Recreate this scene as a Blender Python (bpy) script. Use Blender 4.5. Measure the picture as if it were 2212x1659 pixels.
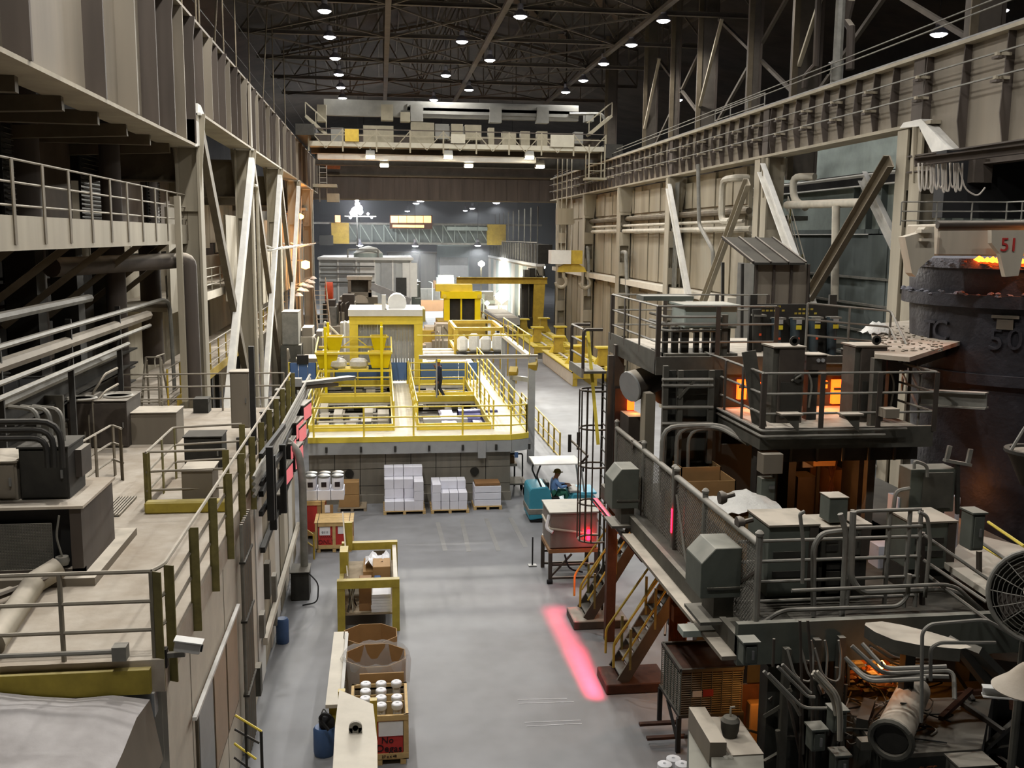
import bpy, bmesh, math, random
from mathutils import Vector, Matrix
random.seed(7)
S = bpy.context.scene
C = S.collection
for o in list(bpy.data.objects):
    bpy.data.objects.remove(o)
# ------------------------------------------------------------------ camera
FPX, YAW, PITCH, ROLL, CAMZ = 2150.0, 0.131268, 0.146580, 0.009250, 9.5
_f = Vector((math.sin(YAW)*math.cos(PITCH), math.cos(YAW)*math.cos(PITCH), -math.sin(PITCH)))
_r = Vector((math.cos(YAW), -math.sin(YAW), 0)); _u = _r.cross(_f)
_r2 = _r*math.cos(ROLL)+_u*math.sin(ROLL); _u2 = -_r*math.sin(ROLL)+_u*math.cos(ROLL)
cd = bpy.data.cameras.new('camera'); cam = bpy.data.objects.new('camera', cd); C.objects.link(cam)
cd.sensor_width = 36.0; cd.lens = 36.0*FPX/2212.0; cd.clip_end = 600; cd.clip_start = .05
m3 = Matrix((_r2, _u2, -_f)).transposed()
cam.matrix_world = Matrix.Translation((0, 0, CAMZ)) @ m3.to_4x4()
S.camera = cam
# ------------------------------------------------------------------ world, exposure
W = bpy.data.worlds.new('hall_air'); S.world = W; W.use_nodes = True
W.node_tree.nodes['Background'].inputs[0].default_value = (.95, .97, 1.0, 1)
W.node_tree.nodes['Background'].inputs[1].default_value = 0.075
vs = S.view_settings
vs.view_transform = 'Standard'; vs.look = 'None'; vs.gamma = 1.0; vs.use_curve_mapping = False
vs.exposure = 0.12
S.cycles.max_bounces = 5; S.cycles.diffuse_bounces = 3; S.cycles.glossy_bounces = 2; S.cycles.volume_bounces = 0; S.cycles.transparent_max_bounces = 6
S.cycles.caustics_reflective = False; S.cycles.caustics_refractive = False; S.cycles.use_adaptive_sampling = True; S.cycles.adaptive_threshold = .08; S.cycles.adaptive_min_samples = 16
HI = 1150.0        # watts of one high-bay roof lamp
FLOOD = 12000.0     # watts of one crane floodlight
# ------------------------------------------------------------------ points seen in the photograph, at a known plane
CP = Vector((0, 0, CAMZ))
def _ray(u, v): return _r2*((u-1106)/FPX) + _u2*((829.5-v)/FPX) + _f
def PX(u, v, x): d = _ray(u, v); return CP + d*(x/d.x)
def PY(u, v, y): d = _ray(u, v); return CP + d*(y/d.y)
def PZ(u, v, z): d = _ray(u, v); return CP + d*((z-CAMZ)/d.z)
# ------------------------------------------------------------------ mesh builder
class M:
    def __init__(s): s.v = []; s.f = []; s.m = []; s.mi = 0
    def add(s, vs, fs):
        b = len(s.v); s.v += [Vector(q) for q in vs]
        for f in fs: s.f.append([b+i for i in f]); s.m.append(s.mi)
        return s
    def box(s, x0, x1, y0, y1, z0, z1):
        return s.add([(x0,y0,z0),(x1,y0,z0),(x1,y1,z0),(x0,y1,z0),(x0,y0,z1),(x1,y0,z1),(x1,y1,z1),(x0,y1,z1)],
                     [(0,3,2,1),(4,5,6,7),(0,1,5,4),(1,2,6,5),(2,3,7,6),(3,0,4,7)])
    def hexa(s, a, b):      # two quads (lists of four points), bottom a and top b
        return s.add(list(a)+list(b), [(0,3,2,1),(4,5,6,7),(0,1,5,4),(1,2,6,5),(2,3,7,6),(3,0,4,7)])
    def frame(s, p, q, up=None):
        p, q = Vector(p), Vector(q); d = (q-p).normalized()
        up = Vector(up) if up is not None else (Vector((0,0,1)) if abs(d.z) < .95 else Vector((0,1,0)))
        a = d.cross(up).normalized(); b = a.cross(d).normalized()
        return p, q, a, b
    def bar(s, p, q, w, h, up=None):
        p, q, a, b = s.frame(p, q, up); a = a*w/2; b = b*h/2
        return s.hexa([p-a-b, p+a-b, p+a+b, p-a+b], [q-a-b, q+a-b, q+a+b, q-a+b])
    def ibeam(s, p, q, w, h, t, up=None):
        p, q, a, b = s.frame(p, q, up)
        for off, ww, hh in ((h/2-t/2, w, t), (-h/2+t/2, w, t), (0, t, h-2*t)):
            x = a*ww/2; y = b*hh/2; o = b*off
            s.hexa([p+o-x-y, p+o+x-y, p+o+x+y, p+o-x+y], [q+o-x-y, q+o+x-y, q+o+x+y, q+o-x+y])
        return s
    def cyl(s, p, q, r0, r1=None, n=12, caps=True):
        r1 = r0 if r1 is None else r1
        p, q, a, b = s.frame(p, q)
        vs = []
        for c, r in ((p, r0), (q, r1)):
            for i in range(n):
                t = 2*math.pi*i/n; vs.append(c + a*(r*math.cos(t)) + b*(r*math.sin(t)))
        fs = [(i, (i+1) % n, n+(i+1) % n, n+i) for i in range(n)]
        if caps: fs += [tuple(range(n-1, -1, -1)), tuple(range(n, 2*n))]
        return s.add(vs, fs)
    def tube(s, pts, r, n=6, bend=0.0):
        pts = [Vector(q) for q in pts]
        if bend > 0 and len(pts) > 2:
            out = [pts[0]]
            for i in range(1, len(pts)-1):
                a, b, c = pts[i-1], pts[i], pts[i+1]
                k = min(bend, (a-b).length*.45, (c-b).length*.45)
                p0 = b+(a-b).normalized()*k; p1 = b+(c-b).normalized()*k
                for j in range(5):
                    t = j/4; out.append(p0*(1-t)**2 + b*2*t*(1-t) + p1*t*t)
            out.append(pts[-1]); pts = out
        rings = []; pa = None
        for i, c in enumerate(pts):
            d = ((pts[i+1]-c) if i < len(pts)-1 else Vector((0,0,0)))
            e = ((c-pts[i-1]) if i > 0 else Vector((0,0,0)))
            t = (d.normalized()+e.normalized())
            t = t.normalized() if t.length > 1e-6 else (d if d.length else e).normalized()
            if pa is None:
                up = Vector((0,0,1)) if abs(t.z) < .9 else Vector((0,1,0)); a = t.cross(up).normalized()
            else:
                a = (pa - t*pa.dot(t)); a = a.normalized() if a.length > 1e-6 else t.orthogonal().normalized()
            pa = a; b = t.cross(a)
            rings.append([c + a*(r*math.cos(2*math.pi*k/n)) + b*(r*math.sin(2*math.pi*k/n)) for k in range(n)])
        vs = [q for rg in rings for q in rg]; fs = []
        for i in range(len(rings)-1):
            for k in range(n): fs.append((i*n+k, i*n+(k+1) % n, (i+1)*n+(k+1) % n, (i+1)*n+k))
        fs += [tuple(range(n-1, -1, -1)), tuple(range((len(rings)-1)*n, len(rings)*n))]
        return s.add(vs, fs)
    def lathe(s, c, prof, n=24, axis='z', a0=0.0, a1=2*math.pi):
        c = Vector(c); full = abs(a1-a0-2*math.pi) < 1e-6; k = n if full else n+1; vs = []
        for r, z in prof:
            for i in range(k):
                t = a0+(a1-a0)*i/n
                q = Vector((r*math.cos(t), r*math.sin(t), z))
                if axis == 'y': q = Vector((q.x, q.z, q.y))
                if axis == 'x': q = Vector((q.z, q.x, q.y))
                vs.append(c+q)
        fs = []
        for j in range(len(prof)-1):
            for i in range(n if full else n):
                i2 = (i+1) % k
                fs.append((j*k+i, j*k+i2, (j+1)*k+i2, (j+1)*k+i))
        if full:
            if prof[0][0] > 1e-4: fs.append(tuple(range(k-1, -1, -1)))
            if prof[-1][0] > 1e-4: fs.append(tuple(range((len(prof)-1)*k, len(prof)*k)))
        return s.add(vs, fs)
    def prism(s, poly, ext):
        poly = [Vector(q) for q in poly]; e = Vector(ext); n = len(poly)
        return s.add(poly+[q+e for q in poly], [tuple(range(n-1, -1, -1)), tuple(range(n, 2*n))]+[(i, (i+1) % n, n+(i+1) % n, n+i) for i in range(n)])
    def sheet(s, grid):     # grid of rows of points
        nr, nc = len(grid), len(grid[0])
        return s.add([q for r in grid for q in r], [(j*nc+i, j*nc+i+1, (j+1)*nc+i+1, (j+1)*nc+i) for j in range(nr-1) for i in range(nc-1)])
ORG = {}
def ob(name, mb, mat, parent=None, label=None, cat=None, group=None, kind=None, smooth=False, bevel=0):
    me = bpy.data.meshes.new(name)
    if parent is None:
        xs = [q.x for q in mb.v]; ys = [q.y for q in mb.v]; zs = [q.z for q in mb.v]
        o0 = Vector(((min(xs)+max(xs))/2, (min(ys)+max(ys))/2, min(zs)))
    else: o0 = ORG[parent]
    me.from_pydata([q-o0 for q in mb.v], [], mb.f)
    mats = mat if isinstance(mat, (list, tuple)) else [mat]
    for k in mats: me.materials.append(MAT(k))
    if len(mats) > 1: me.polygons.foreach_set('material_index', mb.m)
    bm = bmesh.new(); bm.from_mesh(me)
    bmesh.ops.recalc_face_normals(bm, faces=bm.faces)
    if bevel: bmesh.ops.bevel(bm, geom=list(bm.edges), offset=bevel, segments=1, affect='EDGES', profile=.7)
    bm.to_mesh(me); bm.free()
    if smooth:
        me.shade_smooth()
        try: me.set_sharp_from_angle(angle=math.radians(40))
        except Exception: pass
    o = bpy.data.objects.new(name, me); C.objects.link(o)
    ORG[o] = o0
    if parent is None: o.location = o0
    else: o.parent = parent
    tag(o, label, cat, group, kind)
    return o
def tag(o, label=None, cat=None, group=None, kind=None):
    if label: o['label'] = label
    if cat: o['category'] = cat
    if group: o['group'] = group
    if kind: o['kind'] = kind
    return o
def thing(name, label, cat, loc, group=None, kind=None):
    o = bpy.data.objects.new(name, None); C.objects.link(o); o.location = loc; o.empty_display_size = .2
    ORG[o] = Vector(loc)
    return tag(o, label, cat, group, kind)
def bx(name, mat, par, x0, x1, y0, y1, z0, z1, bevel=0, **k): return ob(name, M().box(min(x0,x1), max(x0,x1), min(y0,y1), max(y0,y1), min(z0,z1), max(z0,z1)), mat, par, bevel=bevel, **k)
def br(name, mat, par, p, q, w, h, up=None, **k): return ob(name, M().bar(p, q, w, h, up), mat, par, **k)
def tb(name, mat, par, pts, r, n=6, bend=0, **k): return ob(name, M().tube(pts, r, n, bend), mat, par, smooth=True, **k)
def cy(name, mat, par, p, q, r0, r1=None, n=14, **k): return ob(name, M().cyl(p, q, r0, r1, n), mat, par, smooth=True, **k)
def ib(name, mat, par, p, q, w, h, t, up=None, **k): return ob(name, M().ibeam(p, q, w, h, t, up), mat, par, **k)
def copy_tree(o, off, label=None):
    def rec(a, par):
        c = a.copy(); C.objects.link(c); c.parent = par
        ORG[c] = ORG[a]+Vector(off)
        for ch in a.children: rec(ch, c)
        return c
    c = rec(o, None); c.location = o.location+Vector(off)
    if label: c['label'] = label
    return c
def text(name, s, size, mat, par, loc, right, up, ext=.006, align='CENTER'):
    cu = bpy.data.curves.new(name, 'FONT'); cu.body = s; cu.size = size; cu.extrude = ext; cu.align_x = align; cu.align_y = 'CENTER'; cu.resolution_u = 3
    t = bpy.data.objects.new(name+'_curve', cu); C.objects.link(t)
    me = bpy.data.meshes.new_from_object(t); bpy.data.objects.remove(t); bpy.data.curves.remove(cu)
    me.name = name; me.materials.clear(); me.materials.append(MAT(mat))
    r = Vector(right).normalized(); u = Vector(up).normalized(); n = r.cross(u)
    me.transform(Matrix((r, u, n)).transposed().to_4x4())
    o = bpy.data.objects.new(name, me); C.objects.link(o)
    o.parent = par; o.location = Vector(loc)-(ORG[par] if par else Vector()); ORG[o] = Vector(loc)
    return o
# ------------------------------------------------------------------ materials
def lin(c):
    if isinstance(c, str): c = tuple(int(c[i:i+2], 16)/255 for i in (0, 2, 4))
    return tuple(x/12.92 if x <= .04045 else ((x+.055)/1.055)**2.4 for x in c)+(1,)
_MC = {}; _DEF = {}
def defm(name, col, rough=.7, metal=0, var=.25, scale=3.0, dust=0.0, dcol='d6cbb8', emit=None, es=0, col2=None, bump=0.0, streak=False, alpha=1.0, trans=0, spec=.4):
    _DEF[name] = dict(col=col, rough=rough, metal=metal, var=var, scale=scale, dust=dust, dcol=dcol, emit=emit, es=es, col2=col2, bump=bump, streak=streak, alpha=alpha, trans=trans, spec=spec)
def MAT(name):
    if name in _MC: return _MC[name]
    d = _DEF[name]; m = bpy.data.materials.new(name); m.use_nodes = True; nt = m.node_tree; N = nt.nodes; L = nt.links
    b = N['Principled BSDF']; b.inputs['Roughness'].default_value = d['rough']; b.inputs['Metallic'].default_value = d['metal']
    b.inputs['Specular IOR Level'].default_value = d['spec']
    c1 = lin(d['col']); v = d['var']
    c2 = lin(d['col2']) if d['col2'] else tuple(x*(1-v) for x in c1[:3])+(1,)
    tc = N.new('ShaderNodeTexCoord'); mp = N.new('ShaderNodeMapping'); ge = N.new('ShaderNodeNewGeometry')
    L.new(ge.outputs['Position'], mp.inputs[0])
    if d['streak']: mp.inputs['Scale'].default_value = (1, 1, .12)
    n1 = N.new('ShaderNodeTexNoise'); n1.inputs['Scale'].default_value = d['scale']; n1.inputs['Detail'].default_value = 3.5; n1.inputs['Roughness'].default_value = .65
    L.new(mp.outputs[0], n1.inputs['Vector'])
    rp = N.new('ShaderNodeValToRGB'); rp.color_ramp.elements[0].position = .35; rp.color_ramp.elements[1].position = .68
    rp.color_ramp.elements[0].color = c2; rp.color_ramp.elements[1].color = c1
    L.new(n1.outputs['Fac'], rp.inputs[0]); out = rp.outputs[0]
    if d['dust'] > 0:    # settled dust on upward faces
        sx = N.new('ShaderNodeSeparateXYZ'); L.new(ge.outputs['Normal'], sx.inputs[0])
        mr = N.new('ShaderNodeMapRange'); mr.inputs[1].default_value = .35; mr.inputs[2].default_value = .9; L.new(sx.outputs['Z'], mr.inputs[0])
        n2 = N.new('ShaderNodeTexNoise'); n2.inputs['Scale'].default_value = 1.7; n2.inputs['Detail'].default_value = 3; L.new(ge.outputs['Position'], n2.inputs['Vector'])
        m2 = N.new('ShaderNodeMapRange'); m2.inputs[1].default_value = .3; m2.inputs[2].default_value = .55; m2.inputs[3].default_value = .55; L.new(n2.outputs['Fac'], m2.inputs[0])
        mu = N.new('ShaderNodeMath'); mu.operation = 'MULTIPLY'; L.new(mr.outputs[0], mu.inputs[0]); L.new(m2.outputs[0], mu.inputs[1])
        mu2 = N.new('ShaderNodeMath'); mu2.operation = 'MULTIPLY'; mu2.inputs[1].default_value = d['dust']; L.new(mu.outputs[0], mu2.inputs[0])
        mx = N.new('ShaderNodeMix'); mx.data_type = 'RGBA'; L.new(mu2.outputs[0], mx.inputs[0]); L.new(out, mx.inputs[6]); mx.inputs[7].default_value = lin(d['dcol']); out = mx.outputs[2]
    L.new(out, b.inputs['Base Color'])
    if d['bump'] > 0:
        n3 = N.new('ShaderNodeTexNoise'); n3.inputs['Scale'].default_value = d['scale']*5; n3.inputs['Detail'].default_value = 4; L.new(ge.outputs['Position'], n3.inputs['Vector'])
        bp = N.new('ShaderNodeBump'); bp.inputs['Strength'].default_value = d['bump']; bp.inputs['Distance'].default_value = .03; L.new(n3.outputs['Fac'], bp.inputs['Height']); L.new(bp.outputs[0], b.inputs['Normal'])
    if d['emit']:
        b.inputs['Emission Color'].default_value = lin(d['emit']); b.inputs['Emission Strength'].default_value = d['es']
    if d['alpha'] < 1: b.inputs['Alpha'].default_value = d['alpha']
    if d['trans']: b.inputs['Transmission Weight'].default_value = d['trans']
    _MC[name] = m; return m
defm('concrete', '909193', .68, var=.16, scale=.35, col2='7a7a7b', spec=.25)
defm('dusty_roof', 'c4baaa', .95, var=.2, scale=1.2, col2='aa9c89', bump=.25)
defm('ash', 'c9c4c0', .95, var=.15, scale=1.5, col2='b0aaa6', bump=.25)
defm('crane_cream', '8f8874', .75, var=.2, scale=1.5, dust=.3, dcol='a9a290')
defm('crane_pale', 'a8a392', .75, var=.15, scale=1.5)
defm('crane_grey', '7c7b74', .7, var=.2, scale=1.5)
defm('crumpled', 'dedbd2', .5, var=.15, scale=5, bump=.6)
defm('girder', '857c6d', .75, var=.3, scale=.7, streak=True, dust=.9)
defm('girder_dark', '574e46', .8, var=.35, scale=1.2, streak=True, dust=.9)  # darker girder tone; shade of the camera-facing stiffeners is put into its colour
defm('beige_steel', 'a59c88', .8, var=.25, scale=1.1, streak=True, dust=.9)
defm('brown_steel', '6b604d', .8, var=.3, scale=1.5, dust=.8)
defm('white_brace', 'e6e3da', .8, var=.2, scale=1.6)
defm('panel_wall', 'a79d87', .85, var=.35, scale=.6, streak=True, dust=.8)
defm('green_wall', '6d7571', .8, var=.3, scale=.9, streak=True, dust=.6)
defm('dark_wall', '33302c', .9, var=.5, scale=.5)
defm('roof_dark', '463f38', .9, var=.5, scale=.4)
defm('truss', '5d564d', .85, var=.3, scale=1)
defm('mach', '55534a', .75, var=.35, scale=2.5, dust=.75, dcol='a8a192')
defm('mach_dark', '35332d', .8, var=.4, scale=2.5, dust=.5, dcol='7d776b')
defm('mach_green', '5d6259', .7, var=.25, scale=2.0, dust=.8, dcol='aaa698')
defm('mach_brown', '4a423a', .75, var=.3, scale=2.0, dust=.8, dcol='b4ab9c')
defm('pipe_grey', '85837a', .65, var=.3, scale=3, dust=.8, dcol='b2ab9d')
defm('pipe_light', 'b9b2a1', .75, var=.25, scale=2, dust=.8)
defm('rail_left', '8d8574', .7, var=.3, scale=3, dust=.7)
defm('post_olive', '7d7442', .75, var=.35, scale=4, dust=.4)
defm('olive_yellow', 'b5a23f', .7, var=.25, scale=3, dust=.25)
defm('yellow', 'ecd34a', .55, var=.12, scale=2, dust=.25, dcol='fff6c8')
defm('yellow_dull', 'bfa23a', .6, var=.25, scale=2.5, dust=.35, dcol='e6d9a8')
defm('bright_yellow', 'f6dc00', .5, var=.08, scale=2)
defm('grey_paint', 'a7a8a6', .6, var=.15, scale=2, dust=.3)
defm('platform_deck', 'e9e3cf', .8, var=.15, scale=2)
defm('pit_wall', '8f897c', .85, var=.3, scale=1.5, streak=True)
defm('blue_panel', '5573a3', .6, var=.12, scale=1.2)
defm('white_paint', 'dcdad3', .6, var=.1, scale=2)
defm('offwhite', 'cfc7b6', .7, var=.12, scale=2)
defm('white_box', 'e8e8f0', .8, var=.05, scale=3)
defm('paper', 'f0f0f2', .8, var=.05, scale=5)
defm('kraft', 'a88455', .85, var=.15, scale=2)
defm('kraft_dark', '8f6a43', .85, var=.15, scale=2)
defm('wood', 'd2b27a', .8, var=.2, scale=6)
defm('wood_grey', 'a3937a', .85, var=.25, scale=5)
defm('red_sign', 'c03a36', .6, var=.1, scale=4)
defm('ink', '26181c', .7, var=.1)
defm('marker_red', '6e1d24', .8, var=.1)
defm('teal', '3f93a8', .45, var=.1, scale=3)
defm('sky_teal', '5cb4d2', .4, var=.08, scale=3)
defm('rubber', '1b1b1c', .8, var=.2)
defm('black_metal', '232220', .65, var=.3, scale=3)
defm('iron', '3a3834', .7, metal=.2, var=.35, scale=2.5, dust=.6, dcol='8a857b')
defm('steel', '8b8b88', .45, metal=.5, var=.2, scale=3)
defm('ladle', '3c3b40', .6, metal=.15, var=.35, scale=2.2, bump=.5, dust=.35, dcol='77777c')
defm('ladle_crust', '85858c', .85, var=.35, scale=6, bump=1.0)
defm('hook_cream', 'c3b9a6', .8, var=.25, scale=1.5, streak=True, dust=.5)
defm('rust', '50301f', .85, var=.4, scale=4)
defm('rust_orange', '8a4a20', .8, var=.3, scale=4)
defm('hot', 'ff6a1a', .6, emit='ff4a10', es=5, var=.5, scale=6)
defm('hot_metal', '3a1006', .6, emit='ff5a14', es=14, var=.3)
defm('lamp_glass', 'ffffff', .3, emit='f4f2ff', es=60, var=0)
defm('flood_glass', 'ffffff', .3, emit='fff4d8', es=40, var=0)
defm('sodium', 'ffb060', .4, emit='ff9a3c', es=25, var=0)
defm('orange_window', 'ffd9a0', .4, emit='ffb45c', es=1.9, var=.05, scale=1)
defm('lamp_housing', '8a8a92', .4, metal=.4, var=.1)
defm('led_red', 'e08a8e', .5, emit='ff7a80', es=.5, var=.25, scale=7)
defm('red_lamp', 'ff2030', .4, emit='ff1028', es=14, var=0)
defm('glass_dark', '3a3026', .15, var=.2, spec=.6)
defm('brown_pane', 'ab9072', .4, var=.15, scale=2)
defm('mesh_dark', '4a463f', .8, var=.3, dust=.3)
defm('louvre', '4a453d', .8, var=.3, scale=2)
defm('blue_bin', '45618c', .5, var=.15)
defm('red_drum', 'a02028', .5, var=.25)
defm('orange_fan', 'e0552a', .6, var=.2)
defm('plastic', 'dfe2e2', .25, var=.1, alpha=.32, spec=.6)
defm('wrap', 'c9c0b4', .2, var=.2, scale=6, alpha=.35, spec=.7)
defm('shirt', '7fa6dc', .9, var=.15, scale=6)
defm('trousers', '3d7d68', .9, var=.15, scale=6)
defm('coverall', '2c3142', .9, var=.2, scale=6)
defm('skin', '8a5c42', .6, var=.1)
defm('hair', '1c1512', .8, var=.1)
defm('hat', 'e8cf2a', .35, var=.05)
defm('cap', '6b5a20', .8, var=.1)
defm('scrub', '3f8c86', .9, var=.15)
defm('boot', '1d1a18', .7, var=.1)
defm('slag', '5a5248', .95, var=.5, scale=3, bump=1.0, dust=.4)
defm('tan_roof', '5a4a3a', .9, var=.4, scale=.8)
defm('rope_white', 'cfc8bb', .8, var=.15)
defm('seafoam', '9aa49c', .7, var=.15, scale=2, dust=.6)
defm('tag_yellow', 'd8c832', .7, var=.05)
defm('tag_orange', 'e0582c', .7, var=.05)
defm('tyre_mark', '8b8a87', .6, var=.1)
# ================================================================== setting
ORD = ['first', 'second', 'third', 'fourth', 'fifth', 'sixth', 'seventh', 'eighth', 'ninth', 'tenth', 'eleventh', 'twelfth', 'thirteenth', 'fourteenth', 'fifteenth', 'sixteenth']
fl = bx('floor', 'concrete', None, -14, 32, -30, 236, -.3, 0, kind='structure', label='pale grey concrete shop floor')
for (a, b, w) in (((945,1128),(962,1190),.14), ((997,1122),(1013,1192),.14), ((1050,1120),(1077,1190),.14), ((1102,1118),(1136,1182),.16)):
    p, q = PZ(*a, 0), PZ(*b, 0)
    br('tyre_mark', 'tyre_mark', fl, (p.x, p.y, .002), (q.x, q.y, .002), w, .004)
for (a, b) in (((1118,1512),(1225,1509)), ((1120,1520),(1240,1516)), ((1133,1561),(1255,1556)), ((1137,1569),(1257,1563))):
    p, q = PZ(*a, 0), PZ(*b, 0)
    br('scrape_line', 'paper', fl, (p.x, p.y, .003), (q.x, q.y, .003), .012, .004)
bx('wall_left', 'dark_wall', None, -14.3, -14, -30, 236, 0, 26, kind='structure', label='dark outer wall behind the walkway')
bx('wall_right', 'dark_wall', None, 32, 32.3, -30, 236, 0, 26, kind='structure', label='dark outer wall of the far aisle')
bx('wall_back', 'dark_wall', None, -14, 32, 236, 236.3, 0, 27, kind='structure', label='distant dark end wall of the hall')
bx('wall_rear', 'dark_wall', None, -14, 32, -30.3, -30, 0, 27, kind='structure', label='dark end wall behind the viewpoint')
RIDGE = 5.0
def roofz(x): return 27.5 - abs(x-RIDGE)*.22
ce = ob('ceiling', M().prism([(-14, -30, roofz(-14)), (RIDGE, -30, roofz(RIDGE)), (32, -30, roofz(32)), (32, -30, roofz(32)+.2), (RIDGE, -30, roofz(RIDGE)+.2), (-14, -30, roofz(-14)+.2)], (0, 266, 0)), 'roof_dark', None, kind='structure', label='dark pitched sheet roof over the hall')
for i in range(19):
    x = -8+i*1.6
    br('purlin', 'truss', ce, (x, 30, roofz(x)-.12), (x, 110, roofz(x)-.12), .12, .22)
for i in range(14):
    for j in range(3):
        x = 9+i % 5*1.7+j*.3; y = 46+i*2.6+j*.7
        br('deck_board', 'tan_roof', ce, (x, y, roofz(x)-.26), (x+.5, y+1.1, roofz(x+.5)-.26), .5, .03)
# ------------------------------------------------------------------ roof trusses and bracing
TY = [36, 44.5, 53, 61.5, 70, 78.5, 87]
tr0 = None
for k, y in enumerate(TY):
    t = thing('roof_truss', 'dark steel roof truss, %s from the front of those spanning the hall' % ORD[k], 'truss', (RIDGE, y, 21.2), 'roof trusses over the hall')
    ib('bottom_chord', 'truss', t, (-8, y, 21.2), (20, y, 21.2), .25, .25, .03)
    for a, b in ((-8, RIDGE), (RIDGE, 20)): br('top_chord', 'truss', t, (a, y, roofz(a)-.25), (b, y, roofz(b)-.25), .22, .22)
    xs = [-8+2.8*i for i in range(11)]
    for i in range(10):
        a, b = xs[i], xs[i+1]
        if i % 2 == 0: p, q = (a, y, 21.2), (b, y, roofz(b)-.3)
        else: p, q = (a, y, roofz(a)-.3), (b, y, 21.2)
        br('web_member', 'truss', t, p, q, .1, .1)
        br('web_post', 'truss', t, (b, y, 21.2), (b, y, roofz(b)-.3), .08, .08)
for i, x in enumerate((.5, 6.4, 14.3)):
    br('longitudinal_tie', 'truss', None, (x, 36, 21.0), (x, 92, 21.0), .3, .18, label='long dark roof tie running down the hall, %s from the left' % ORD[i], cat='tie beam', group='longitudinal roof ties')
k = 0
for i in range(6):
    for (a, b) in ((.5, 6.4), (6.4, 14.3), (-7.5, .5)):
        t = thing('plan_brace', 'thin crossed dark rods in the roof bay %s from the front, %s of three across' % (ORD[i], ORD[(1, 2, 0)[((.5, 6.4), (6.4, 14.3), (-7.5, .5)).index((a, b))]]), 'bracing', ((a+b)/2, TY[i], 21.1), 'crossed roof bracing')
        br('rod', 'truss', t, (a, TY[i], 21.1), (b, TY[i+1], 21.1), .09, .09)
        br('rod', 'truss', t, (b, TY[i], 21.06), (a, TY[i+1], 21.06), .09, .09)
# ------------------------------------------------------------------ high-bay lamps
def spot(name, par, loc, W_, col, size=150, blend=.6, rad=.25, aim=(0, 0, -1)):
    l = bpy.data.lights.new(name, 'SPOT'); l.energy = W_; l.color = col; l.spot_size = math.radians(size); l.spot_blend = blend; l.shadow_soft_size = rad
    o = bpy.data.objects.new(name, l); C.objects.link(o); o.parent = par
    o.location = Vector(loc)-(ORG[par] if par else Vector()); o.rotation_euler = Vector(aim).to_track_quat('-Z', 'Y').to_euler()
    return o
def point(name, par, loc, W_, col, rad=.15):
    l = bpy.data.lights.new(name, 'POINT'); l.energy = W_; l.color = col; l.shadow_soft_size = rad
    o = bpy.data.objects.new(name, l); C.objects.link(o); o.parent = par; o.location = Vector(loc)-(ORG[par] if par else Vector())
    return o
def highbay(p, label, W_=HI, sc=1.0, top=21.1, col=(1.0, .975, .935), group='high-bay lamps under the roof'):
    p = Vector(p); t = thing('highbay_lamp', label, 'lamp', p, group)
    ob('reflector', M().lathe(p, [(.36*sc, 0), (.37*sc, .02), (.30*sc, .16*sc), (.16*sc, .30*sc), (.13*sc, .34*sc)], 14), 'lamp_housing', t, smooth=True)
    ob('lens', M().lathe(p+Vector((0, 0, -.06*sc)), [(.02, -.05*sc), (.2*sc, -.03*sc), (.33*sc, .05*sc)], 14), 'lamp_glass', t, smooth=True)
    ob('ballast', M().lathe(p+Vector((0, 0, .34*sc)), [(.13*sc, 0), (.15*sc, .04), (.15*sc, .26*sc), (.05*sc, .32*sc)], 10), 'lamp_housing', t, smooth=True)
    cy('hanger', 'black_metal', t, p+Vector((0, 0, .6*sc)), (p.x, p.y, roofz(p.x)+.02), .018, n=5)
    if W_: spot('bulb', t, p+Vector((0, 0, -.3*sc)), W_, col, 165, .4)
    return t
LZ = 20.5
n = 0
for i, (u, v) in enumerate(((701,24),(712,80),(724,126),(732,161),(736,189),(740,212))):
    highbay(PZ(u, v, LZ), 'glowing white high-bay lamp in the left row under the roof, %s from the top' % ORD[i])
for i, (u, v) in enumerate(((1124,36),(998,90),(1058,130),(963,163),(1013,194),(937,216))):
    highbay(PZ(u, v, LZ), 'glowing white high-bay lamp of the staggered middle row, %s from the top' % ORD[i])
for i, (u, v) in enumerate(((1433,45),(1364,97),(1304,138),(1260,174),(1222,199))):
    highbay(PZ(u, v, LZ), 'glowing white high-bay lamp in the right row under the roof, %s from the top' % ORD[i])
for i, y in enumerate((42, 31, 20, 9)):      # the same rows run on towards and over the viewpoint
    for j, x in enumerate((-2.7, 6.0, 14.4)):
        highbay((x, y, LZ), 'high-bay lamp above the picture, %s row, %s nearer than the visible ones' % (('left', 'middle', 'right')[j], ORD[i]), W_=HI*(2.3, .95, .6)[j])
for i, (x, y) in enumerate(((-1.5, 100), (6, 100), (13, 100))):  # unseen lamps added to brighten the far part of the hall
    highbay((x, y, 19.0), 'added fill lamp just beyond the dark cross girder, %s from the left' % ORD[i], W_=HI*2.2)
for i, (u, v, z) in enumerate(((2158,24,19),(2028,74,19),(1465,216,19))):
    p = PX(u, v, 25.0)
    highbay(p, ('small bright lamp at the top right corner beyond the columns', 'dim oval lamp between the upper columns at right', 'small lamp above the crane girder beyond its far end')[i], W_=500, sc=1.1, top=p.z+2.0, group='lamps of the next aisle')
FL = [(908,433,1.5),(899,439,1.1),(1072,438,1.3),(1087,434,1.0),(1020,450,1.1),(1005,455,.9),(880,456,1.0),(771,431,.9)]
for i, (u, v, s_) in enumerate(FL):
    p = PY(u, v, 140+i*6)
    highbay(p, 'small far lamp below the dark cross beam, %s from the left' % ORD[[3, 2, 6, 7, 5, 4, 1, 0][i]], W_=2500 if i % 2 == 0 else 0, sc=s_*1.25, top=p.z+2.5, col=(.92, .96, 1), group='lamps of the far hall')
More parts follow.
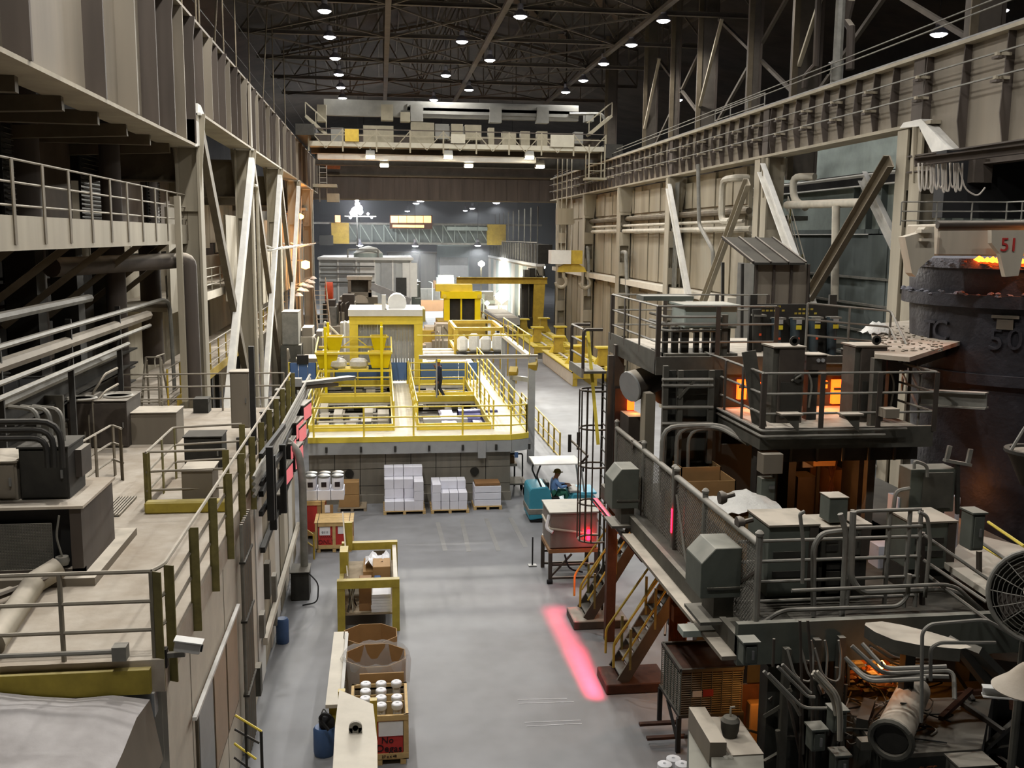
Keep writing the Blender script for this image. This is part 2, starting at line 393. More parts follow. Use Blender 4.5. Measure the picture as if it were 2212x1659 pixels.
for i, (u, v) in enumerate(((777,530),(897,531),(1032,530))):
    p = PY(u, v, 122)
    highbay(p, 'far lamp below the second crane, %s from the left' % ORD[i], W_=7000, sc=1.2, top=p.z+1.2, col=(.95, .98, 1), group='lamps below the second crane')
# ------------------------------------------------------------------ left crane girder
GX, GW = -5.5, -5.88
g = thing('crane_girder', 'tall riveted steel crane girder with vertical stiffeners along the left side', 'girder', (GW, 48, 12.2))
KN = 32.5
bx('web', 'girder', g, GW-.03, GW, 4, KN, 12.2, 15.9); bx('web', 'girder', g, GW-.03, GW, KN, 92, 13.25, 15.9)
bx('top_flange', 'girder', g, GW-.55, GX, 4, 92, 15.86, 15.94)
bx('bottom_flange', 'beige_steel', g, GW-.55, GX, 4, KN-.2, 12.12, 12.2)
bx('bottom_flange', 'beige_steel', g, GW-.55, GX, KN+.1, 92, 13.17, 13.25)
ob('knee_bracket', M().prism([(GX+.01, KN-.9, 12.1), (GX+.01, KN-.1, 12.2), (GX+.01, KN+.9, 13.25), (GX+.01, KN+.3, 13.45), (GX+.01, KN-.2, 13.45), (GX+.01, KN-.3, 12.9), (GX+.01, KN-.9, 12.9)], (-.5, 0, 0)), 'white_brace', g)
ys = [8.6, 12.8, 17.2, 21.7, 24.3, 26.6, 28.5, 30.2, 31.6]
y = 33.4
while y < 91.5: ys.append(y); y += 1.45
for i, y in enumerate(ys):
    z0 = 12.2 if y < KN else 13.25
    ob('stiffener', M().prism([(GW, y, z0), (GX+.05, y, z0), (GX+.05, y, 15.25), (GX+.12, y, 15.86), (GW, y, 15.86)] if i % 2 == 0 else [(GW, y, z0), (GX+.02, y, z0), (GX+.02, y, 15.86), (GW, y, 15.86)], (0, .05 if i > 8 else .09, 0)), 'girder_dark' if i % 3 != 1 else 'girder', g)
for y in (45.3, 57.5, 70.2): bx('splice_plate', 'girder', g, GX-.06, GX+.03, y-.35, y+.1, 13.25, 15.9)
br('crane_rail', 'steel', g, (GW, 4, 16.0), (GW, 92, 16.0), .1, .12)
hr = thing('roof_hanger_rods', 'thin upright rods standing on the left girder below the dark roof', 'rods', (GW, 50, 15.95))
for i, y in enumerate((28.5, 31, 33.5, 36, 36.6, 39.5, 42, 45.5, 50, 55, 61, 68)):
    tb('rod', 'brown_steel', hr, [(GW-.2, y, 15.9), (GW-.2+(.35 if i % 4 == 1 else 0), y+(.8 if i % 4 == 1 else 0), 22)], .035, 5)
for z in (17.2, 18.6): tb('cable', 'black_metal', hr, [(GW-.25, 26, z), (GW-.25, 90, z)], .02, 5)
# ------------------------------------------------------------------ left columns and braces
LC = [32.5, 45.3, 57.5, 70.2, 83]
for i, y in enumerate(LC):
    c = thing('building_column', 'beige built-up steel column under the left girder, %s from the viewer' % ORD[i], 'column', (GX-.35, y, 0), 'columns under the left girder')
    bx('shaft', 'beige_steel', c, GX-.68, GX-.02, y+.05, y+.12, 0, 13.15)
    for x in (GX-.72, GX-.08): bx('column_flange', 'beige_steel', c, x, x+.08, y-.3, y+.35, 0, 13.15)
    ob('gusset', M().prism([(GX-.9, y-.12, 13.15), (GX+.2, y-.12, 13.15), (GX-.05, y-.12, 10.2), (GX-.65, y-.12, 10.2)], (0, .05, 0)), 'beige_steel', c)
    bx('cap_plate', 'white_brace', c, GX-.75, GX+.1, y-.3, y+.3, 13.1, 13.17)
def channel(name, mat, p, q, w, label, cat, group=None):
    t = thing(name, label, cat, (Vector(p)+Vector(q))/2, group)
    br('flange_face', mat, t, p, q, .05, w, up=(0, 0, 1))
    d = (Vector(q)-Vector(p)).normalized(); a = d.cross(Vector((1, 0, 0))).normalized()*(w/2)
    for s_ in (-1, 1):
        o = a*s_+Vector((-.1, 0, 0)); br('lip', mat, t, Vector(p)+o, Vector(q)+o, .2, .03, up=(0, 0, 1))
    return t
for i in range(3):
    y0, y1 = LC[i], LC[i+1]
    channel('diagonal_brace', 'brown_steel', (GX+.02, y0+.4, 12.7), (GX+.02, y1-.3, .8), .42, 'brown diagonal brace falling away from the %s left column' % ORD[i], 'brace', 'left crossed braces')
    channel('diagonal_brace', 'white_brace', (GX+.12, y1-.3, 12.6), (GX+.12, y0+1.2, 1.0), .48, 'dusty white diagonal brace falling towards the viewer from the %s left column' % ORD[i+1], 'brace', 'left crossed braces')
tb('downpipe', 'pipe_light', None, [(GX+.15, 44.6, 11.6), (GX+.15, 45.5, 11.6), (GX+.15, 45.5, 1.5)], .07, 8, .25, label='thin light downpipe clamped along the second left column', cat='pipe')
# cladding and shelves behind the left columns
w = bx('wall_left.001', 'dark_wall', None, -10.2, -10, 5, 92, 0, 13, kind='structure', label='dark cladding behind the left columns')
bx('parapet', 'beige_steel', w, -9.99, -9.8, 38, 92, 0, 8.3)
for i in range(30):
    bx('cladding_sheet', 'panel_wall' if i % 2 else 'beige_steel', w, -9.98, -9.92, 34.2+i*1.9, 36.0+i*1.9, 8.4+(i % 3)*.3, 12.9)
for i in range(4):
    y = LC[i]+1.2
    bx('wall_panel_board', 'beige_steel', None, -7.2, -7.1, y+1.5, y+6.5, 6.8-(i % 2)*.4, 10.4, label='pale sheet panel standing behind the left braces in bay %s' % ORD[i], cat='panel', group='sheet panels behind the braces')
    ib('cross_beam', 'brown_steel', None, (-10, y-1.0, 11.9), (GX-.3, y-1.0, 11.9), .4, 1.6, .05, label='deep brown cross beam behind the %s left column top' % ORD[i], cat='beam', group='cross beams behind the left columns')
# ------------------------------------------------------------------ right crane girder
RX, RW = 15.6, 15.92
g = thing('crane_girder', 'long riveted crane girder with conductor bars along the right side', 'girder', (RW, 57, 12))
K2 = 28.2
bx('web', 'girder', g, RW, RW+.03, K2, 92.5, 12.9, 14.8); bx('web', 'girder', g, RW, RW+.03, 8, K2, 12.0, 14.8)
bx('top_flange', 'beige_steel', g, RX, RW+.5, 8, 92.5, 14.76, 14.86)
bx('bottom_flange', 'beige_steel', g, RX, RW+.5, K2-.8, 92.5, 12.82, 12.92)
ib('bottom_beam', 'girder_dark', g, (RX+.2, 8, 11.75), (RX+.2, K2+.4, 11.75), .4, .5, .04)
ob('knee_bracket', M().prism([(RX-.02, K2-1.9, 12.0), (RX-.02, K2-1.0, 12.0), (RX-.02, K2-.2, 12.8), (RX-.02, K2+.9, 12.86), (RX-.02, K2+.7, 13.0), (RX-.02, K2-.3, 13.0)], (.5, 0, 0)), 'white_brace', g)
y = 9.0; i = 0
while y < 92:
    z0 = 12.0 if y < K2 else 12.9
    ob('stiffener', M().prism([(RW, y, z0), (RX+.16, y, z0), (RX+.03, y, z0+.75), (RX+.12, y, 14.76), (RW, y, 14.76)], (0, .04, 0)), 'girder_dark', g)
    if i % 2 == 0 and y > 20:
        for z in (14.2, 13.62):
            bx('insulator', 'beige_steel', g, RX-.2, RX+.2, y-.06, y+.06, z-.06, z+.02)
            bx('clamp', 'girder_dark', g, RX-.22, RX-.02, y-.14, y+.14, z-.14, z-.08)
    y += 1.22 if y > K2 else 1.9; i += 1
for z in (14.22, 13.64): tb('conductor_bar', 'pipe_grey', g, [(RX-.12, 9, z), (RX-.12, 92, z)], .028, 5)
for z, x in ((15.6, RX+.3), (15.9, RX+.6)): tb('overhead_cable', 'pipe_grey', g, [(x, 20, z), (x, 92, z-.5)], .025, 5)
for y in (28.6, 40.4, 54, 65.5, 77): bx('splice_plate', 'girder_dark', g, RX+.1, RW, y-.5, y+.1, 12.92, 14.76)
br('crane_rail', 'steel', g, (RW, 8, 14.93), (RW, 92.5, 14.93), .12, .14)
for i in range(40): bx('rail_clip', 'girder_dark', g, RX+.1, RX+.3, 20+i*1.4, 20.5+i*1.4, 14.86, 14.9)
RC = [28.6, 40.4, 54, 65.5, 77, 88.6]
for i, y in enumerate(RC):
    c = thing('building_column', 'beige double column under the right girder, %s from the viewer' % ORD[i], 'column', (RX+.5, y, 0), 'columns under the right girder')
    for s_ in ((-.42, .42) if i < 2 else (0,)):
        hw = .3 if i < 2 else .42
        bx('shaft', 'beige_steel', c, RX+.12, RX+.72, y+s_-.04, y+s_+.04, 0, 12.8)
        for x in (RX+.05, RX+.72): bx('column_flange', 'beige_steel', c, x, x+.07, y+s_-hw, y+s_+hw, 0, 12.8)
        for k in range(6): bx('batten_plate', 'beige_steel', c, RX+.12, RX+.72, y+s_-hw, y+s_-hw+.03, 1+k*2.0, 1.9+k*2.0)
    ob('gusset', M().prism([(RX-.1, y-.45, 12.8), (RX+1.0, y-.45, 12.8), (RX+.8, y-.45, 11.2), (RX, y-.45, 11.2)], (0, .05, 0)), 'beige_steel', c)
channel('diagonal_brace', 'white_brace', (RX, 40.0, 12.4), (RX, 29.4, 2.2), .45, 'white diagonal brace slanting down from the double column beside the crane girder', 'brace')
channel('diagonal_brace', 'brown_steel', (RX-.1, 29.3, 11.9), (RX-.1, 39.8, 3.0), .45, 'dark brown diagonal brace rising to the knee of the right girder', 'brace')
channel('diagonal_brace', 'white_brace', (RX, 53.4, 12.3), (RX, 48.0, 5.0), .4, 'pale diagonal brace beside the second column of the panelled wall', 'brace')
channel('diagonal_brace', 'beige_steel', (RX-.1, 41.3, 11.9), (RX-.1, 48.0, 5.0), .4, 'beige diagonal brace meeting the pale one above the wall ledge', 'brace')
channel('diagonal_brace', 'white_brace', (20.5, 41.0, 12.2), (20.5, 31.5, 3.5), .5, 'white diagonal brace further back behind the open bay', 'brace')
channel('diagonal_brace', 'brown_steel', (20.4, 31.0, 9.0), (20.4, 40.0, 2.5), .4, 'dark diagonal brace further back crossing the white one', 'brace')
# panelled wall between the right columns
w = bx('wall_right.001', 'panel_wall', None, 16.62, 16.8, 44.2, 92.5, 0, 12.8, kind='structure', label='beige panelled wall between the right columns')
y = 44.3; i = 0
while y < 92:
    wd = (1.7, 1.1, 1.4, 2.0)[i % 4]
    if y+wd > 92.4: break
    for (z0, z1) in ((0, 6.4), (6.9, 11.0), (11.1, 12.75)):
        bx('wall_sheet', 'panel_wall' if i % 3 else 'beige_steel', w, 16.52-(i % 2)*.05, 16.62, y+.03, y+wd-.03, z0, z1-(i % 3)*.15)
    y += wd; i += 1
br('ledge', 'offwhite', w, (16.2, 44.2, 6.65), (16.2, 92, 6.65), .8, .35)
for k, z in enumerate((9.95, 10.3)): tb('ledge_pipe', 'pipe_light', None, [(15.95, 42+k, z), (15.95, 75, z)], .13-.05*k, 8, label=('thick', 'thin')[k]+' pale pipe along the beige wall below the right girder', cat='pipe')
tb('wall_pipe', 'brown_steel', None, [(16.2, 43, 10.75), (16.2, 78, 10.75)], .16, 8, label='brown pipe along the beige wall above the pale pipes', cat='pipe')
tb('elbow_pipe', 'pipe_light', None, [(16.3, 43.5, 12.2), (15.7, 43.5, 12.2), (15.7, 45.2, 12.2), (15.7, 45.2, 10.3), (15.7, 44, 10.3)], .16, 8, .5, label='pale elbow pipe turning down under the right girder', cat='pipe')
tb('cable_conduit', 'pipe_grey', None, [PX(1508,355,15.5), PX(1510,485,15.5), PX(1540,540,15.5), PX(1540,590,15.5)], .1, 8, .3, label='grey conduit dropping and kinking between the two pale braces', cat='conduit')
for i, (u, v0, v1) in enumerate(((1352,545,640), (1270,535,640))):
    tb('vent_pipe', 'pipe_grey', None, [PX(u-8, v0, 15.9), PX(u, v0, 15.9), PX(u+3, v1, 15.9)], .13, 8, .2, label='grey hooked vent pipe on the beige wall ledge, %s one' % ('nearer', 'farther')[i], cat='pipe')
for i in range(5): tb('wall_conduit', 'pipe_grey', None, [(15.95, 52.9+i*.17, 12.5), (15.95, 52.9+i*.17, 3)], .04, 5, label='thin vertical conduit beside the second right column, %s of five' % ORD[i], cat='conduit', group='vertical conduits beside the column')
# open bay behind the first two right columns
w = bx('wall_right.002', 'green_wall', None, 22, 22.2, 26, 60, 0, 10, kind='structure', label='grey green inner wall seen through the open bay')
for i in range(8):
    y = 28+i*1.9
    bx('wall_sheet', 'green_wall', w, 21.9, 22, y, y+1.8, 0, 9.8)
for z in (3, 4.2, 5.4, 6.6, 7.8): br('girt', 'pipe_grey', w, (21.85, 26, z), (21.85, 60, z), .15, .1)
g2 = thing('back_girder', 'grey stiffened girder further back behind the open bay', 'girder', (22.5, 40, 9.8))
bx('web', 'seafoam', g2, 22.3, 22.35, 26, 60, 9.8, 12); bx('web', 'seafoam', g2, 22.3, 22.35, 26, 60, 12.6, 14.8)
for z in (9.8, 12.0, 12.5): bx('flange_strip', 'white_brace', g2, 21.9, 22.7, 26, 60, z-.06, z)
for i in range(14): bx('stiffener', 'green_wall', g2, 22.0, 22.3, 28+i*1.3, 28.06+i*1.3, 9.8, 12)
for i, (u0, v0, u1, v1) in enumerate(((1708,440,1850,440),)):
    tb('bay_pipe', 'pipe_light', None, [PX(1700,443,16.2), PX(1860,438,16.2)], .16, 10, label='fat pale pipe crossing the open bay behind the white brace', cat='pipe')
    tb('bay_pipe', 'pipe_light', None, [PX(1760,382,16.9), PX(1712,382,16.4), PX(1715,432,16.4), PX(1740,448,16.4)], .15, 10, .4, label='pale pipe loop bending beside the double column', cat='pipe')
    tb('bay_pipe', 'pipe_light', None, [PX(1806,445,16.0), PX(1803,650,16.0)], .14, 10, label='upright pale pipe behind the brown brace', cat='pipe')
# columns rising above the right girder
for i, (y, wd) in enumerate(((28.4, .9), (41, 1.1), (47, .5), (54, .95), (60, .45), (65.5, .8), (77, .8))):
    c = thing('upper_column', 'dark upper column above the right girder, %s from the right' % ORD[i], 'column', (17.6, y, 14), 'upper columns above the right girder')
    br('shaft', 'truss', c, (17.6, y, 12), (17.6, y, 24.6), wd, .5, up=(0, 1, 0))
    br('side_flange', 'brown_steel', c, (17.6-wd/2, y-.27, 12), (17.6-wd/2, y-.27, 24.6), .25, .06, up=(0, 1, 0))
    br('cover_strip', 'girder_dark', c, (17.6+wd/2, y-.27, 12), (17.6+wd/2, y-.27, 24.6), .12, .06, up=(0, 1, 0))
    if i in (0, 1, 3, 5): br('knee_strut', 'beige_steel', c, (17.2, y-.3, 16.6), (17.2, y-3.4, 20.5), .16, .12)
for i, y in enumerate((34.8, 47.6, 59.5)):
    t = thing('upper_bracing', 'crossed dark braces between upper columns, %s bay from the right' % ORD[i], 'bracing', (17.8, y, 16))
    br('rod', 'truss', t, (17.9, y-5.5, 15.5), (17.9, y+5.5, 21), .15, .15); br('rod', 'truss', t, (17.9, y+5.5, 15.5), (17.9, y-5.5, 21), .15, .15)
tb('kinked_duct', 'girder_dark', None, [PX(1768,0,17), PX(1762,140,17), PX(1740,165,17), PX(1738,190,17)], .13, 8, label='dark kinked duct between the upper columns', cat='duct')
tb('kinked_duct', 'girder_dark', None, [PX(1838,0,17), PX(1828,45,17), PX(1838,60,17), PX(1836,150,17)], .16, 8, label='brown kinked duct right of the valve on the girder', cat='duct')
v_ = thing('wheel_valve', 'grey valve with handwheel standing on the right girder', 'valve', PX(1808,160,16.6))
q = PX(1808,150,16.6); cy('valve_body', 'pipe_grey', v_, q+Vector((0,0,-.7)), q+Vector((0,0,.3)), .22); tb('pipe_riser', 'pipe_grey', v_, [q, q+Vector((0,0,3.5))], .18, 8)
ob('handwheel', M().lathe(q+Vector((-.35,-.1,0)), [(.2,-.03),(.24,0),(.2,.03),(.16,0),(.2,-.03)], 14, 'x'), 'pipe_grey', v_)
wr = thing('girder_walk_railing', 'thin handrail on top of the right girder by the upper columns', 'railing', (17, 45, 14.9))
for z in (15.3, 15.75): tb('rail', 'pipe_grey', wr, [(16.5, 42.5, z), (16.5, 49, z)], .03, 5)
for y in (42.5, 44.6, 46.8, 49): tb('post', 'pipe_grey', wr, [(16.5, y, 14.85), (16.5, y, 15.75)], .03, 5)
# ================================================================== smoky air of the far hall
hz = M().box(-13.9, 31.9, 98, 235, .02, 21); hm_ = bpy.data.materials.new('haze'); hm_.use_nodes = True
nt = hm_.node_tree; nt.nodes.remove(nt.nodes['Principled BSDF']); vsn = nt.nodes.new('ShaderNodeVolumeScatter'); vsn.inputs['Density'].default_value = .0032; vsn.inputs['Color'].default_value = (.95, .98, 1, 1); nt.links.new(vsn.outputs[0], nt.nodes['Material Output'].inputs['Volume'])
_MC['haze'] = hm_
ob('haze', hz, 'haze', None, kind='stuff', label='bluish smoke haze filling the far hall', cat='haze')
# ================================================================== helpers for railings, cabinets, stairs
def lerp(a, b, t): return Vector(a)*(1-t)+Vector(b)*t
def railing(label, pts, h=1.07, fr=(1, .66, .33), mat='rail_left', pmat=None, step=1.5, flat=False, across=False, toe=0, tmat=None, r=.024, drop=0, group=None, posts=None, name='guard_railing'):
    pts = [Vector(p) for p in pts]; pmat = pmat or mat
    t = thing(name, label, 'railing', pts[0], group)
    for f in fr: tb('rail', mat, t, [p+Vector((0, 0, h*f)) for p in pts], r, 6, .12)
    done = []
    for i in range(len(pts)-1):
        a, b = pts[i], pts[i+1]; L = (b-a).length; n = max(1, round(L/step))
        for k in range(n+1):
            q = lerp(a, b, k/n)
            if any((q-d).length < .2 for d in done): continue
            done.append(q)
            if flat:
                d = (b-a).normalized(); s_ = d.cross(Vector((0, 0, 1)))*.03
                br('post', pmat, t, q+s_*(2.2 if across else 1)+Vector((0, 0, -drop)), q+s_*(2.2 if across else 1)+Vector((0, 0, h)), .02 if across else flat, flat if across else .02, up=s_)
            else: tb('post', pmat, t, [q+Vector((0, 0, -drop)), q+Vector((0, 0, h))], r*1.15, 6)
        if toe: br('toe_board', tmat or mat, t, a+Vector((0, 0, toe/2)), b+Vector((0, 0, toe/2)), .02, toe)
    return t
def dims(uL, uR, vB, vT, z0, depth):
    p, q = PZ(uL, vB, z0), PZ(uR, vB, z0); y = (p.y+q.y)/2; z1 = PY((uL+uR)/2, vT, y).z
    return [p.x, q.x, y, y+depth, z0, z1]
def cabinet(label, d, mat='mach_brown', doors=1, cat='cabinet', name='electrical_cabinet', legs=0, rim=True, hmat='steel', side=None, group=None, conduits=0):
    x0, x1, y0, y1, z0, z1 = d
    t = thing(name, label, cat, ((x0+x1)/2, (y0+y1)/2, z0), group)
    zb = z0+legs
    if legs:
        for x in (x0+.05, x1-.05):
            for y in (y0+.05, y1-.05): bx('leg', mat, t, x-.03, x+.03, y-.03, y+.03, z0, zb)
    bx('body', mat, t, x0, x1, y0, y1, zb, z1, bevel=.012)
    if rim: bx('lid', mat, t, x0-.02, x1+.02, y0-.03, y1+.02, z1, z1+.025)
    w = (x1-x0)/doors if doors else 0
    for i in range(doors):
        dr = bx('door', mat, t, x0+i*w+.03, x0+(i+1)*w-.03, y0-.025, y0, zb+.04, z1-.04)
        bx('handle', hmat, dr, x0+(i+1)*w-.1, x0+(i+1)*w-.07, y0-.05, y0-.025, (zb+z1)/2-.06, (zb+z1)/2+.06)
    for i in range(conduits):
        x = x0+(x1-x0)*(i+1)/(conduits+1)
        tb('conduit', 'pipe_grey', t, [(x, (y0+y1)/2, z1), (x, (y0+y1)/2, z1+.5), (x-.5, (y0+y1)/2+.3, z1+.5)], .035, 6, .2)
    return t
def steps(label, p, q, w, n, mat='iron', tmat='iron', rmat='yellow_dull', rh=.95, name='steel_stairs', side=(0, 1, 0), rails=(1, -1), cat='stairs'):
    p, q = Vector(p), Vector(q); sd = Vector(side).normalized()*(w/2)
    t = thing(name, label, cat, p)
    for s_ in (-1, 1): br('stringer', mat, t, p+sd*s_, q+sd*s_, .04, .26)
    d = q-p; f = Vector((d.x, d.y, 0)).normalized()*.13
    for i in range(n):
        c = lerp(p, q, (i+.5)/n)
        ob('tread', M().hexa([c-f-sd, c+f-sd, c+f+sd, c-f+sd], [v+Vector((0, 0, .035)) for v in (c-f-sd, c+f-sd, c+f+sd, c-f+sd)]), tmat, t)
    for s_ in rails:
        e = Vector((0, 0, rh)); hr_ = tb('handrail', rmat, t, [p+sd*s_+Vector((0, 0, .35))-f*1.5, p+sd*s_+e-f*1.5, q+sd*s_+e, q+sd*s_+Vector((0, 0, .2))], .028, 6, .1)
        tb('mid_rail', rmat, t, [p+sd*s_+e*.55, q+sd*s_+e*.55], .022, 6)
        for k in (.12, .5, .9):
            c = lerp(p, q, k)+sd*s_; br('baluster', 'post_olive', t, c, c+e, .05, .05)
    return t
# ================================================================== left walkway
wk = thing('upper_walkway', 'dusty upper walkway with pale fascia along the left side under the girder', 'walkway', (-8, 20, 9.3))
bx('deck_plate', 'dusty_roof', wk, -10, -6.05, 6, 33, 9.55, 9.65); bx('deck_plate', 'dusty_roof', wk, -10, -8.3, 33, 42, 9.55, 9.65); bx('fascia', 'beige_steel', wk, -6.05, -5.98, 6, 33.1, 9.2, 9.78)
for i in range(9): ib('joist', 'mach_dark', wk, (-10, 8+i*3, 9.4), (-6.06, 8+i*3, 9.4), .15, .28, .03)
for i in range(7):
    y = 15+i*3.1
    br('strut', 'brown_steel', wk, (-6.1, y, 9.35), (-8.4, y-.8, 7.4), .18, .14)
railing('grey railing with flat posts along the upper left walkway', [(-6, 8.5, 9.3), (-6, 32.6, 9.3)], h=1.4, fr=(1, .73, .46), mat='rail_left', pmat='brown_steel', step=1.5, flat=.12, r=.022)
for i, (u, x, r) in enumerate(((242, -7.4, .28), (45, -8.8, .5), (318, -8.8, .4))):
    p = PX(u, 450, x); cy('support_pipe', 'girder_dark', None, (p.x, p.y, 4.5), (p.x, p.y, 13.2), r, label=('round brown pipe column behind the walkway railing', 'dark wide shaft behind the walkway at the picture edge', 'dark wide shaft behind the walkway near its far end')[i], cat='column')
bx('walkway_post', 'pipe_grey', None, -6.35, -6.2, 17.1, 17.25, 9.65, 13.1, label='slim grey post between walkway deck and girder', cat='post')
for i, (u0, u1) in enumerate(((8, 30), (175, 222), (318, 342))):
    a, b = PX(u0, 330, -8.6), PX(u1, 330, -8.6)
    t = thing('louvre_panel', 'dark louvred panel behind the walkway railing, %s from the left' % ORD[i], 'louvre', (-8.6, (a.y+b.y)/2, 9.65), 'louvred panels behind the walkway')
    bx('frame', 'black_metal', t, -8.72, -8.65, a.y, b.y, 9.7, 12.3)
    for k in range(20): br('slat', 'louvre', t, (-8.62, a.y+.05, 9.8+k*.125), (-8.62, b.y-.05, 9.8+k*.125), .1, .02, up=(.5, 0, .8))
for i, (u0, u1) in enumerate(((75, 150), (258, 300), (342, 362))):
    a, b = PX(u0, 330, -8.8), PX(u1, 330, -8.8)
    bx('rusty_sheet', 'tan_roof', None, -8.9, -8.8, a.y, b.y, 9.65, 12.4, label='rust brown sheet between the louvred panels, %s from the left' % ORD[i], cat='panel', group='rust brown sheets')
for i in range(8):
    y = 13+i*2.5
    br('soffit_beam', 'brown_steel', None, (-10, y, 12.0-(i % 2)*.2), (-6.1, y+.4, 12.0), .25, .3, label='rough brown beam under the near girder flange, %s from the left' % ORD[i], cat='beam', group='rough beams under the near flange')
# pipes under the walkway
tb('large_pipe', 'girder_dark', None, [(-7.6, 24.5, 8.7), (-6.2, 31, 8.7), (-5.72, 31.1, 8.75), (-5.7, 31.1, 4.5)], .23, 12, .5, label='large dusty pipe bending down in front of the first left column', cat='pipe')
bx('conduit_post', 'beige_steel', None, -5.98, -5.82, 30.6, 30.8, 4.5, 10.6, label='slim pale post beside the large bent pipe', cat='post')
for i, (x, z, r, y1) in enumerate(((-6.5, 7.55, .06, 31), (-6.6, 7.2, .13, 29.5), (-6.45, 6.95, .05, 29), (-6.45, 6.7, .05, 26.5), (-6.9, 6.4, .1, 27), (-7.2, 7.9, .1, 26))):
    tb('pipe_run', 'pipe_grey' if i != 1 else 'girder', None, [(x, 9, z), (x, y1, z)]+([(x, 32, z-.15), (x, 32.2, 4.6)] if i == 0 else []), r, 7, .5, label='%s pipe of the bundle running below the upper left walkway' % ('arched thin', 'fat dusty', 'upper thin', 'lower thin', 'rear lower', 'rear upper')[i], cat='pipe', group='pipes below the left walkway')
for k, y in enumerate((14, 18, 22, 26)): bx('pipe_bracket', 'iron', None, -6.62, -6.5, y, y+.06, 4.5, 7.7, label='dark upright pipe bracket below the walkway, %s from the left' % ORD[k], cat='bracket', group='pipe brackets below the walkway')
for i, (x, z, y0, y1) in enumerate(((-7.3, 6.0, 20, 30), (-7.5, 5.4, 19, 30.5))): ib('ledger_beam', 'mach_dark', None, (x, y0, z), (x, y1, z), .5, .45, .04, label=('upper', 'lower')[i]+' dark channel beam behind the pipe bundle', cat='beam')
for i, (u, x) in enumerate(((60, -8.3), (150, -8.6), (235, -8.6))):
    p = PX(u, 700, x); bx('under_column', 'mach_dark', None, p.x-.35, p.x+.35, p.y-.3, p.y+.3, 4.5, 9.3, label='dark square column under the left walkway, %s from the left' % ORD[i], cat='column', group='dark columns under the walkway')
for i in range(12): bx('back_shelf', 'tan_roof' if i % 2 else 'mach_dark', None, -9.9, -9.2, 16+i*1.4, 17.2+i*1.4, 5+(i % 4)*1.0, 5.15+(i % 4)*1.0, label='dark shelf plate deep under the walkway, %s from the left' % ORD[i], cat='shelf', group='shelf plates under the walkway')
sl = thing('rod_bundle', 'stack of long rusty rods lying deep under the walkway', 'rods', (-9, 20, 7.3))
for i in range(16): tb('rod', 'rust' if i % 3 else 'brown_steel', sl, [(-8.9+.05*(i % 4), 13, 7.3+.16*(i//2)), (-8.9+.05*(i % 4), 24+i % 5, 7.3+.16*(i//2))], .04, 5)
# ================================================================== control building with the dusty roof
cb = thing('control_building', 'flat-roofed control building with dusty roof along the left side', 'building', (-6.3, 20, 0))
RZ = 4.5
bx('roof_slab', 'dusty_roof', cb, -10, -2.6, 11.65, 29.4, 4.1, RZ)
bx('body', 'offwhite', cb, -10, -2.68, 11.8, 29.3, 0, 4.1)
bx('edge_beam', 'olive_yellow', cb, -10, -2.75, 11.55, 11.65, 4.12, 4.42)
bx('sill_plate', 'grey_paint', cb, -10, -2.72, 11.6, 11.78, 3.8, 4.1)
for i in range(4):
    y = 11.8+i*1.45; bx('wall_sheet', 'offwhite', cb, -2.68, -2.62+(i % 2)*.008, y+.006, y+1.444, 0, 4.1)
for i in range(9):
    y = 18.9+i*1.16; bx('wall_sheet', ('offwhite', 'white_paint', 'panel_wall')[i % 3], cb, -2.68, -2.6+(i % 2)*.02, y+.02, y+1.14, .05, 4.1)
for i in range(3):
    y0 = 13.4+i*1.26
    wn = bx('window_frame', 'brown_steel', cb, -2.62, -2.575, y0, y0+1.24, 1.3, 3.0)
    bx('pane', 'brown_pane' if i else 'grey_paint', wn, -2.58, -2.565, y0+.06, y0+1.18, 1.36, 2.95)
br('window_head', 'white_paint', cb, (-2.54, 13.0, 3.06), (-2.54, 17.2, 3.06), .06, .05)
br('wall_rail', 'offwhite', cb, (-2.5, 20.5, 1.0), (-2.5, 29.2, 1.0), .1, .16)
for i in range(8): tb('wall_conduit', ('pipe_grey', 'girder')[i % 2], cb, [(-2.5, 17.55+i*.14, 0), (-2.5, 17.55+i*.14, 4.42)], .035, 6, .15)
for z in (1.2, 2.6, 3.7): bx('conduit_strap', 'iron', cb, -2.55, -2.44, 17.5, 18.6, z, z+.04)
for i, (y, z0, z1) in enumerate(((20.2, 1.2, 1.9), (21.4, 1.6, 2.6), (22.6, .5, 1.9), (19.4, .3, 1.1))): bx('wall_box', 'mach' if i % 2 else 'pipe_grey', cb, -2.6, -2.48, y, y+.3, z0, z1-.2)
railing('dusty pipe railing along the near edge of the control building roof', [(-9, 11.72, RZ), (-3.75, 11.72, RZ), (-2.72, 11.72, RZ)], mat='rail_left', step=3.0, drop=.3, r=.026)
railing('dusty railing with flat olive posts along the aisle edge of the control building roof', [(-2.72, 11.72, RZ), (-2.62, 11.95, RZ), (-2.62, 29, RZ)], mat='rail_left', pmat='post_olive', step=1.6, flat=.13, across=True, drop=.4, r=.026)
cn = thing('junction_conduit', 'grey conduit with junction box fixed to the near roof railing', 'conduit', PZ(130, 1415, RZ))
p = PY(0, 1418, 11.6); q = PY(245, 1408, 11.6); tb('pipe', 'pipe_grey', cn, [p, q], .03, 7)
bx('box', 'pipe_grey', cn, q.x, q.x+.16, q.y-.08, q.y+.08, q.z-.09, q.z+.08)
cc = thing('security_camera', 'white box security camera on a bracket at the roof corner', 'camera', PY(400, 1400, 11.75))
p = PY(378, 1392, 11.75); q = PY(434, 1400, 11.75)
ob('housing', M().bar(p, q, .14, .12), 'white_paint', cc, bevel=.01); ob('sunshield', M().bar(p+Vector((0, 0, .075)), q+Vector((.03, 0, .075)), .17, .015), 'white_paint', cc)
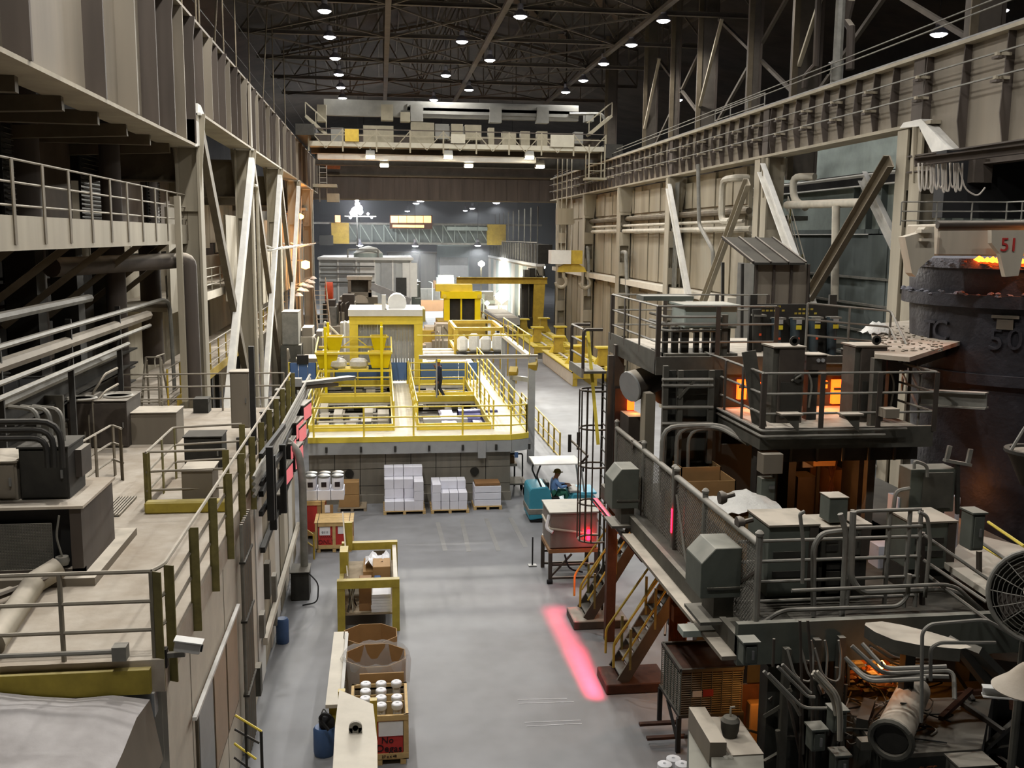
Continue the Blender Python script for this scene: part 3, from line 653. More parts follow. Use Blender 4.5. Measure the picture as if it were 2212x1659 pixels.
br('bracket', 'pipe_grey', cc, PY(360, 1415, 11.75), PY(400, 1412, 11.75), .06, .06); bx('mount', 'iron', cc, PY(352, 1418, 11.75).x, PY(362, 1418, 11.75).x, 11.7, 11.8, PY(355, 1440, 11.75).z, PY(355, 1400, 11.75).z)
cy('lens', 'rubber', cc, q, q+(q-p).normalized()*.02, .045)
# dusty canopy in front
gr = []
for j in range(9):
    row = []
    for i in range(15):
        x = -8.6+i*(5.85/14); y = 7.4+j*.515; z = 4.08+.04*math.sin(i*1.3+j)+.05*math.sin(j*2.1+i*.5)+(.12 if j > 6 else 0)
        if i == 14: z -= .12; x -= .25*(8-j)/8
        row.append((x, y, z))
    gr.append(row)
cnp = thing('dusty_canopy', 'dust-covered pale sheet canopy at the lower left corner', 'canopy', (-5.6, 9.5, 3.4))
ob('sheet_top', M().sheet(gr), 'ash', cnp, smooth=True)
ob('edge_skirt', M().sheet([[r[14] for r in gr], [(r[14][0]+.12, r[14][1], 3.2+.1*math.sin(k)) for k, r in enumerate(gr)]]), 'girder', cnp, smooth=True)
bx('backing', 'beige_steel', cnp, -8.6, -3.2, 7.4, 11.2, 3.3, 3.85)
for k, (x, y) in enumerate(((-8.4, 7.7), (-3.5, 7.7), (-3.5, 11), (-8.4, 11))): bx('leg', 'iron', cnp, x-.06, x+.06, y-.06, y+.06, 0, 3.4)
bx('slot', 'rubber', cnp, -6.6, -4.95, 9.05, 9.12, 4.14, 4.18)
# ---- things on the dusty roof
d = dims(-160, 178, 1262, 1102, RZ, 1.7); x0, x1, y0, y1, z0, z1 = d
ac = thing('cooling_unit', 'large cooling unit with perforated front panel on the dusty roof', 'cooling unit', ((x0+x1)/2, (y0+y1)/2, RZ))
bx('plinth', 'girder', ac, x0, x1+.2, y0-.2, y1+.6, RZ, RZ+.12); bx('housing', 'girder_dark', ac, x0, x1, y0+.12, y1, RZ+.12, z1)
bx('top_plate', 'dusty_roof', ac, x0-.03, x1+.04, y0-.03, y1+.03, z1, z1+.04)
for x in (x0, x1-.16): bx('corner_post', 'girder_dark', ac, x, x+.16, y0, y0+.12, RZ+.12, z1)
bx('bottom_rail', 'girder_dark', ac, x0, x1, y0, y0+.12, RZ+.12, RZ+.2)
gm = M(); nx = 46; nz = 15; xx0, xx1 = x1-2.1, x1-.42; zz0, zz1 = RZ+.2, z1-.22
for i in range(nx+1): gm.bar((xx0+(xx1-xx0)*i/nx, y0+.02, zz0), (xx0+(xx1-xx0)*i/nx, y0+.02, zz1), .013, .013)
for i in range(nz*2+1): gm.bar((xx0, y0+.02, zz0+(zz1-zz0)*i/(nz*2)), (xx1, y0+.02, zz0+(zz1-zz0)*i/(nz*2)), .013, .013)
ob('perforated_panel', gm, 'pipe_grey', ac, kind='stuff'); bx('panel_back', 'rubber', ac, x0+.1, x1-.16, y0+.1, y0+.12, RZ+.2, z1)
tb('loose_cable', 'pipe_grey', ac, [(x1-.3, y0, z1-.1), (x1-.35, y0-.03, z1-.4), (x1-.28, y0-.03, z1-.7), (x1-.33, y0-.03, RZ+.4)], .015, 5, .1)
ob('motor', M().lathe((x1-.3, y0+.02, RZ+.32), [(.01, -.08), (.09, -.06), (.11, 0), (.09, .06), (.01, .08)], 10), 'pipe_grey', ac, smooth=True)
ZT = z1+.04
cabinet('dark ribbed electrical cabinet standing on the cooling unit', dims(48, 150, 1079, 968, ZT, .8), 'mach_dark', 1, conduits=3)
bx('side_box', 'mach_brown', None, *[v for v in dims(153, 178, 1030, 972, ZT+.25, .5)], label='small side box beside the dark cabinet on the cooling unit', cat='box')
cabinet('grey equipment cabinet at the picture edge on the cooling unit', dims(-70, 38, 1082, 1000, ZT, .9), 'girder', 1)
for i, (u0, v0, u1) in enumerate(((0, 880, 118), (0, 890, 100), (0, 905, 85))):
    a = PZ(u1, 975, ZT+.9); tb('arched_conduit', 'iron', None, [(a.x-3.0, a.y+.3, 6.9-i*.12), (a.x, a.y+.3, 6.9-i*.12), (a.x, a.y+.3, ZT+.6)], .045, 8, .5, label='dark arched conduit entering the cabinet top, %s of three' % ('outer', 'middle', 'inner')[i], cat='conduit')
cabinet('tall pale control cabinet on the roof beside the pipe bundle', dims(-10, 108, 962, 815, RZ, .7), 'grey_paint', 2)
cabinet('wide brown electrical box with coiled hoses on top', dims(150, 276, 968, 868, RZ, 1.4), 'mach_brown', 1)
cabinet('brown junction cabinet next to the coiled hose box', dims(285, 382, 960, 893, RZ, .9), 'girder', 0)
for i, (u, v) in enumerate(((165, 878), (245, 872))):
    p = PZ(u, v, 5.75); ob('hose_coil', M().lathe(p+Vector((0, .4, .12)), [(.26, 0), (.3, .03), (.34, 0), (.3, -.03), (.26, 0)], 18), 'pipe_grey', None, label='coiled grey hose lying on the brown box, %s one' % ('left', 'right')[i], cat='hose', smooth=True)
for i in range(5):
    p = PZ(140, 935, RZ)
    tb('side_hose', 'pipe_light', None, [(p.x-.1, p.y-.1+.1*i, 4.65+.13*i), (p.x+.25, p.y-.2, 4.7+.14*i), (p.x+.55, p.y-.15, 4.95+.14*i)], .03, 6, .1, label='pale bent hose beside the coiled hose box, %s from the bottom' % ORD[i], cat='hose', group='bent hoses at the box side')
t = cabinet('tall narrow grey switch cabinet on a post at the roof edge', dims(500, 540, 925, 805, RZ+.35, .5), 'girder', 1, legs=0)
p = PZ(532, 985, RZ); ob('alarm_bell', M().lathe((p.x, p.y-.1, RZ+.3), [(.01, .2), (.12, .18), (.17, .1), (.18, 0)], 12), 'iron', None, label='dark alarm bell under the narrow switch cabinet', cat='bell', smooth=True)
bx('cabinet_post', 'iron', None, p.x+.1, p.x+.22, p.y+.1, p.y+.22, RZ, 7.0, label='dark steel post behind the narrow switch cabinet', cat='post')
bx('leg', 'iron', t, PZ(512, 985, RZ).x-.05, PZ(512, 985, RZ).x+.05, p.y+.3, p.y+.42, RZ, RZ+.36)
# stair opening with curb, grating and guard rails
p = PZ(315, 1108, RZ); q = PZ(500, 1098, RZ)
ob('safety_curb', M().bar((p.x, p.y, RZ+.11), (q.x, p.y, RZ+.11), .22, .22), 'olive_yellow', None, label='worn yellow curb in front of the roof stair opening', cat='curb', bevel=.03)
gt = thing('floor_grating', 'steel bar grating set in the dusty roof', 'grating', PZ(265, 1095, RZ))
a, b = PZ(215, 1118, RZ), PZ(318, 1075, RZ)
bx('frame', 'mach_dark', gt, a.x, b.x-.2, a.y, b.y, RZ, RZ+.015)
for i in range(7): br('bearing_bar', 'rail_left', gt, (a.x+i*(b.x-.2-a.x)/6, a.y, RZ+.03), (a.x+i*(b.x-.2-a.x)/6, b.y, RZ+.03), .03, .03)
railing('olive guard railing around the roof stair opening', [(p.x, p.y+.2, RZ), (p.x, p.y+2.6, RZ), (q.x-.15, p.y+2.9, RZ)], mat='rail_left', pmat='post_olive', step=1.3, flat=.12)
railing('second olive guard railing closing the stair opening front', [(p.x, p.y+.25, RZ), (q.x-.1, p.y+.35, RZ)], mat='rail_left', pmat='post_olive', step=2.5, flat=.12)
a = PZ(178, 1085, RZ); b = PZ(232, 1040, RZ)
railing('short olive railing left of the grating', [(a.x-.1, a.y, RZ), (b.x, b.y+.5, RZ), (b.x+.3, b.y+.1, RZ)], mat='rail_left', pmat='brown_steel', step=1.2, flat=.12)
cabinet('dark control box inside the roof stair opening', dims(400, 480, 1012, 945, RZ, .7), 'mach_dark', 1)
cabinet('brown motor box behind the yellow curb', dims(395, 460, 1096, 1018, RZ, .7), 'girder', 0)
# fallen pipes on the near roof
p, q = PZ(-20, 1395, RZ+.16), PZ(75, 1258, RZ+.16)
tb('flue_pipe', 'beige_steel', None, [p, q, q+Vector((.25, .25, .12))], .16, 12, label='fat dusty pipe lying on the near roof behind the railing', cat='pipe')
tb('loose_bar', 'girder_dark', None, [PZ(-30, 1296, RZ+.22), PZ(135, 1235, RZ+.22)], .04, 6, label='loose brown bar lying across the fat roof pipe', cat='bar')
tb('loose_bar', 'girder', None, [PZ(-40, 1300, RZ+.16), PZ(25, 1275, RZ+.16)], .06, 6, label='short dusty bar at the picture edge under the loose one', cat='bar')
# step ladder
p = PZ(305, 885, RZ); q = PZ(350, 885, RZ); zt = PY(330, 775, p.y).z
sl = thing('step_ladder', 'grey platform step ladder standing at the back of the dusty roof', 'ladder', (p.x, p.y, RZ))
for x, xx in ((p.x, p.x+.1), (q.x, q.x-.08)):
    tb('leg', 'rail_left', sl, [(x, p.y, RZ), (xx, p.y+.4, zt)], .035, 6); tb('leg', 'rail_left', sl, [(x, p.y+1.0, RZ), (xx, p.y+.5, zt-.1)], .03, 6)
for k in (.15, .38, .62): br('tread', 'rail_left', sl, lerp((p.x, p.y, RZ), (p.x+.1, p.y+.4, zt), k), lerp((q.x, p.y, RZ), (q.x-.08, p.y+.4, zt), k), .16, .03)
br('handrail', 'rail_left', sl, (p.x+.1, p.y+.4, zt), (q.x-.08, p.y+.4, zt), .04, .04)
tb('hook_rail', 'pipe_light', sl, [(q.x-.25, p.y+.45, zt-.3), (q.x-.25, p.y+.45, zt), (q.x-.05, p.y+.8, zt+.05)], .02, 5, .1)
railing('thin grey railing along the back of the dusty roof', [(-8, 28.9, RZ), (-2.8, 29.0, RZ)], mat='rail_left', step=2.0)
bx('hinged_cover', 'pipe_grey', None, -8.2, -6.9, 22.5, 22.56, RZ, 6.0, label='grey sheet screen standing behind the coiled hose box', cat='screen')
for i in range(3): tb('step_rail', 'rail_left', None, [(-6.9+.1*i, 24, RZ), (-6.9+.1*i, 24, 5.0+.4*i), (-6.5, 24.4, 5.4+.4*i), (-6.5, 25.5, 5.4+.4*i)], .03, 6, .1, label='bent grey step rail in front of the dark beams, %s from the bottom' % ORD[i], cat='rail', group='bent step rails')
bx('base_tray', 'mach_dark', None, *dims(418, 450, 893, 862, RZ, .5), label='dark tray at the foot of the large bent pipe', cat='tray')
# lower catwalk beyond the control building
cw = thing('lower_catwalk', 'narrow catwalk at roof height beyond the control building', 'walkway', (-7.2, 45, 4.3))
bx('deck_plate', 'dusty_roof', cw, -8.6, -6.2, 29.5, 68, 4.3, 4.42); bx('kick_plate', 'yellow_dull', cw, -6.2, -6.17, 31, 46, 4.3, 4.6)
for y in (31, 38, 45, 52, 60, 67): bx('leg', 'mach_dark', cw, -8.5, -8.3, y, y+.2, 0, 4.3)
for y in (31, 38, 45, 52, 60, 67): bx('leg', 'mach_dark', cw, -6.5, -6.3, y, y+.2, 0, 4.3)
railing('dusty railing along the lower catwalk behind the left braces', [(-6.25, 30, 4.42), (-6.25, 67.5, 4.42)], h=1.15, mat='rail_left', pmat='yellow_dull', step=1.9)
cw = thing('middle_catwalk', 'pale catwalk above the lower one behind the left braces', 'walkway', (-8, 50, 6.9))
bx('deck_plate', 'beige_steel', cw, -9.8, -7.4, 36, 90, 6.8, 6.95); bx('fascia', 'offwhite', cw, -7.4, -7.36, 36, 90, 6.7, 7.05)
for y in (37, 47, 57, 67, 77, 89): bx('leg', 'beige_steel', cw, -9.6, -9.45, y, y+.15, 0, 6.8)
railing('thin railing on the pale middle catwalk', [(-7.5, 36.5, 6.95), (-7.5, 89, 6.95)], mat='pipe_light', step=2.4)
# display boards on the wall
db = thing('display_bracket', 'black steel bracket frame holding the red display boards', 'bracket', (-2.4, 25, 1.5))
P_ = lambda u, v: PX(u, v, -2.25)
for i, (u0, v0, u1, v1) in enumerate(((500+300*.29, 760+770*.29, 500+330*.29, 760+1280*.29), (582, 965, 592, 1108), (610, 960, 618, 1095))):
    a, b = P_(u0, v0), P_(u1, v1); br('upright', 'black_metal', db, (a.x, a.y, b.z), (a.x, a.y, a.z), .14, .14)
for v in (985, 1045, 1110):
    a = P_(580, v); b = P_(615, v); br('arm', 'black_metal', db, (-2.4, a.y, a.z), (-2.25, b.y, a.z), .08, .1)
for z in (3.0, 4.2): br('back_rail', 'black_metal', db, (-2.5, 20.5, z), (-2.5, 33.5, z), .1, .12)
for i, (uL, vt, vb, uR, yl) in enumerate(((656, 882, 910, 672, 29), (640, 920, 950, 655, 27.5), (628, 965, 996, 639, 26), (646, 930, 959, 661, 27.8), (638, 978, 1014, 654, 26.4), (616, 1020, 1050, 632, 24.8), (606, 1075, 1106, 615, 23.5))):
    L_ = PY(uL, vt, yl); R_ = PY(uR, vt, yl+1.0); zt_ = L_.z; zb_ = PY(uL, vb, yl).z; a = Vector((L_.x, L_.y, 0)); b = Vector((R_.x, R_.y, 0)); dd = (b-a).normalized(); nn = Vector((dd.y, -dd.x, 0)); Z_ = Vector((0, 0, 1))
    t = thing('display_board', 'pink red lit display board on the left wall, %s' % ('topmost of the stair-stepped set', 'upper inner one', 'middle inner one', 'upper outer one', 'lower outer one', 'single one below the pair', 'lowest one by the bracket foot')[i], 'display', (a.x, a.y, zb_), 'red display boards on the left wall')
    f0, f1 = a-dd*.05, b+dd*.05; ob('casing', M().hexa([f0+Z_*(zb_-.06), f1+Z_*(zb_-.06), f1-nn*.2+Z_*(zb_-.06), f0-nn*.2+Z_*(zb_-.06)], [f0+Z_*(zt_+.06), f1+Z_*(zt_+.06), f1-nn*.2+Z_*(zt_+.06), f0-nn*.2+Z_*(zt_+.06)]), 'black_metal', t)
    ob('screen', M().hexa([a+Z_*zb_, b+Z_*zb_, b+nn*.012+Z_*zb_, a+nn*.012+Z_*zb_], [a+Z_*zt_, b+Z_*zt_, b+nn*.012+Z_*zt_, a+nn*.012+Z_*zt_]), 'led_red', t)
    ob('top_lip', M().hexa([f0+nn*.02+Z_*(zt_+.06), f1+nn*.02+Z_*(zt_+.06), f1-nn*.2+Z_*(zt_+.06), f0-nn*.2+Z_*(zt_+.06)], [f0+nn*.02+Z_*(zt_+.09), f1+nn*.02+Z_*(zt_+.09), f1-nn*.2+Z_*(zt_+.09), f0-nn*.2+Z_*(zt_+.09)]), 'pipe_grey', t)
    ob('wall_bracket', M().bar(lerp(a, b, .5)-nn*.2+Z_*((zt_+zb_)/2), Vector((-2.62, lerp(a, b, .5).y, (zt_+zb_)/2)), .08, .08), 'black_metal', t)
for i in range(4): tb('edge_conduit', 'pipe_grey', None, [(-2.45, 19, 4.55+.12*i), (-2.35, 33, 4.6+.12*i)], .04, 6, label='grey conduit along the roof edge behind the display boards, %s from the bottom' % ORD[i], cat='conduit', group='roof edge conduits')
for i, (y, z) in enumerate(((24.5, 4.5), (26.5, 4.5), (28, 4.5))): cabinet('small grey box among the roof edge conduits, %s from the viewer' % ORD[i], [-2.95, -2.6, y, y+.4, z, z+.7], 'mach', 1, name='switch_box', cat='box', group='boxes at the roof edge')
fx = thing('strip_light', 'long grey strip light on an arm above the yellow platform', 'light fixture', PY(640, 825, 31))
a, b = PY(638, 830, 31), PY(760, 815, 33)
ob('housing', M().bar(a, b, .35, .1), 'pipe_grey', fx); ob('reflector', M().bar(a+Vector((0, 0, -.12)), lerp(a, b, .7)+Vector((0, 0, -.16)), .25, .1), 'brown_steel', fx)
bx('end_box', 'grey_paint', fx, a.x-.15, a.x+.2, a.y-.2, a.y+.1, a.z-.05, a.z+.2); br('post', 'iron', fx, a, (a.x, a.y, 4.6), .08, .08)
br('base_bracket', 'iron', fx, (a.x, a.y, 4.6), (-2.7, 29.2, 4.4), .1, .1)
# ================================================================== casting platform
FY = 34.87
DZ = PY(880, 944, FY).z
pl = thing('casting_platform', 'white-decked casting platform edged in bright yellow in mid hall', 'platform', (1.5, 45, 0))
XL = -2.6; XR = PZ(1140, 936, DZ).x; XC = PZ(1105, 941, DZ).x; YB = 58.0
FC = PZ(1140, 936, DZ).y
def zY(v): return PZ(850, v, DZ).y
def zX(u, v): return PZ(u, v, DZ).x
ya, yb, yc, yd = zY(930), zY(868), zY(860), zY(832)
lx0, lx1 = zX(668, 930), zX(848, 930); rx0, rx1 = zX(905, 930), zX(1062, 930)
T = .12
def slab(x0, x1, y0, y1): bx('deck_slab', 'platform_deck', pl, x0, x1, y0, y1, DZ-T, DZ)
ob('deck_slab', M().prism([(XL, FY, DZ-T), (XC, FY, DZ-T), (XR, FC, DZ-T), (XR, ya, DZ-T), (XL, ya, DZ-T)], (0, 0, T)), 'platform_deck', pl)
slab(XL, lx0, ya, yd); slab(lx1, rx0, ya, yd); slab(rx1, XR, ya, yd); slab(lx0, lx1, yb, yc); slab(rx0, rx1, yb, yc); slab(XL, XR, yd, YB)
fas = [((XL, FY), (XC, FY)), ((XC, FY), (XR, FC)), ((XR, FC), (XR, YB))]
for (a, b) in fas:
    br('edge_band', 'yellow', pl, (a[0], a[1]-.03, DZ-.06), (b[0], b[1]-.03, DZ-.06), .06, .2)
    br('fascia_beam', 'grey_paint', pl, (a[0], a[1], DZ-.38), (b[0], b[1], DZ-.38), .1, .42)
n = 8
for i in range(n):
    x0 = XL+(4.6-XL)*i/n; x1 = XL+(4.6-XL)*(i+1)/n
    for k, (z0, z1) in enumerate(((.02, .62), (.64, 1.24), (1.26, DZ-.55))):
        bx('wall_block', 'pit_wall', pl, x0+.012, x1-.012, FY+.25, FY+.5, z0, z1)
bx('wall_core', 'mach_dark', pl, XL, 4.6, FY+.3, YB, 0, DZ-.6); bx('wall_base', 'pit_wall', pl, XL, 4.62, FY+.15, FY+.25, 0, .32)
for i in range(7): bx('bracket_clip', 'iron', pl, XL+.6+i*1.2, XL+.68+i*1.2, FY-.14, FY-.06, DZ-.5, DZ-.3)
bx('sign_plate', 'grey_paint', pl, PY(1033, 970, FY-.2).x, PY(1050, 970, FY-.2).x, FY-.12, FY-.09, PY(1040, 988, FY).z, PY(1040, 952, FY).z)
bx('blue_sign', 'blue_bin', pl, 4.72, 4.85, FY-.02, FY, 1.62, 1.82)
for x in (PY(755, 1050, FY+.2).x, PY(1025, 1035, FY+.2).x): ob('pipe_stub', M().lathe((x, FY+.22, 1.1), [(.1, 0), (.16, .01), (.16, -.06), (.1, -.06)], 12, 'y'), 'mach_dark', pl)
# kick plates round the pits
def kick(x0, x1, y0, y1):
    for (a, b) in (((x0, y0), (x1, y0)), ((x1, y0), (x1, y1)), ((x1, y1), (x0, y1)), ((x0, y1), (x0, y0))):
        br('kick_plate', 'yellow', pl, (a[0], a[1], DZ+.12), (b[0], b[1], DZ+.12), .05, .26)
for q in ((lx0, lx1, ya, yb), (lx0, lx1, yc, yd), (rx0, rx1, ya, yb), (rx0, rx1, yc, yd)): kick(*q)
ry = dict(mat='yellow', step=1.7, r=.03)
railing('yellow railing along the front edge of the casting platform', [(XL+.2, FY+.1, DZ), (XC, FY+.1, DZ), (XR-.05, FC, DZ)], **ry)
railing('yellow railing on the right edge of the casting platform', [(XR-.05, FC, DZ), (XR-.05, YB-4, DZ)], **ry)
railing('yellow railing right of the right-hand casting pits', [(rx1+.1, ya, DZ), (rx1+.1, yd, DZ)], **ry)
railing('yellow railing on the aisle side of the right-hand pits', [(rx0-.05, ya, DZ), (rx0-.05, yd+1, DZ)], toe=.3, tmat='yellow', **ry)
railing('yellow railing on the aisle side of the left-hand pits', [(lx1+.05, ya, DZ), (lx1+.05, yd+1, DZ)], **ry)
railing('yellow railing in front of the far left pit', [(lx0, yb, DZ), (lx1, yb, DZ)], **ry)
railing('yellow railing behind the far left pit', [(lx0, yd, DZ), (lx1, yd, DZ)], **ry)
railing('yellow railing in front of the far right pit where the worker stands', [(rx0+.3, yc, DZ), (rx1-.4, yc, DZ)], h=.9, **ry)
railing('yellow railing behind the far right pit', [(rx0, yd, DZ), (rx1, yd, DZ)], toe=.25, tmat='yellow', **ry)
railing('yellow railing at the left edge of the casting platform', [(lx0-.1, ya, DZ), (lx0-.1, yd+3, DZ)], **ry)
# machinery in the pits
def mould(label, x0, x1, y0, y1, seed, cols):
    rnd = random.Random(seed); t = thing('casting_table', label, 'machine', ((x0+x1)/2, (y0+y1)/2, DZ-.6))
    bx('pit_floor', cols[0], t, x0, x1, y0, y1, DZ-.62, DZ-.55); nx, ny = 5, 4
    for i in range(nx):
        for j in range(ny):
            w = (x1-x0)/nx; h = (y1-y0)/ny; a = x0+i*w+rnd.uniform(.05, .2); b = y0+j*h+rnd.uniform(.05, .2)
            bx('mould_block', cols[1+rnd.randrange(len(cols)-1)], t, a, a+w*rnd.uniform(.5, .85), b, b+h*rnd.uniform(.4, .8), DZ-.55, DZ-.35+rnd.uniform(0, .45))
    for i in range(4):
        y = y0+(y1-y0)*(i+.5)/4; tb('feed_pipe', cols[1], t, [(x0+.1, y, DZ-.1), (x1-.1, y+rnd.uniform(-.3, .3), DZ-.05)], .05, 6)
    return t
mould('grey casting table in the near left pit', lx0+.05, lx1-.05, ya+.05, yb-.05, 1, ['mach_dark', 'offwhite', 'pipe_grey', 'white_paint', 'mach_brown'])
mould('dark casting table with hoses in the far left pit', lx0+.05, lx1-.05, yc+.05, yd-.05, 2, ['mach_dark', 'pipe_grey', 'mach', 'offwhite'])
defm('indigo', '4b4a78', .25, var=.3, scale=2, metal=.3); defm('indigo_dark', '2f2e48', .3, var=.3, scale=2)
t = thing('casting_table', 'shiny indigo steel casting table in the near right pit', 'machine', ((rx0+rx1)/2, (ya+yb)/2, DZ-.6))
bx('pit_floor', 'mach', t, rx0+.05, rx1-.05, ya+.05, yb-.05, DZ-.62, DZ-.55)
for i in range(3): bx('steel_panel', ('indigo', 'indigo_dark', 'indigo')[i], t, rx0+1.0+i*.62, rx0+1.58+i*.62, ya+.4, yb-1.0, DZ-.5, DZ-.2-.1*(i % 2))
ob('curved_cover', M().lathe(((rx0+rx1)/2+.4, (ya+yb)/2+.6, DZ-.6), [(.7, 0), (.7, 1.6)], 12, 'x', 0, math.pi), 'indigo', t, smooth=True)
for i in range(2): bx('side_beam', 'white_paint', t, rx0+.3, rx1-.6, ya+.2+i*2.8, ya+.5+i*2.8, DZ-.4, DZ-.15)
mould('grey casting table in the far right pit', rx0+.05, rx1-.05, yc+.05, yd-.05, 4, ['mach', 'pipe_grey', 'mach_brown', 'indigo_dark'])
# blue screens at the back of the platform
for i, (u0, u1, y) in enumerate(((625, 684, 44.5), (722, 880, 47.72), (907, 1032, 47.72))):
    a, b = PY(u0, 800, y), PY(u1, 800, y)
    t = thing('blue_screen', ('small blue screen with clamp by the display boards', 'blue screen between the yellow hoppers and the booth', 'wide blue screen behind the worker')[i], 'screen', ((a.x+b.x)/2, y, DZ))
    z0, z1 = PY(u0, 822, y).z, PY(u0, 784, y).z
    for k in range(3): bx('panel', 'blue_panel', t, a.x+(b.x-a.x)*k/3+.01, a.x+(b.x-a.x)*(k+1)/3-.01, y, y+.04, z0, z1)
    for x in (a.x, b.x): bx('leg', 'yellow', t, x-.04, x+.04, y, y+.06, DZ if i else 0, z1+.03)
    if i == 0: bx('clamp', 'black_metal', t, (a.x+b.x)/2-.25, (a.x+b.x)/2+.25, y-.1, y+.1, z1-.05, z1+.35)
# booth with yellow portal frame
BY = 48.0; p0, p1 = PY(766, 830, BY), PY(904, 830, BY); zt = PY(835, 682, BY).z
bo = thing('furnace_booth', 'white topped booth with yellow portal frame and corrugated curtain', 'booth', ((p0.x+p1.x)/2, BY+1.5, DZ))
for x in (p0.x, p1.x): bx('frame_post', 'yellow', bo, x-.2, x+.2, BY-.2, BY+.2, DZ, zt-.4)
bx('frame_beam', 'yellow', bo, p0.x-.21, p1.x+.21, BY-.21, BY+.21, zt-.4, zt)
for i in range(20):
    x = p0.x+.2+(p1.x-p0.x-.4)*i/20; bx('curtain_strip', 'grey_paint', bo, x, x+(p1.x-p0.x-.4)/20-.012, BY+.1+(i % 2)*.03, BY+.17+(i % 2)*.03, DZ+.1, zt-.4)
bx('roof', 'white_paint', bo, p0.x-.25, p1.x+.2, BY-.3, BY+3.2, zt, zt+.3)
for x in (p0.x+.05, p1.x-.05): bx('side_wall', 'grey_paint', bo, x-.05, x+.05, BY+.2, BY+3.1, DZ, zt)
bx('roof_seam', 'pipe_grey', bo, (p0.x+p1.x)/2-.03, (p0.x+p1.x)/2+.03, BY-.3, BY+3.2, zt+.3, zt+.36)
bx('exhaust_post', 'white_paint', bo, (p0.x+p1.x)/2-.2, (p0.x+p1.x)/2, BY-.1, BY+.1, zt+.3, zt+1.0)
ob('vent_drum', M().lathe(((p0.x+p1.x)/2+.55, BY+1.4, zt+.55), [(.4, -.6), (.45, -.6), (.45, .6), (.4, .6)], 16, 'y'), 'white_paint', bo, smooth=True)
# yellow hoppers
HY = 45.2
hr_ = thing('hopper_rack', 'yellow pipe rack carrying the four hoppers', 'rack', (PY(760, 790, HY).x, HY, DZ))
hz = PY(700, 796, HY).z
a, b = PY(682, 765, HY), PY(846, 765, HY)
for y in (HY-.3, HY+2.2):
    for x in (a.x+.45, b.x-.45): bx('post', 'bright_yellow', hr_, x-.06, x+.06, y-.06, y+.06, DZ, hz+1.9)
    for z in (hz-.08, hz+.72): br('cross_rail', 'yellow', hr_, (a.x, y, z), (b.x, y, z), .1, .1)
for x in (a.x, b.x):
    for z in (hz+.74,): br('side_rail', 'yellow', hr_, (x, HY-.3, z), (x, HY+2.2, z+.45), .06, .06)
br('x_brace', 'yellow', hr_, (a.x+.4, HY+2.2, hz+.2), ((a.x+b.x)/2, HY+2.2, hz+1.2), .04, .04); br('x_brace', 'yellow', hr_, (b.x-.4, HY+2.2, hz+.2), ((a.x+b.x)/2, HY+2.2, hz+1.2), .04, .04)
for z in (hz+1.2,): br('top_rail', 'yellow', hr_, (a.x+.1, HY+2.2, z), (b.x-.1, HY+2.2, z), .06, .06)
def hopper(label, x0, x1, y, z0, z1):
    t = thing('yellow_hopper', label, 'hopper', ((x0+x1)/2, y+.4, z0), 'yellow hoppers on the rack'); e = .16
    bot = [(x0+e, y+e, z0), (x1-e, y+e, z0), (x1-e, y+.9-e, z0), (x0+e, y+.9-e, z0)]; top = [(x0, y, z1), (x1, y, z1), (x1, y+.9, z1), (x0, y+.9, z1)]
    ob('tub', M().add(bot+top, [(0, 3, 2, 1), (0, 1, 5, 4), (1, 2, 6, 5), (2, 3, 7, 6), (3, 0, 4, 7)]), 'bright_yellow', t)
    for (p, q) in ((0, 1), (1, 2), (2, 3), (3, 0)): br('rim', 'yellow', t, top[p], top[q], .05, .06)
for i, (xa, xb, y, dz) in enumerate(((a.x, a.x+1.0, HY-.2, 0), (b.x-1.05, b.x, HY-.2, 0), (a.x+.35, a.x+1.15, HY+1.6, .55), (b.x-.95, b.x-.2, HY+1.6, .55))):
    hopper('bright yellow tapered hopper, %s of the rack' % ('front left', 'front right', 'rear left', 'rear right')[i], xa, xb, y, hz+dz, hz+.7+dz)
for i in range(2):
    m = M(); x = (a.x+b.x)/2-.75+i*.95
    ob('white_sack', M().lathe((x, HY+.2, hz), [(.3, 0), (.42, .1), (.42, .3), (.3, .42), (.01, .46)], 9), 'crumpled', None, label='crumpled white sack between the hoppers, %s' % ('left one', 'right one')[i], cat='sack', smooth=True, group='white sacks on the rack')
bx('sack_shelf', 'yellow', hr_, a.x+1.0, b.x-1.05, HY-.25, HY+.8, hz-.06, hz)
# grey gantry posts and cross beam right of the platform
gn = thing('gantry_posts', 'grey steel posts and cross beam standing at the platform right corner', 'frame', PZ(1146, 998, 0))
p = PZ(1146, 998, 0); zt = PY(1150, 770, p.y).z
bx('post', 'grey_paint', gn, p.x-.14, p.x+.14, p.y-.14, p.y+.14, 0, zt); bx('post', 'grey_paint', gn, p.x-.75, p.x-.5, p.y+1.4, p.y+1.65, 0, zt-1.0)
ib('cross_beam', 'offwhite', gn, (PY(905, 769, p.y).x, p.y, zt), (p.x+.25, p.y, zt), .2, .16, .03)
br('arm', 'grey_paint', gn, (p.x-.6, p.y+1.5, zt-1.1), (p.x, p.y, zt-1.0), .16, .2)
for i, (dx, dy) in enumerate(((-.62, 1.5), (.0, -.05))): ob('floodlight', M().bar((p.x+dx, p.y+dy-.15, zt-.95+.5*i), (p.x+dx+.1, p.y+dy+.15, zt-.75+.5*i), .35, .3), 'yellow_dull', gn)
for x in (p.x-4, p.x-2.2): br('hanger', 'grey_paint', gn, (x, p.y, zt), (x, p.y, zt-1.7), .06, .06)
tb('upper_rail', 'yellow', gn, [(p.x-4.8, p.y, zt+.9), (p.x-.1, p.y, zt+.9), (p.x-.1, p.y+9, zt+.9)], .03, 6)
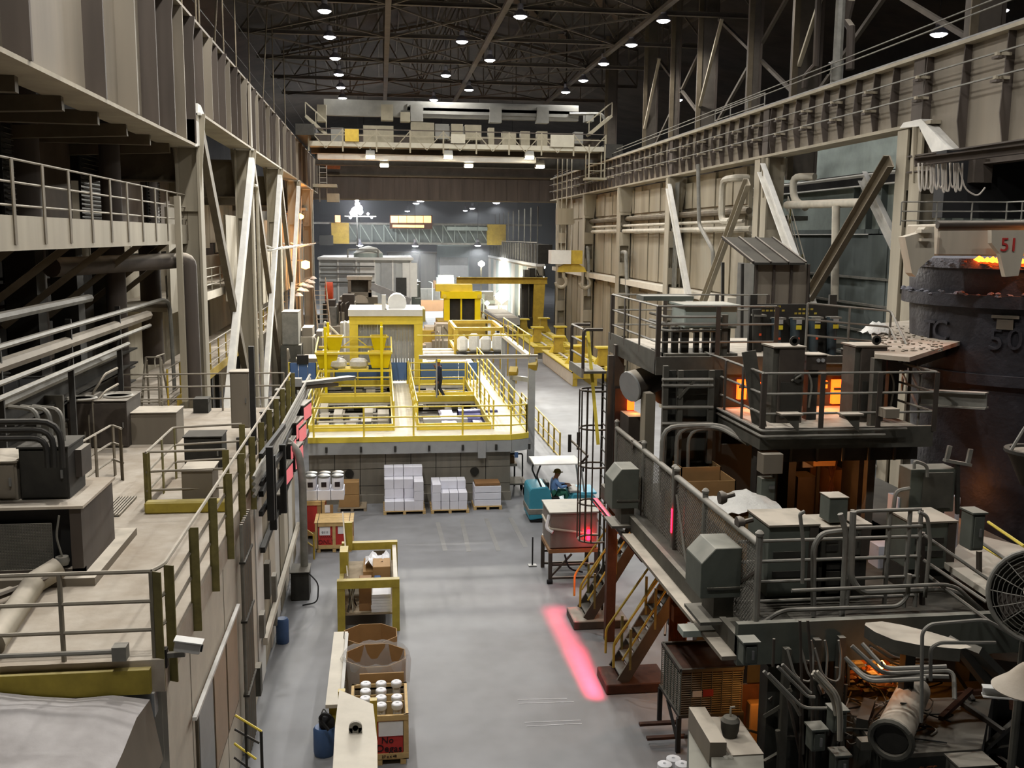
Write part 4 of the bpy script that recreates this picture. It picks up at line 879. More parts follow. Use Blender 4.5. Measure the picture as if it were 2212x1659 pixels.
for k in range(6): tb('rail_post', 'yellow', gn, [(p.x-.1, p.y+k*1.8, zt), (p.x-.1, p.y+k*1.8, zt+.9)], .025, 5)
br('side_beam', 'offwhite', gn, (p.x-.1, p.y, zt), (p.x-.1, p.y+9.2, zt), .2, .16)
bx('far_post', 'grey_paint', gn, p.x-.2, p.x, p.y+9, p.y+9.2, 0, zt)
p, q = PZ(1209, 992, 0), PZ(1152, 908, 0)
railing('pale yellow floor barrier beside the aisle right of the platform', [(p.x, p.y, 0), (p.x-.1, q.y+2, 0)], h=1.15, fr=(1, .5, .08), mat='yellow_dull', step=1.4, r=.035)
# ---- clutter behind the platform
def clutter_machine(label, cat, p, w, d, h, mats, seed, name='process_machine', n=7):
    rnd = random.Random(seed); p = Vector(p); t = thing(name, label, cat, p)
    bx('base', mats[0], t, p.x-w/2, p.x+w/2, p.y, p.y+d, p.z, p.z+h*.3)
    for i in range(n):
        a = rnd.uniform(-w/2, w*.2); ww = rnd.uniform(w*.15, w*.45); b = rnd.uniform(0, d*.6); z0 = h*.3 if i % 2 else h*.3
        bx('housing', mats[i % len(mats)], t, p.x+a, p.x+min(a+ww, w/2), p.y+b, p.y+b+d*.35, p.z+z0, p.z+h*rnd.uniform(.5, 1))
    for i in range(3):
        x = p.x+rnd.uniform(-w/2, w/2); tb('pipe', mats[-1], t, [(x, p.y+.1, p.z+h*.2), (x, p.y+.1, p.z+h*rnd.uniform(.7, 1.05)), (x+rnd.uniform(-.8, .8), p.y+d*.5, p.z+h*.8)], .06, 6, .2)
    return t
clutter_machine('pale cluttered machine left of the booth', 'machine', (-3.4, 47, 0), 2.2, 5, 4.4, ['beige_steel', 'pipe_grey', 'white_paint', 'girder'], 11, n=10)
clutter_machine('grey equipment bank left of the hopper rack', 'machine', (-3.6, 56, 0), 2.0, 5, 4.6, ['girder', 'beige_steel', 'pipe_light'], 12, n=10)
clutter_machine('pale machine with pipes directly behind the hoppers', 'machine', (-1.2, 53.5, DZ), 2.0, 3, 2.6, ['beige_steel', 'pipe_light', 'white_paint'], 13, n=8)
cabinet('tall grey cabinet beyond the second left column', dims(610, 645, 745, 675, 3.6, 2.0), 'pipe_grey', 1)
bx('cabinet_stand', 'mach', None, *(dims(606, 650, 745, 675, 3.6, 2.2)[:4]), 0, 3.58, label='steel stand below the tall grey cabinet', cat='stand')
t = thing('loading_ramp', 'white loading ramp surface right of the booth', 'ramp', (4, 55, DZ)); bx('plate', 'white_paint', t, zX(912, 765), zX(1000, 765), 51, 60, DZ, DZ+.35)
for i in range(6): bx('roller', 'offwhite', t, zX(908, 765)+.1, zX(990, 765), 51.5+i*1.4, 51.7+i*1.4, DZ+.35, DZ+.45)
# yellow framed table with white bags
TYy = 57.0; a, b = PY(985, 760, TYy), PY(1085, 760, TYy)
yt = thing('yellow_frame_table', 'dull yellow framed transfer table behind the platform', 'table', ((a.x+b.x)/2, TYy+2, DZ))
zt = PY(1030, 722, TYy).z
for x in (a.x, b.x):
    for y in (TYy, TYy+5): bx('leg', 'yellow_dull', yt, x-.12, x+.12, y-.12, y+.12, DZ, zt+.3)
for z in (zt+.3, zt-.9):
    for y in (TYy, TYy+5): br('cross_beam', 'yellow_dull', yt, (a.x, y, z), (b.x, y, z), .16, .2)
    for x in (a.x, b.x): br('side_beam', 'yellow_dull', yt, (x, TYy, z), (x, TYy+5, z), .16, .2)
bx('bed', 'mach_brown', yt, a.x+.2, b.x-.2, TYy+.2, TYy+4.8, zt-.95, zt-.8)
for i in range(4):
    w = (b.x-a.x)/4; x = a.x+w*i
    bx('white_bag', 'crumpled', None, x+.04, x+w-.04, TYy-.7, TYy-.1, zt-.95, zt-.1+.18*(i % 2), bevel=.14, label='plump white bag on the front of the transfer table, %s from the left' % ORD[i], cat='bag', group='white bags on the transfer table')
bx('bag_shelf', 'mach_dark', yt, a.x, b.x, TYy-.75, TYy-.02, zt-1.05, zt-.95)
# yellow machine
YY = 78; a, b = PY(953, 690, YY), PY(1040, 690, YY); zb = PY(1000, 692, YY).z; zt = PY(1000, 630, YY).z
ym = thing('yellow_press', 'tall bright yellow press frame with two dark windows in the far middle', 'machine', ((a.x+b.x)/2, YY+1, 0))
bx('base', 'yellow_dull', ym, a.x-.3, b.x+.3, YY-.3, YY+2.6, 0, zb)
for x in (a.x+.45, b.x-.3): bx('column', 'bright_yellow', ym, x-.22, x+.22, YY, YY+.6, zb, zt)
bx('centre_post', 'bright_yellow', ym, (a.x+b.x)/2-.06, (a.x+b.x)/2+.06, YY+.1, YY+.3, zb, zt)
bx('crosshead', 'bright_yellow', ym, a.x, b.x, YY-.1, YY+1.2, zt-.55, zt); bx('head_cover', 'yellow', ym, a.x-.4, b.x-.7, YY+.2, YY+1.4, zt, zt+.55)
for x0, x1 in ((a.x+.67, (a.x+b.x)/2-.06), ((a.x+b.x)/2+.06, b.x-.52)): bx('dark_window', 'mach_dark', ym, x0, x1, YY+.4, YY+.5, zb, zt-.55)
for x in (a.x+.25, b.x-.2): cy('tie_bolt', 'yellow', ym, (x, YY-.15, zt-.35), (x, YY-.25, zt-.35), .16)
railing('pale yellow railing beside the tall yellow press', [(b.x+.4, YY+4, 0), (b.x+.9, YY-14, 0)], h=3.4, fr=(1, .85, .7), mat='yellow_dull', step=3.5, r=.04)
# floor beds with pedestals
def bed(label, y0, y1, x0=12.2, x1=15.1):
    t = thing('yellow_floor_bed', label, 'machine bed', ((x0+x1)/2, (y0+y1)/2, 0), 'yellow machine beds along the right wall')
    for x in (x0, x1-.3, (x0+x1)/2-.15): bx('long_beam', 'yellow_dull', t, x, x+.3, y0, y1, 0, .95)
    n = int((y1-y0)/1.3)
    for i in range(n+1): bx('cross_tie', 'yellow', t, x0, x1, y0+i*(y1-y0-.3)/n, y0+i*(y1-y0-.3)/n+.3, .6, 1.0)
    bx('flange_rim', 'yellow', t, x0-.12, x0+.35, y0-.1, y1, .95, 1.03); bx('flange_rim', 'yellow', t, x1-.35, x1+.1, y0-.1, y1, .95, 1.03)
    bx('front_plate', 'yellow_dull', t, x0, x1, y0-.05, y0, .5, .95); bx('skirt', 'offwhite', t, x0-.03, x0, y0, y1, .05, .85)
    for x in ((x0+x1)/2-.6, (x0+x1)/2+.6): bx('slide_rail', 'white_paint', t, x-.08, x+.08, y0+.3, y1-.3, 1.0, 1.08)
    return t
bed('near yellow machine bed with white slide rails by the right wall', 62.5, 74.5)
bed('far yellow machine bed with pedestals by the right wall', 77, 104, 11.9, 15.1)
for i, (x, y) in enumerate(((13.0, 66), (14.7, 65), (13.0, 72.5), (14.7, 72), (12.6, 80), (14.6, 80.5), (12.6, 88), (14.6, 89))):
    t = thing('yellow_pedestal', 'yellow pedestal with flat cap on the machine beds, %s from the viewer' % ORD[i], 'pedestal', (x, y, 1.03), 'yellow pedestals on the beds')
    ob('stem', M().hexa([(x-.35, y-.3, 1.04), (x+.35, y-.3, 1.04), (x+.35, y+.3, 1.04), (x-.35, y+.3, 1.04)], [(x-.28, y-.25, 2.2), (x+.28, y-.25, 2.2), (x+.28, y+.25, 2.2), (x-.28, y+.25, 2.2)]), 'yellow_dull', t)
    bx('cap', 'yellow', t, x-.5, x+.5, y-.4, y+.4, 2.2, 2.3)
    ob('gusset', M().prism([(x-.7, y+.02, 1.04), (x+.7, y+.02, 1.04), (x+.15, y+.02, 1.9), (x-.15, y+.02, 1.9)], (0, .08, 0)), 'yellow', t)
ls = thing('launder_table', 'grey steel trough table beside the far yellow bed', 'table', (11, 92, 0))
bx('trough', 'grey_paint', ls, 10.0, 12.0, 86, 97, 1.9, 2.5); bx('trough_bed', 'offwhite', ls, 10.15, 11.85, 86.2, 96.8, 2.3, 2.52)
for x in (10.1, 11.8):
    for y in (86.3, 96.5): bx('leg', 'mach', ls, x-.1, x+.1, y-.1, y+.1, 0, 1.9)
# ================================================================== crane bridge
CY = 70.0
cr = thing('overhead_crane', 'wide overhead travelling crane with railed walkway spanning the hall', 'crane', (5.2, CY, 14.9))
xl, xr = PY(668, 300, CY).x, PY(1304, 300, CY).x
zf = PY(900, 316, CY).z; zr = PY(900, 284, CY).z; zg0 = PY(900, 346, CY).z; zg1 = PY(900, 334, CY).z
bx('lower_girder', 'white_paint', cr, PY(685, 340, CY).x, PY(1160, 340, CY).x, CY+.4, CY+1.2, zg0, zg1)
bx('main_girder', 'girder_dark', cr, xl, xr, CY+1.4, CY+2.4, zg1+.1, zf+.9)
bx('rear_girder', 'mach_dark', cr, xl, xr, CY+6, CY+7, zg0, zf+.4)
bx('walkway_floor', 'crane_cream', cr, xl, xr, CY-.6, CY+1.4, zf-.12, zf); bx('walkway_edge', 'crane_pale', cr, xl, xr, CY-.66, CY-.6, zf-.16, zf+.16)
n = 9
for i in range(n+1):
    x = xl+(xr-xl)*i/n; bx('rail_post', 'crane_cream', cr, x-.05, x+.05, CY-.68, CY-.6, zf-.5, zr)
    if i < n:
        x2 = xl+(xr-xl)*(i+.5)/n; br('truss_web', 'crane_cream', cr, (x, CY-.64, zr-.05), (x2, CY-.64, zf-.3), .05, .06); br('truss_web', 'crane_cream', cr, (x2, CY-.64, zf-.3), (xl+(xr-xl)*(i+1)/n, CY-.64, zr-.05), .05, .06)
for z in (zr, (zr+zf)/2+.1): br('rail', 'mach_brown' if z == zr else 'crane_cream', cr, (xl, CY-.64, z), (xr, CY-.64, z), .07, .07)
def cbox(name, mat, u0, v0, u1, v1, y, d=.8):
    a, b = PY(u0, v1, y), PY(u1, v0, y); return bx(name, mat, cr, a.x, b.x, y, y+d, a.z, b.z)
for q in ((745, 279, 775, 305), (974, 290, 1005, 309), (1189, 292, 1240, 317)): cbox('number_board', 'crane_pale' if q[0] > 800 else 'yellow_dull', *q, CY-.78, .06)
for q in ((785, 272, 850, 318), (888, 265, 938, 316), (940, 268, 970, 300), (975, 268, 1000, 300), (1005, 270, 1040, 302), (1055, 276, 1068, 316), (1085, 285, 1115, 316), (1125, 284, 1145, 314), (1160, 284, 1183, 316), (715, 276, 742, 308), (1240, 285, 1260, 310)): cbox('control_box', ('crane_cream', 'crane_grey', 'crane_cream')[q[0] % 3], *q, CY+.6, .7)
for q in ((700, 228, 1250, 248),): cbox('busbar_duct', 'crane_grey', *q, CY+2.2, .6)
for (v0, v1) in ((233, 238), (241, 245)): cbox('busbar_rib', 'crane_grey', 880, v0, 1250, v1, CY+2.1, .12)
for q in ((685, 226, 704, 262), (823, 226, 849, 259), (865, 242, 886, 262), (887, 226, 914, 261), (1058, 232, 1084, 264), (1160, 232, 1186, 265), (1265, 244, 1283, 262)): cbox('duct_cover', ('crane_cream', 'crane_cream', 'crane_grey')[q[0] % 3], *q, CY+1.9, .9)
for i in range(12): bx('resistor_grid', 'pipe_grey', cr, PY(942, 280, CY).x+i*.27, PY(942, 280, CY).x+i*.27+.2, CY+.9, CY+1.3, zf+.5, zf+1.5)
tb('end_conduit', 'crane_grey', cr, [PY(1230, 246, CY+2), PY(1300, 246, CY+2), PY(1308, 262, CY+2)], .12, 6, .4)
for s_, (ua, va, ub, vb) in enumerate(((1272, 292, 1322, 250), (705, 290, 660, 250))):
    p, q = PY(ua, va, CY-.5), PY(ub, vb, CY-.5)
    for dy in (0, .8): br('stair_stringer', 'crane_cream', cr, p+Vector((0, dy, 0)), q+Vector((0, dy, 0)), .06, .2); br('stair_rail', 'crane_cream', cr, p+Vector((0, dy, .9)), q+Vector((0, dy, .9)), .05, .05)
    for k in range(6): c = lerp(p, q, (k+.5)/6); bx('stair_tread', 'crane_cream', cr, c.x-.12, c.x+.12, c.y, c.y+.8, c.z, c.z+.04)
    for k in range(3): c = lerp(p, q, k/2); br('stair_post', 'crane_cream', cr, c, c+Vector((0, 0, .9)), .05, .05)
for sx in (xl-.2, xr+.5): bx('end_truck', 'mach_dark', cr, sx-.6, sx+.6, CY-1.2, CY+7.5, 14.95 if sx > 0 else 16.06, zf+.3 if sx > 0 else zf+1.2)
a, b = PY(1268, 315, CY-.7), PY(1300, 390, CY-.7)
for x in (a.x, b.x):
    for y in (CY-1.5, CY-.4): bx('cage_post', 'crane_cream', cr, x-.04, x+.04, y-.04, y+.04, b.z, a.z)
bx('cage_floor', 'crane_cream', cr, a.x-.15, b.x+.15, CY-1.6, CY-.3, b.z, b.z+.15)
for z in (b.z+.6, b.z+1.1): br('cage_rail', 'crane_cream', cr, (a.x, CY-1.5, z), (b.x, CY-1.5, z), .05, .05)
fc = PY(1050, 850, 50)
for i, (u, v, y) in enumerate(((800, 335, CY), (968, 335, CY), (1143, 336, CY), (830, 353, CY+3), (1012, 354, CY+3), (1166, 356, CY+3))):
    p = PY(u, v, y-.4); t = thing('crane_floodlight', 'glowing floodlight under the crane, %s row, %s from the left' % ('front' if i < 3 else 'rear', ORD[i % 3]), 'lamp', p, 'floodlights under the crane')
    ob('housing', M().hexa([p+Vector((-.35, -.3, -.2)), p+Vector((.35, -.3, -.2)), p+Vector((.35, .3, -.2)), p+Vector((-.35, .3, -.2))], [p+Vector((-.28, -.22, .3)), p+Vector((.28, -.22, .3)), p+Vector((.28, .22, .3)), p+Vector((-.28, .22, .3))]), 'crane_grey', t)
    bx('glass', 'flood_glass', t, p.x-.28, p.x+.28, p.y-.31, p.y+.2, p.z-.24, p.z-.06); bx('yoke', 'crane_grey', t, p.x-.05, p.x+.05, p.y-.05, p.y+.05, p.z+.3, zf if i < 3 else zf+.5)
    aim = Vector((PY(u, 850, 48).x*.8, 46+(i % 3), 2.0))-p; spot('bulb', t, p+Vector((0, -.45, -.4)), FLOOD*(1, 1, .45, .8, .8, .3)[i], (1, .96, .86), 75, .7, .3, aim)
bx('mid_support', 'mach_dark', cr, xl, xr, CY+3, CY+3.6, zf-.1, zf+.5)
# left end ladder under the crane
t = thing('service_platform', 'small pale service platform hanging at the left girder end', 'platform', (-4.8, 86, 12.2))
p = PY(720, 405, 86); bx('floor_plate', 'crane_cream', t, -6, p.x+.3, 85.5, 87, p.z, p.z+.25); bx('box', 'crane_cream', t, -4.4, -3.4, 85.8, 86.8, p.z-1.2, p.z-.5)
for k in range(6): br('rung', 'pipe_grey', t, (-5, 86, p.z+.4+k*.4), (-4.4, 86, p.z+.4+k*.4), .05, .05)
for x in (-5, -4.4): br('stile', 'pipe_grey', t, (x, 86, p.z-1.2), (x, 86, p.z+2.8), .06, .06)
# ================================================================== people
def person(label, base, yaw, J, mats, hat=None, name='person', hands=((.0, .0), (.0, .0))):
    """J: joints in the figure's own frame (x its right, y ahead, z up). One skinned surface, clothing by material."""
    base = Vector(base); R = Matrix.Rotation(yaw, 3, 'Z')
    V_, E_, Rr, tagm = [], [], [], []
    def v(p, r, tg): V_.append(base+R @ Vector(p)); Rr.append(r); tagm.append(tg); return len(V_)-1
    def ch(a, pts):
        for p, r, tg in pts:
            b = v(p, r, tg); E_.append((a, b)); a = b
        return a
    pel = v(J['pelvis'], .135, 1)
    ches = ch(pel, [(lerp(J['pelvis'], J['chest'], .45), .12, 0), (J['chest'], .145, 0)])
    nk = ch(ches, [(lerp(J['chest'], J['neck'], .7), .11, 0), (J['neck'], .058, 2)])
    hd = Vector(J['head']); up = (hd-Vector(J['neck'])).normalized()
    h1 = ch(nk, [(hd-up*.06+Vector((0, .02, 0)), .075, 2), (hd+up*.03, .098, 2), (hd+up*.11, .07, 3)])
    for s_, k in ((-1, 'l'), (1, 'r')):
        sh, el, wr = J['sh'+k], J['el'+k], J['wr'+k]
        w_ = ch(ches, [(sh, .075, 0), (lerp(sh, el, .5), .062, 0), (el, .05, 0), (lerp(el, wr, .5), .046, 0), (lerp(el, wr, .92), .034, 0), (wr, .03, 2)])
        d = (Vector(wr)-Vector(el)).normalized(); side = d.cross(Vector((0, 0, 1))).normalized()
        if side.length < .5: side = Vector((1, 0, 0))
        pm = Vector(wr)+d*.07; dn = side.cross(d).normalized()*(-1 if side.cross(d).z > 0 else 1)
        p_ = ch(w_, [(pm, .036, 2)])
        for q, (o, L) in enumerate(((-.03, .075), (-.01, .088), (.01, .083), (.03, .065))):
            a = pm+side*o+d*.035; ch(p_, [(a, .011, 2), (a+d*L*.5+dn*.012, .0095, 2), (a+d*L*.8+dn*.04, .008, 2)])
        tp = Vector(wr)+d*.03-side*.03*s_; ch(p_, [(tp-side*.025*s_+d*.02, .012, 2), (tp-side*.035*s_+d*.06+dn*.015, .009, 2)])
        hp, kn, an, to = J['hp'+k], J['kn'+k], J['an'+k], J['to'+k]
        ch(pel, [(hp, .105, 1), (lerp(hp, kn, .5), .088, 1), (kn, .066, 1), (lerp(kn, an, .4), .062, 1), (an, .05, 1), (lerp(an, to, .35)+Vector((0, 0, -.02)), .05, 4), (to, .038, 4)])
    me = bpy.data.meshes.new(name); me.from_pydata([q-base for q in V_], E_, [])
    o = bpy.data.objects.new(name, me); C.objects.link(o)
    md = o.modifiers.new('skin', 'SKIN'); md.use_smooth_shade = True
    for i, r in enumerate(Rr): me.skin_vertices[0].data[i].radius = (r*1.22, r*1.22)
    me.skin_vertices[0].data[0].use_root = True
    sb = o.modifiers.new('sub', 'SUBSURF'); sb.levels = 1; sb.render_levels = 1
    dg = bpy.context.evaluated_depsgraph_get(); dg.update()
    m2 = bpy.data.meshes.new_from_object(o.evaluated_get(dg)); bpy.data.objects.remove(o)
    for k in mats: m2.materials.append(MAT(k))
    segs = [(V_[a]-base, V_[b]-base, tagm[b]) for a, b in E_]
    for p in m2.polygons:
        best = (9, 0)
        for a, b, tg in segs:
            ab = b-a; t = max(0, min(1, (p.center-a).dot(ab)/max(1e-6, ab.length_squared))); dd = (p.center-a-ab*t).length
            if dd < best[0]: best = (dd, tg)
        p.material_index = best[1]; p.use_smooth = True
    o = bpy.data.objects.new(name, m2); C.objects.link(o); o.location = base; ORG[o] = base
    tag(o, label, 'person')
    def lw(p): return base+R @ Vector(p)
    fw = R @ Vector((0, 1, 0)); rt = R @ Vector((1, 0, 0)); H_ = lw(J['head'])
    ob('nose', M().hexa([H_+fw*.09+rt*.018-Vector((0, 0, .02)), H_+fw*.09-rt*.018-Vector((0, 0, .02)), H_+fw*.125-rt*.01-Vector((0, 0, .025)), H_+fw*.125+rt*.01-Vector((0, 0, .025))], [H_+fw*.09+rt*.01+Vector((0, 0, .03)), H_+fw*.09-rt*.01+Vector((0, 0, .03)), H_+fw*.1-rt*.006+Vector((0, 0, .03)), H_+fw*.1+rt*.006+Vector((0, 0, .03))]), mats[2], o)
    for s_ in (-1, 1):
        ob('ear', M().lathe(H_+rt*.1*s_+Vector((0, 0, 0)), [(.005, -.035), (.02, -.015), (.022, .02), (.005, .035)], 8), mats[2], o, smooth=True)
        ob('eye', M().lathe(H_+fw*.093+rt*.033*s_+Vector((0, 0, .028)), [(.002, -.01), (.011, 0), (.002, .01)], 8), 'ink', o)
    br('mouth', 'ink', o, H_+fw*.097-rt*.022-Vector((0, 0, .055)), H_+fw*.097+rt*.022-Vector((0, 0, .055)), .008, .008)
    if hat:
        c = H_+Vector((0, 0, .045))
        h_ = ob('hard_hat', M().lathe(c, [(.155, .0), (.16, .012), (.125, .02), (.12, .06), (.09, .105), (.04, .125), (.001, .13)], 16), hat, o, smooth=True)
        ob('brim', M().prism([c+rt*.1+fw*.08, c+rt*.06+fw*.19, c-rt*.06+fw*.19, c-rt*.1+fw*.08], (0, 0, .012)), hat, h_)
    return o
WALK = dict(pelvis=(0, 0, .95), chest=(0, .02, 1.3), neck=(0, .02, 1.5), head=(0, .05, 1.62), shl=(-.19, 0, 1.42), shr=(.19, 0, 1.42), ell=(-.24, -.06, 1.14), elr=(.26, .12, 1.17), wrl=(-.23, .06, .92), wrr=(.14, .22, 1.4),
            hpl=(-.1, 0, .9), hpr=(.1, 0, .9), knl=(-.1, .1, .5), knr=(.1, .02, .5), anl=(-.1, .02, .09), anr=(.1, -.22, .12), tol=(-.1, .17, .04), tor=(.1, -.08, .04))
STAND = dict(WALK, elr=(.25, .02, 1.14), wrr=(.24, .14, .93), knr=(.1, .03, .5), anr=(.1, 0, .09), tor=(.12, .15, .04), knl=(-.1, .03, .5), anl=(-.1, 0, .09), tol=(-.12, .15, .04))
SIT = dict(pelvis=(0, 0, .12), chest=(0, .06, .46), neck=(0, .1, .66), head=(0, .15, .78), shl=(-.2, .06, .58), shr=(.2, .06, .58), ell=(-.26, .24, .36), elr=(.26, .24, .36), wrl=(-.16, .47, .38), wrr=(.16, .47, .38),
           hpl=(-.1, .04, .1), hpr=(.1, .04, .1), knl=(-.13, .46, .14), knr=(.13, .46, .14), anl=(-.13, .5, -.28), anr=(.13, .5, -.28), tol=(-.13, .65, -.33), tor=(.13, .65, -.33))
p = PZ(950, 866, DZ); wp = (p.x, (yb+yc)/2, DZ)
person('worker in dark blue coverall and yellow hard hat walking between the casting pits', wp, math.radians(70), WALK, ['coverall', 'coverall', 'skin', 'hair', 'boot'], 'hat')
p = PZ(1100, 712, 0); person('distant worker in teal clothes standing beside the trough table', (p.x-.3, 94, 0), math.radians(160), STAND, ['scrub', 'scrub', 'skin', 'hair', 'boot'], 'hat')
# ================================================================== crates and pallets
def pallet(label, x0, x1, y0, y1, mat='wood', z=0, group=None):
    t = thing('wooden_pallet', label, 'pallet', ((x0+x1)/2, (y0+y1)/2, z), group)
    for i in range(3): x = x0+(x1-x0-.1)*i/2; bx('stringer', mat, t, x, x+.1, y0, y1, z, z+.1)
    for i in range(6): y = y0+(y1-y0-.12)*i/5; bx('board', mat, t, x0, x1, y, y+.12, z+.1, z+.125)
    return t
def crate(label, x0, x1, y0, y1, z0, z1, mat, pmat, cells, lid=True):
    t = thing('wooden_crate', label, 'crate', ((x0+x1)/2, (y0+y1)/2, z0)); w = .09
    bx('panel', pmat, t, x0+.04, x1-.04, y0+.04, y0+.06, z0+.12, z1-.06); bx('panel', pmat, t, x0+.03, x0+.06, y0+.05, y1-.04, z0+.12, z1-.06); bx('panel', pmat, t, x1-.06, x1-.03, y0+.05, y1-.04, z0+.12, z1-.06); bx('panel', pmat, t, x0+.04, x1-.04, y1-.06, y1-.04, z0+.12, z1-.06)
    bx('floor_board', mat, t, x0, x1, y0, y1, z0+.1, z0+.13)
    for i in range(cells+1):
        x = x0+(x1-x0-w)*i/cells
        for y in (y0, y1-.05): bx('batten', mat, t, x, x+w, y, y+.05, z0+.1, z1)
    for y in (y0, y1-.05):
        for z in (z0+.12, z1-.1): bx('rail', mat, t, x0, x1, y-.01, y+.04, z, z+.1)
    for x in (x0, x1-.05):
        for z in (z0+.12, z1-.1): bx('rail', mat, t, x, x+.05, y0, y1, z, z+.1)
    for x in (x0+.05, (x0+x1)/2-.05, x1-.15): bx('skid', mat, t, x, x+.1, y0, y1, z0, z0+.1)
    if lid:
        n = 4
        for i in range(n): bx('lid_board', mat, t, x0-.02, x1+.02, y0-.02+(y1-y0+.04)*i/n, y0-.02+(y1-y0+.04)*(i+1)/n-.012, z1, z1+.025)
        for x in (x0+.08, x1-.1): tb('strap', 'black_metal', t, [(x, y0-.022, z0+.1), (x, y0-.022, z1+.03), (x, y1, z1+.03)], .008, 4)
    return t
# pine crate with red sheets and marker writing
p, q = PZ(681, 1196, 0), PZ(763, 1190, 0); x0, x1, y0 = p.x, q.x, 29.55; z1 = PY(720, 1130, y0).z; y1 = y0+1.0
t = crate('pine crate with red sheets and marker writing by the left wall', x0, x1, y0, y1, 0, z1, 'wood', 'red_sign', 2)
bx('paper_sheet', 'paper', t, x0+.13, x0+.13+.32, y0+.02, y0+.035, z1-.38, z1-.12); bx('paper_sheet', 'paper', t, x0+.68, x0+1.02, y0+.02, y0+.035, z1-.35, z1-.12)
text('writing', 'ONLY', .19, 'marker_red', t, (x0+.33, y0+.03, z1-.6), (1, 0, 0), (.08, 0, 1)); text('writing', '0111', .1, 'ink', t, (x0+.3, y0+.012, z1-.29), (1, 0, 0), (0, 0, 1))
[br('scribble', 'marker_red', t, (x0+.16+k*.06, y0+.03, z1-.47), (x0+.19+k*.06, y0+.03, z1-.41), .012, .015) for k in range(6)]
# red crate with drums behind it
p, q = PZ(648, 1165, 0), PZ(703, 1162, 0); x0, x1, y0 = -2.52, q.x, p.y; z1 = PY(680, 1085, y0).z; y1 = y0+1.1
t = crate('red sided crate with kraft liner carrying white drums', x0, x1, y0, y1, 0, z1, 'wood', 'red_sign', 1)
bx('kraft_sheet', 'kraft', t, x0+.45, x0+.95, y0+.02, y0+.045, .15, z1-.1); bx('paper_sheet', 'paper', t, x0+.62, x0+.85, y0+.005, y0+.018, z1-.35, z1-.1)
z2 = z1+.03
for i in range(3): bx('white_carton', 'white_box', None, x0+.05+i*.42, x0+.05+i*.42+.4, y0+.08, y0+.9, z2, z2+.32, bevel=.01, label='white carton on the red crate under the drums, %s from the left' % ORD[i], cat='box', group='white cartons on the red crate')
for i in range(3):
    for j in range(2):
        c = Vector((x0+.25+i*.42, y0+.28+j*.4, z2+.325))
        t = thing('white_drum', 'white plastic drum with black band, %s column, %s row on the red crate' % (ORD[i], ('front', 'back')[j]), 'drum', c, 'white drums on the red crate')
        ob('body', M().lathe(c, [(.17, 0), (.18, .02), (.18, .36), (.17, .38)], 14), 'white_box', t, smooth=True); ob('lid', M().lathe(c+Vector((0, 0, .38)), [(.17, 0), (.19, .01), (.19, .06), (.15, .08), (.001, .085)], 14), 'steel', t, smooth=True)
        bx('label_plate', 'ink', t, c.x-.08, c.x+.08, c.y-.186, c.y-.18, c.z+.1, c.z+.26)
# kraft carton against the wall
p, q = PZ(734, 1096, 0), PZ(777, 1094, 0); y0 = FY-.75
pallet('thin wooden pallet under the tall kraft carton', p.x-.05, q.x+.25, y0-.1, y0+.72, 'wood_grey')
t = thing('kraft_carton', 'tall kraft carton leaning against the platform wall', 'box', ((p.x+q.x)/2, y0+.3, .13)); zt = PY(755, 1042, y0).z
bx('lower_half', 'kraft', t, p.x, q.x, y0, y0+.5, .13, (.13+zt)/2-.004, bevel=.01); bx('upper_half', 'kraft', t, p.x, q.x, y0, y0+.5, (.13+zt)/2+.004, zt, bevel=.01)
# white cartons on pallets
def stack(plabel, lab, x0, x1, y0, y1, cols, rows, heights, h, grp, mat='white_box'):
    pallet(plabel, x0-.04, x1+.06, y0-.03, y1+.05); w = (x1-x0)/cols; d = (y1-y0)/rows; z = .127
    for j in range(rows):
        for i in range(cols):
            for k in range(heights[j][i]):
                a = random.uniform(-.01, .01)
                bx('white_carton', mat, None, x0+i*w+.006+a, x0+(i+1)*w-.006+a, y0+j*d+.006, y0+(j+1)*d-.006, z+k*h, z+(k+1)*h-.006, bevel=.008,
                   label='%s, %s row, %s column, %s layer' % (lab, ORD[j], ORD[i], ORD[k]), cat='box', group=grp)
p, q = PZ(831, 1112, 0), PZ(915, 1106, 0)
stack('pallet under the tallest stack of white cartons', 'white carton of the tall stack', p.x, q.x, 33.5, 34.75, 4, 3, [[1, 1, 1, 3], [3, 3, 3, 3], [4, 4, 4, 4]], .34, 'white cartons in the tall stack')
p, q = PZ(934, 1110, 0), PZ(1009, 1106, 0)
stack('pallet under the medium stack of white cartons', 'white carton of the medium stack', p.x, q.x, 33.5, 34.6, 4, 2, [[3, 2, 2, 2], [3, 3, 3, 3]], .3, 'white cartons in the medium stack')
p, q = PZ(1024, 1104, 0), PZ(1085, 1102, 0); pallet('pallet under the flat white trays', p.x, q.x, 33.8, 34.7)
for k in range(3): t = bx('flat_carton', 'white_box', None, p.x+.03, q.x-.03, 33.85-.0, 34.6, .127+k*.24, .127+k*.24+.225, bevel=.01, label='flat white carton of the low stack, %s from the bottom' % ORD[k], cat='box', group='flat white cartons')
bx('kraft_tray', 'kraft_dark', None, p.x+.06, q.x-.06, 33.9, 34.55, .127+.72, .127+.8, label='open brown tray on the low stack of flat cartons', cat='tray')
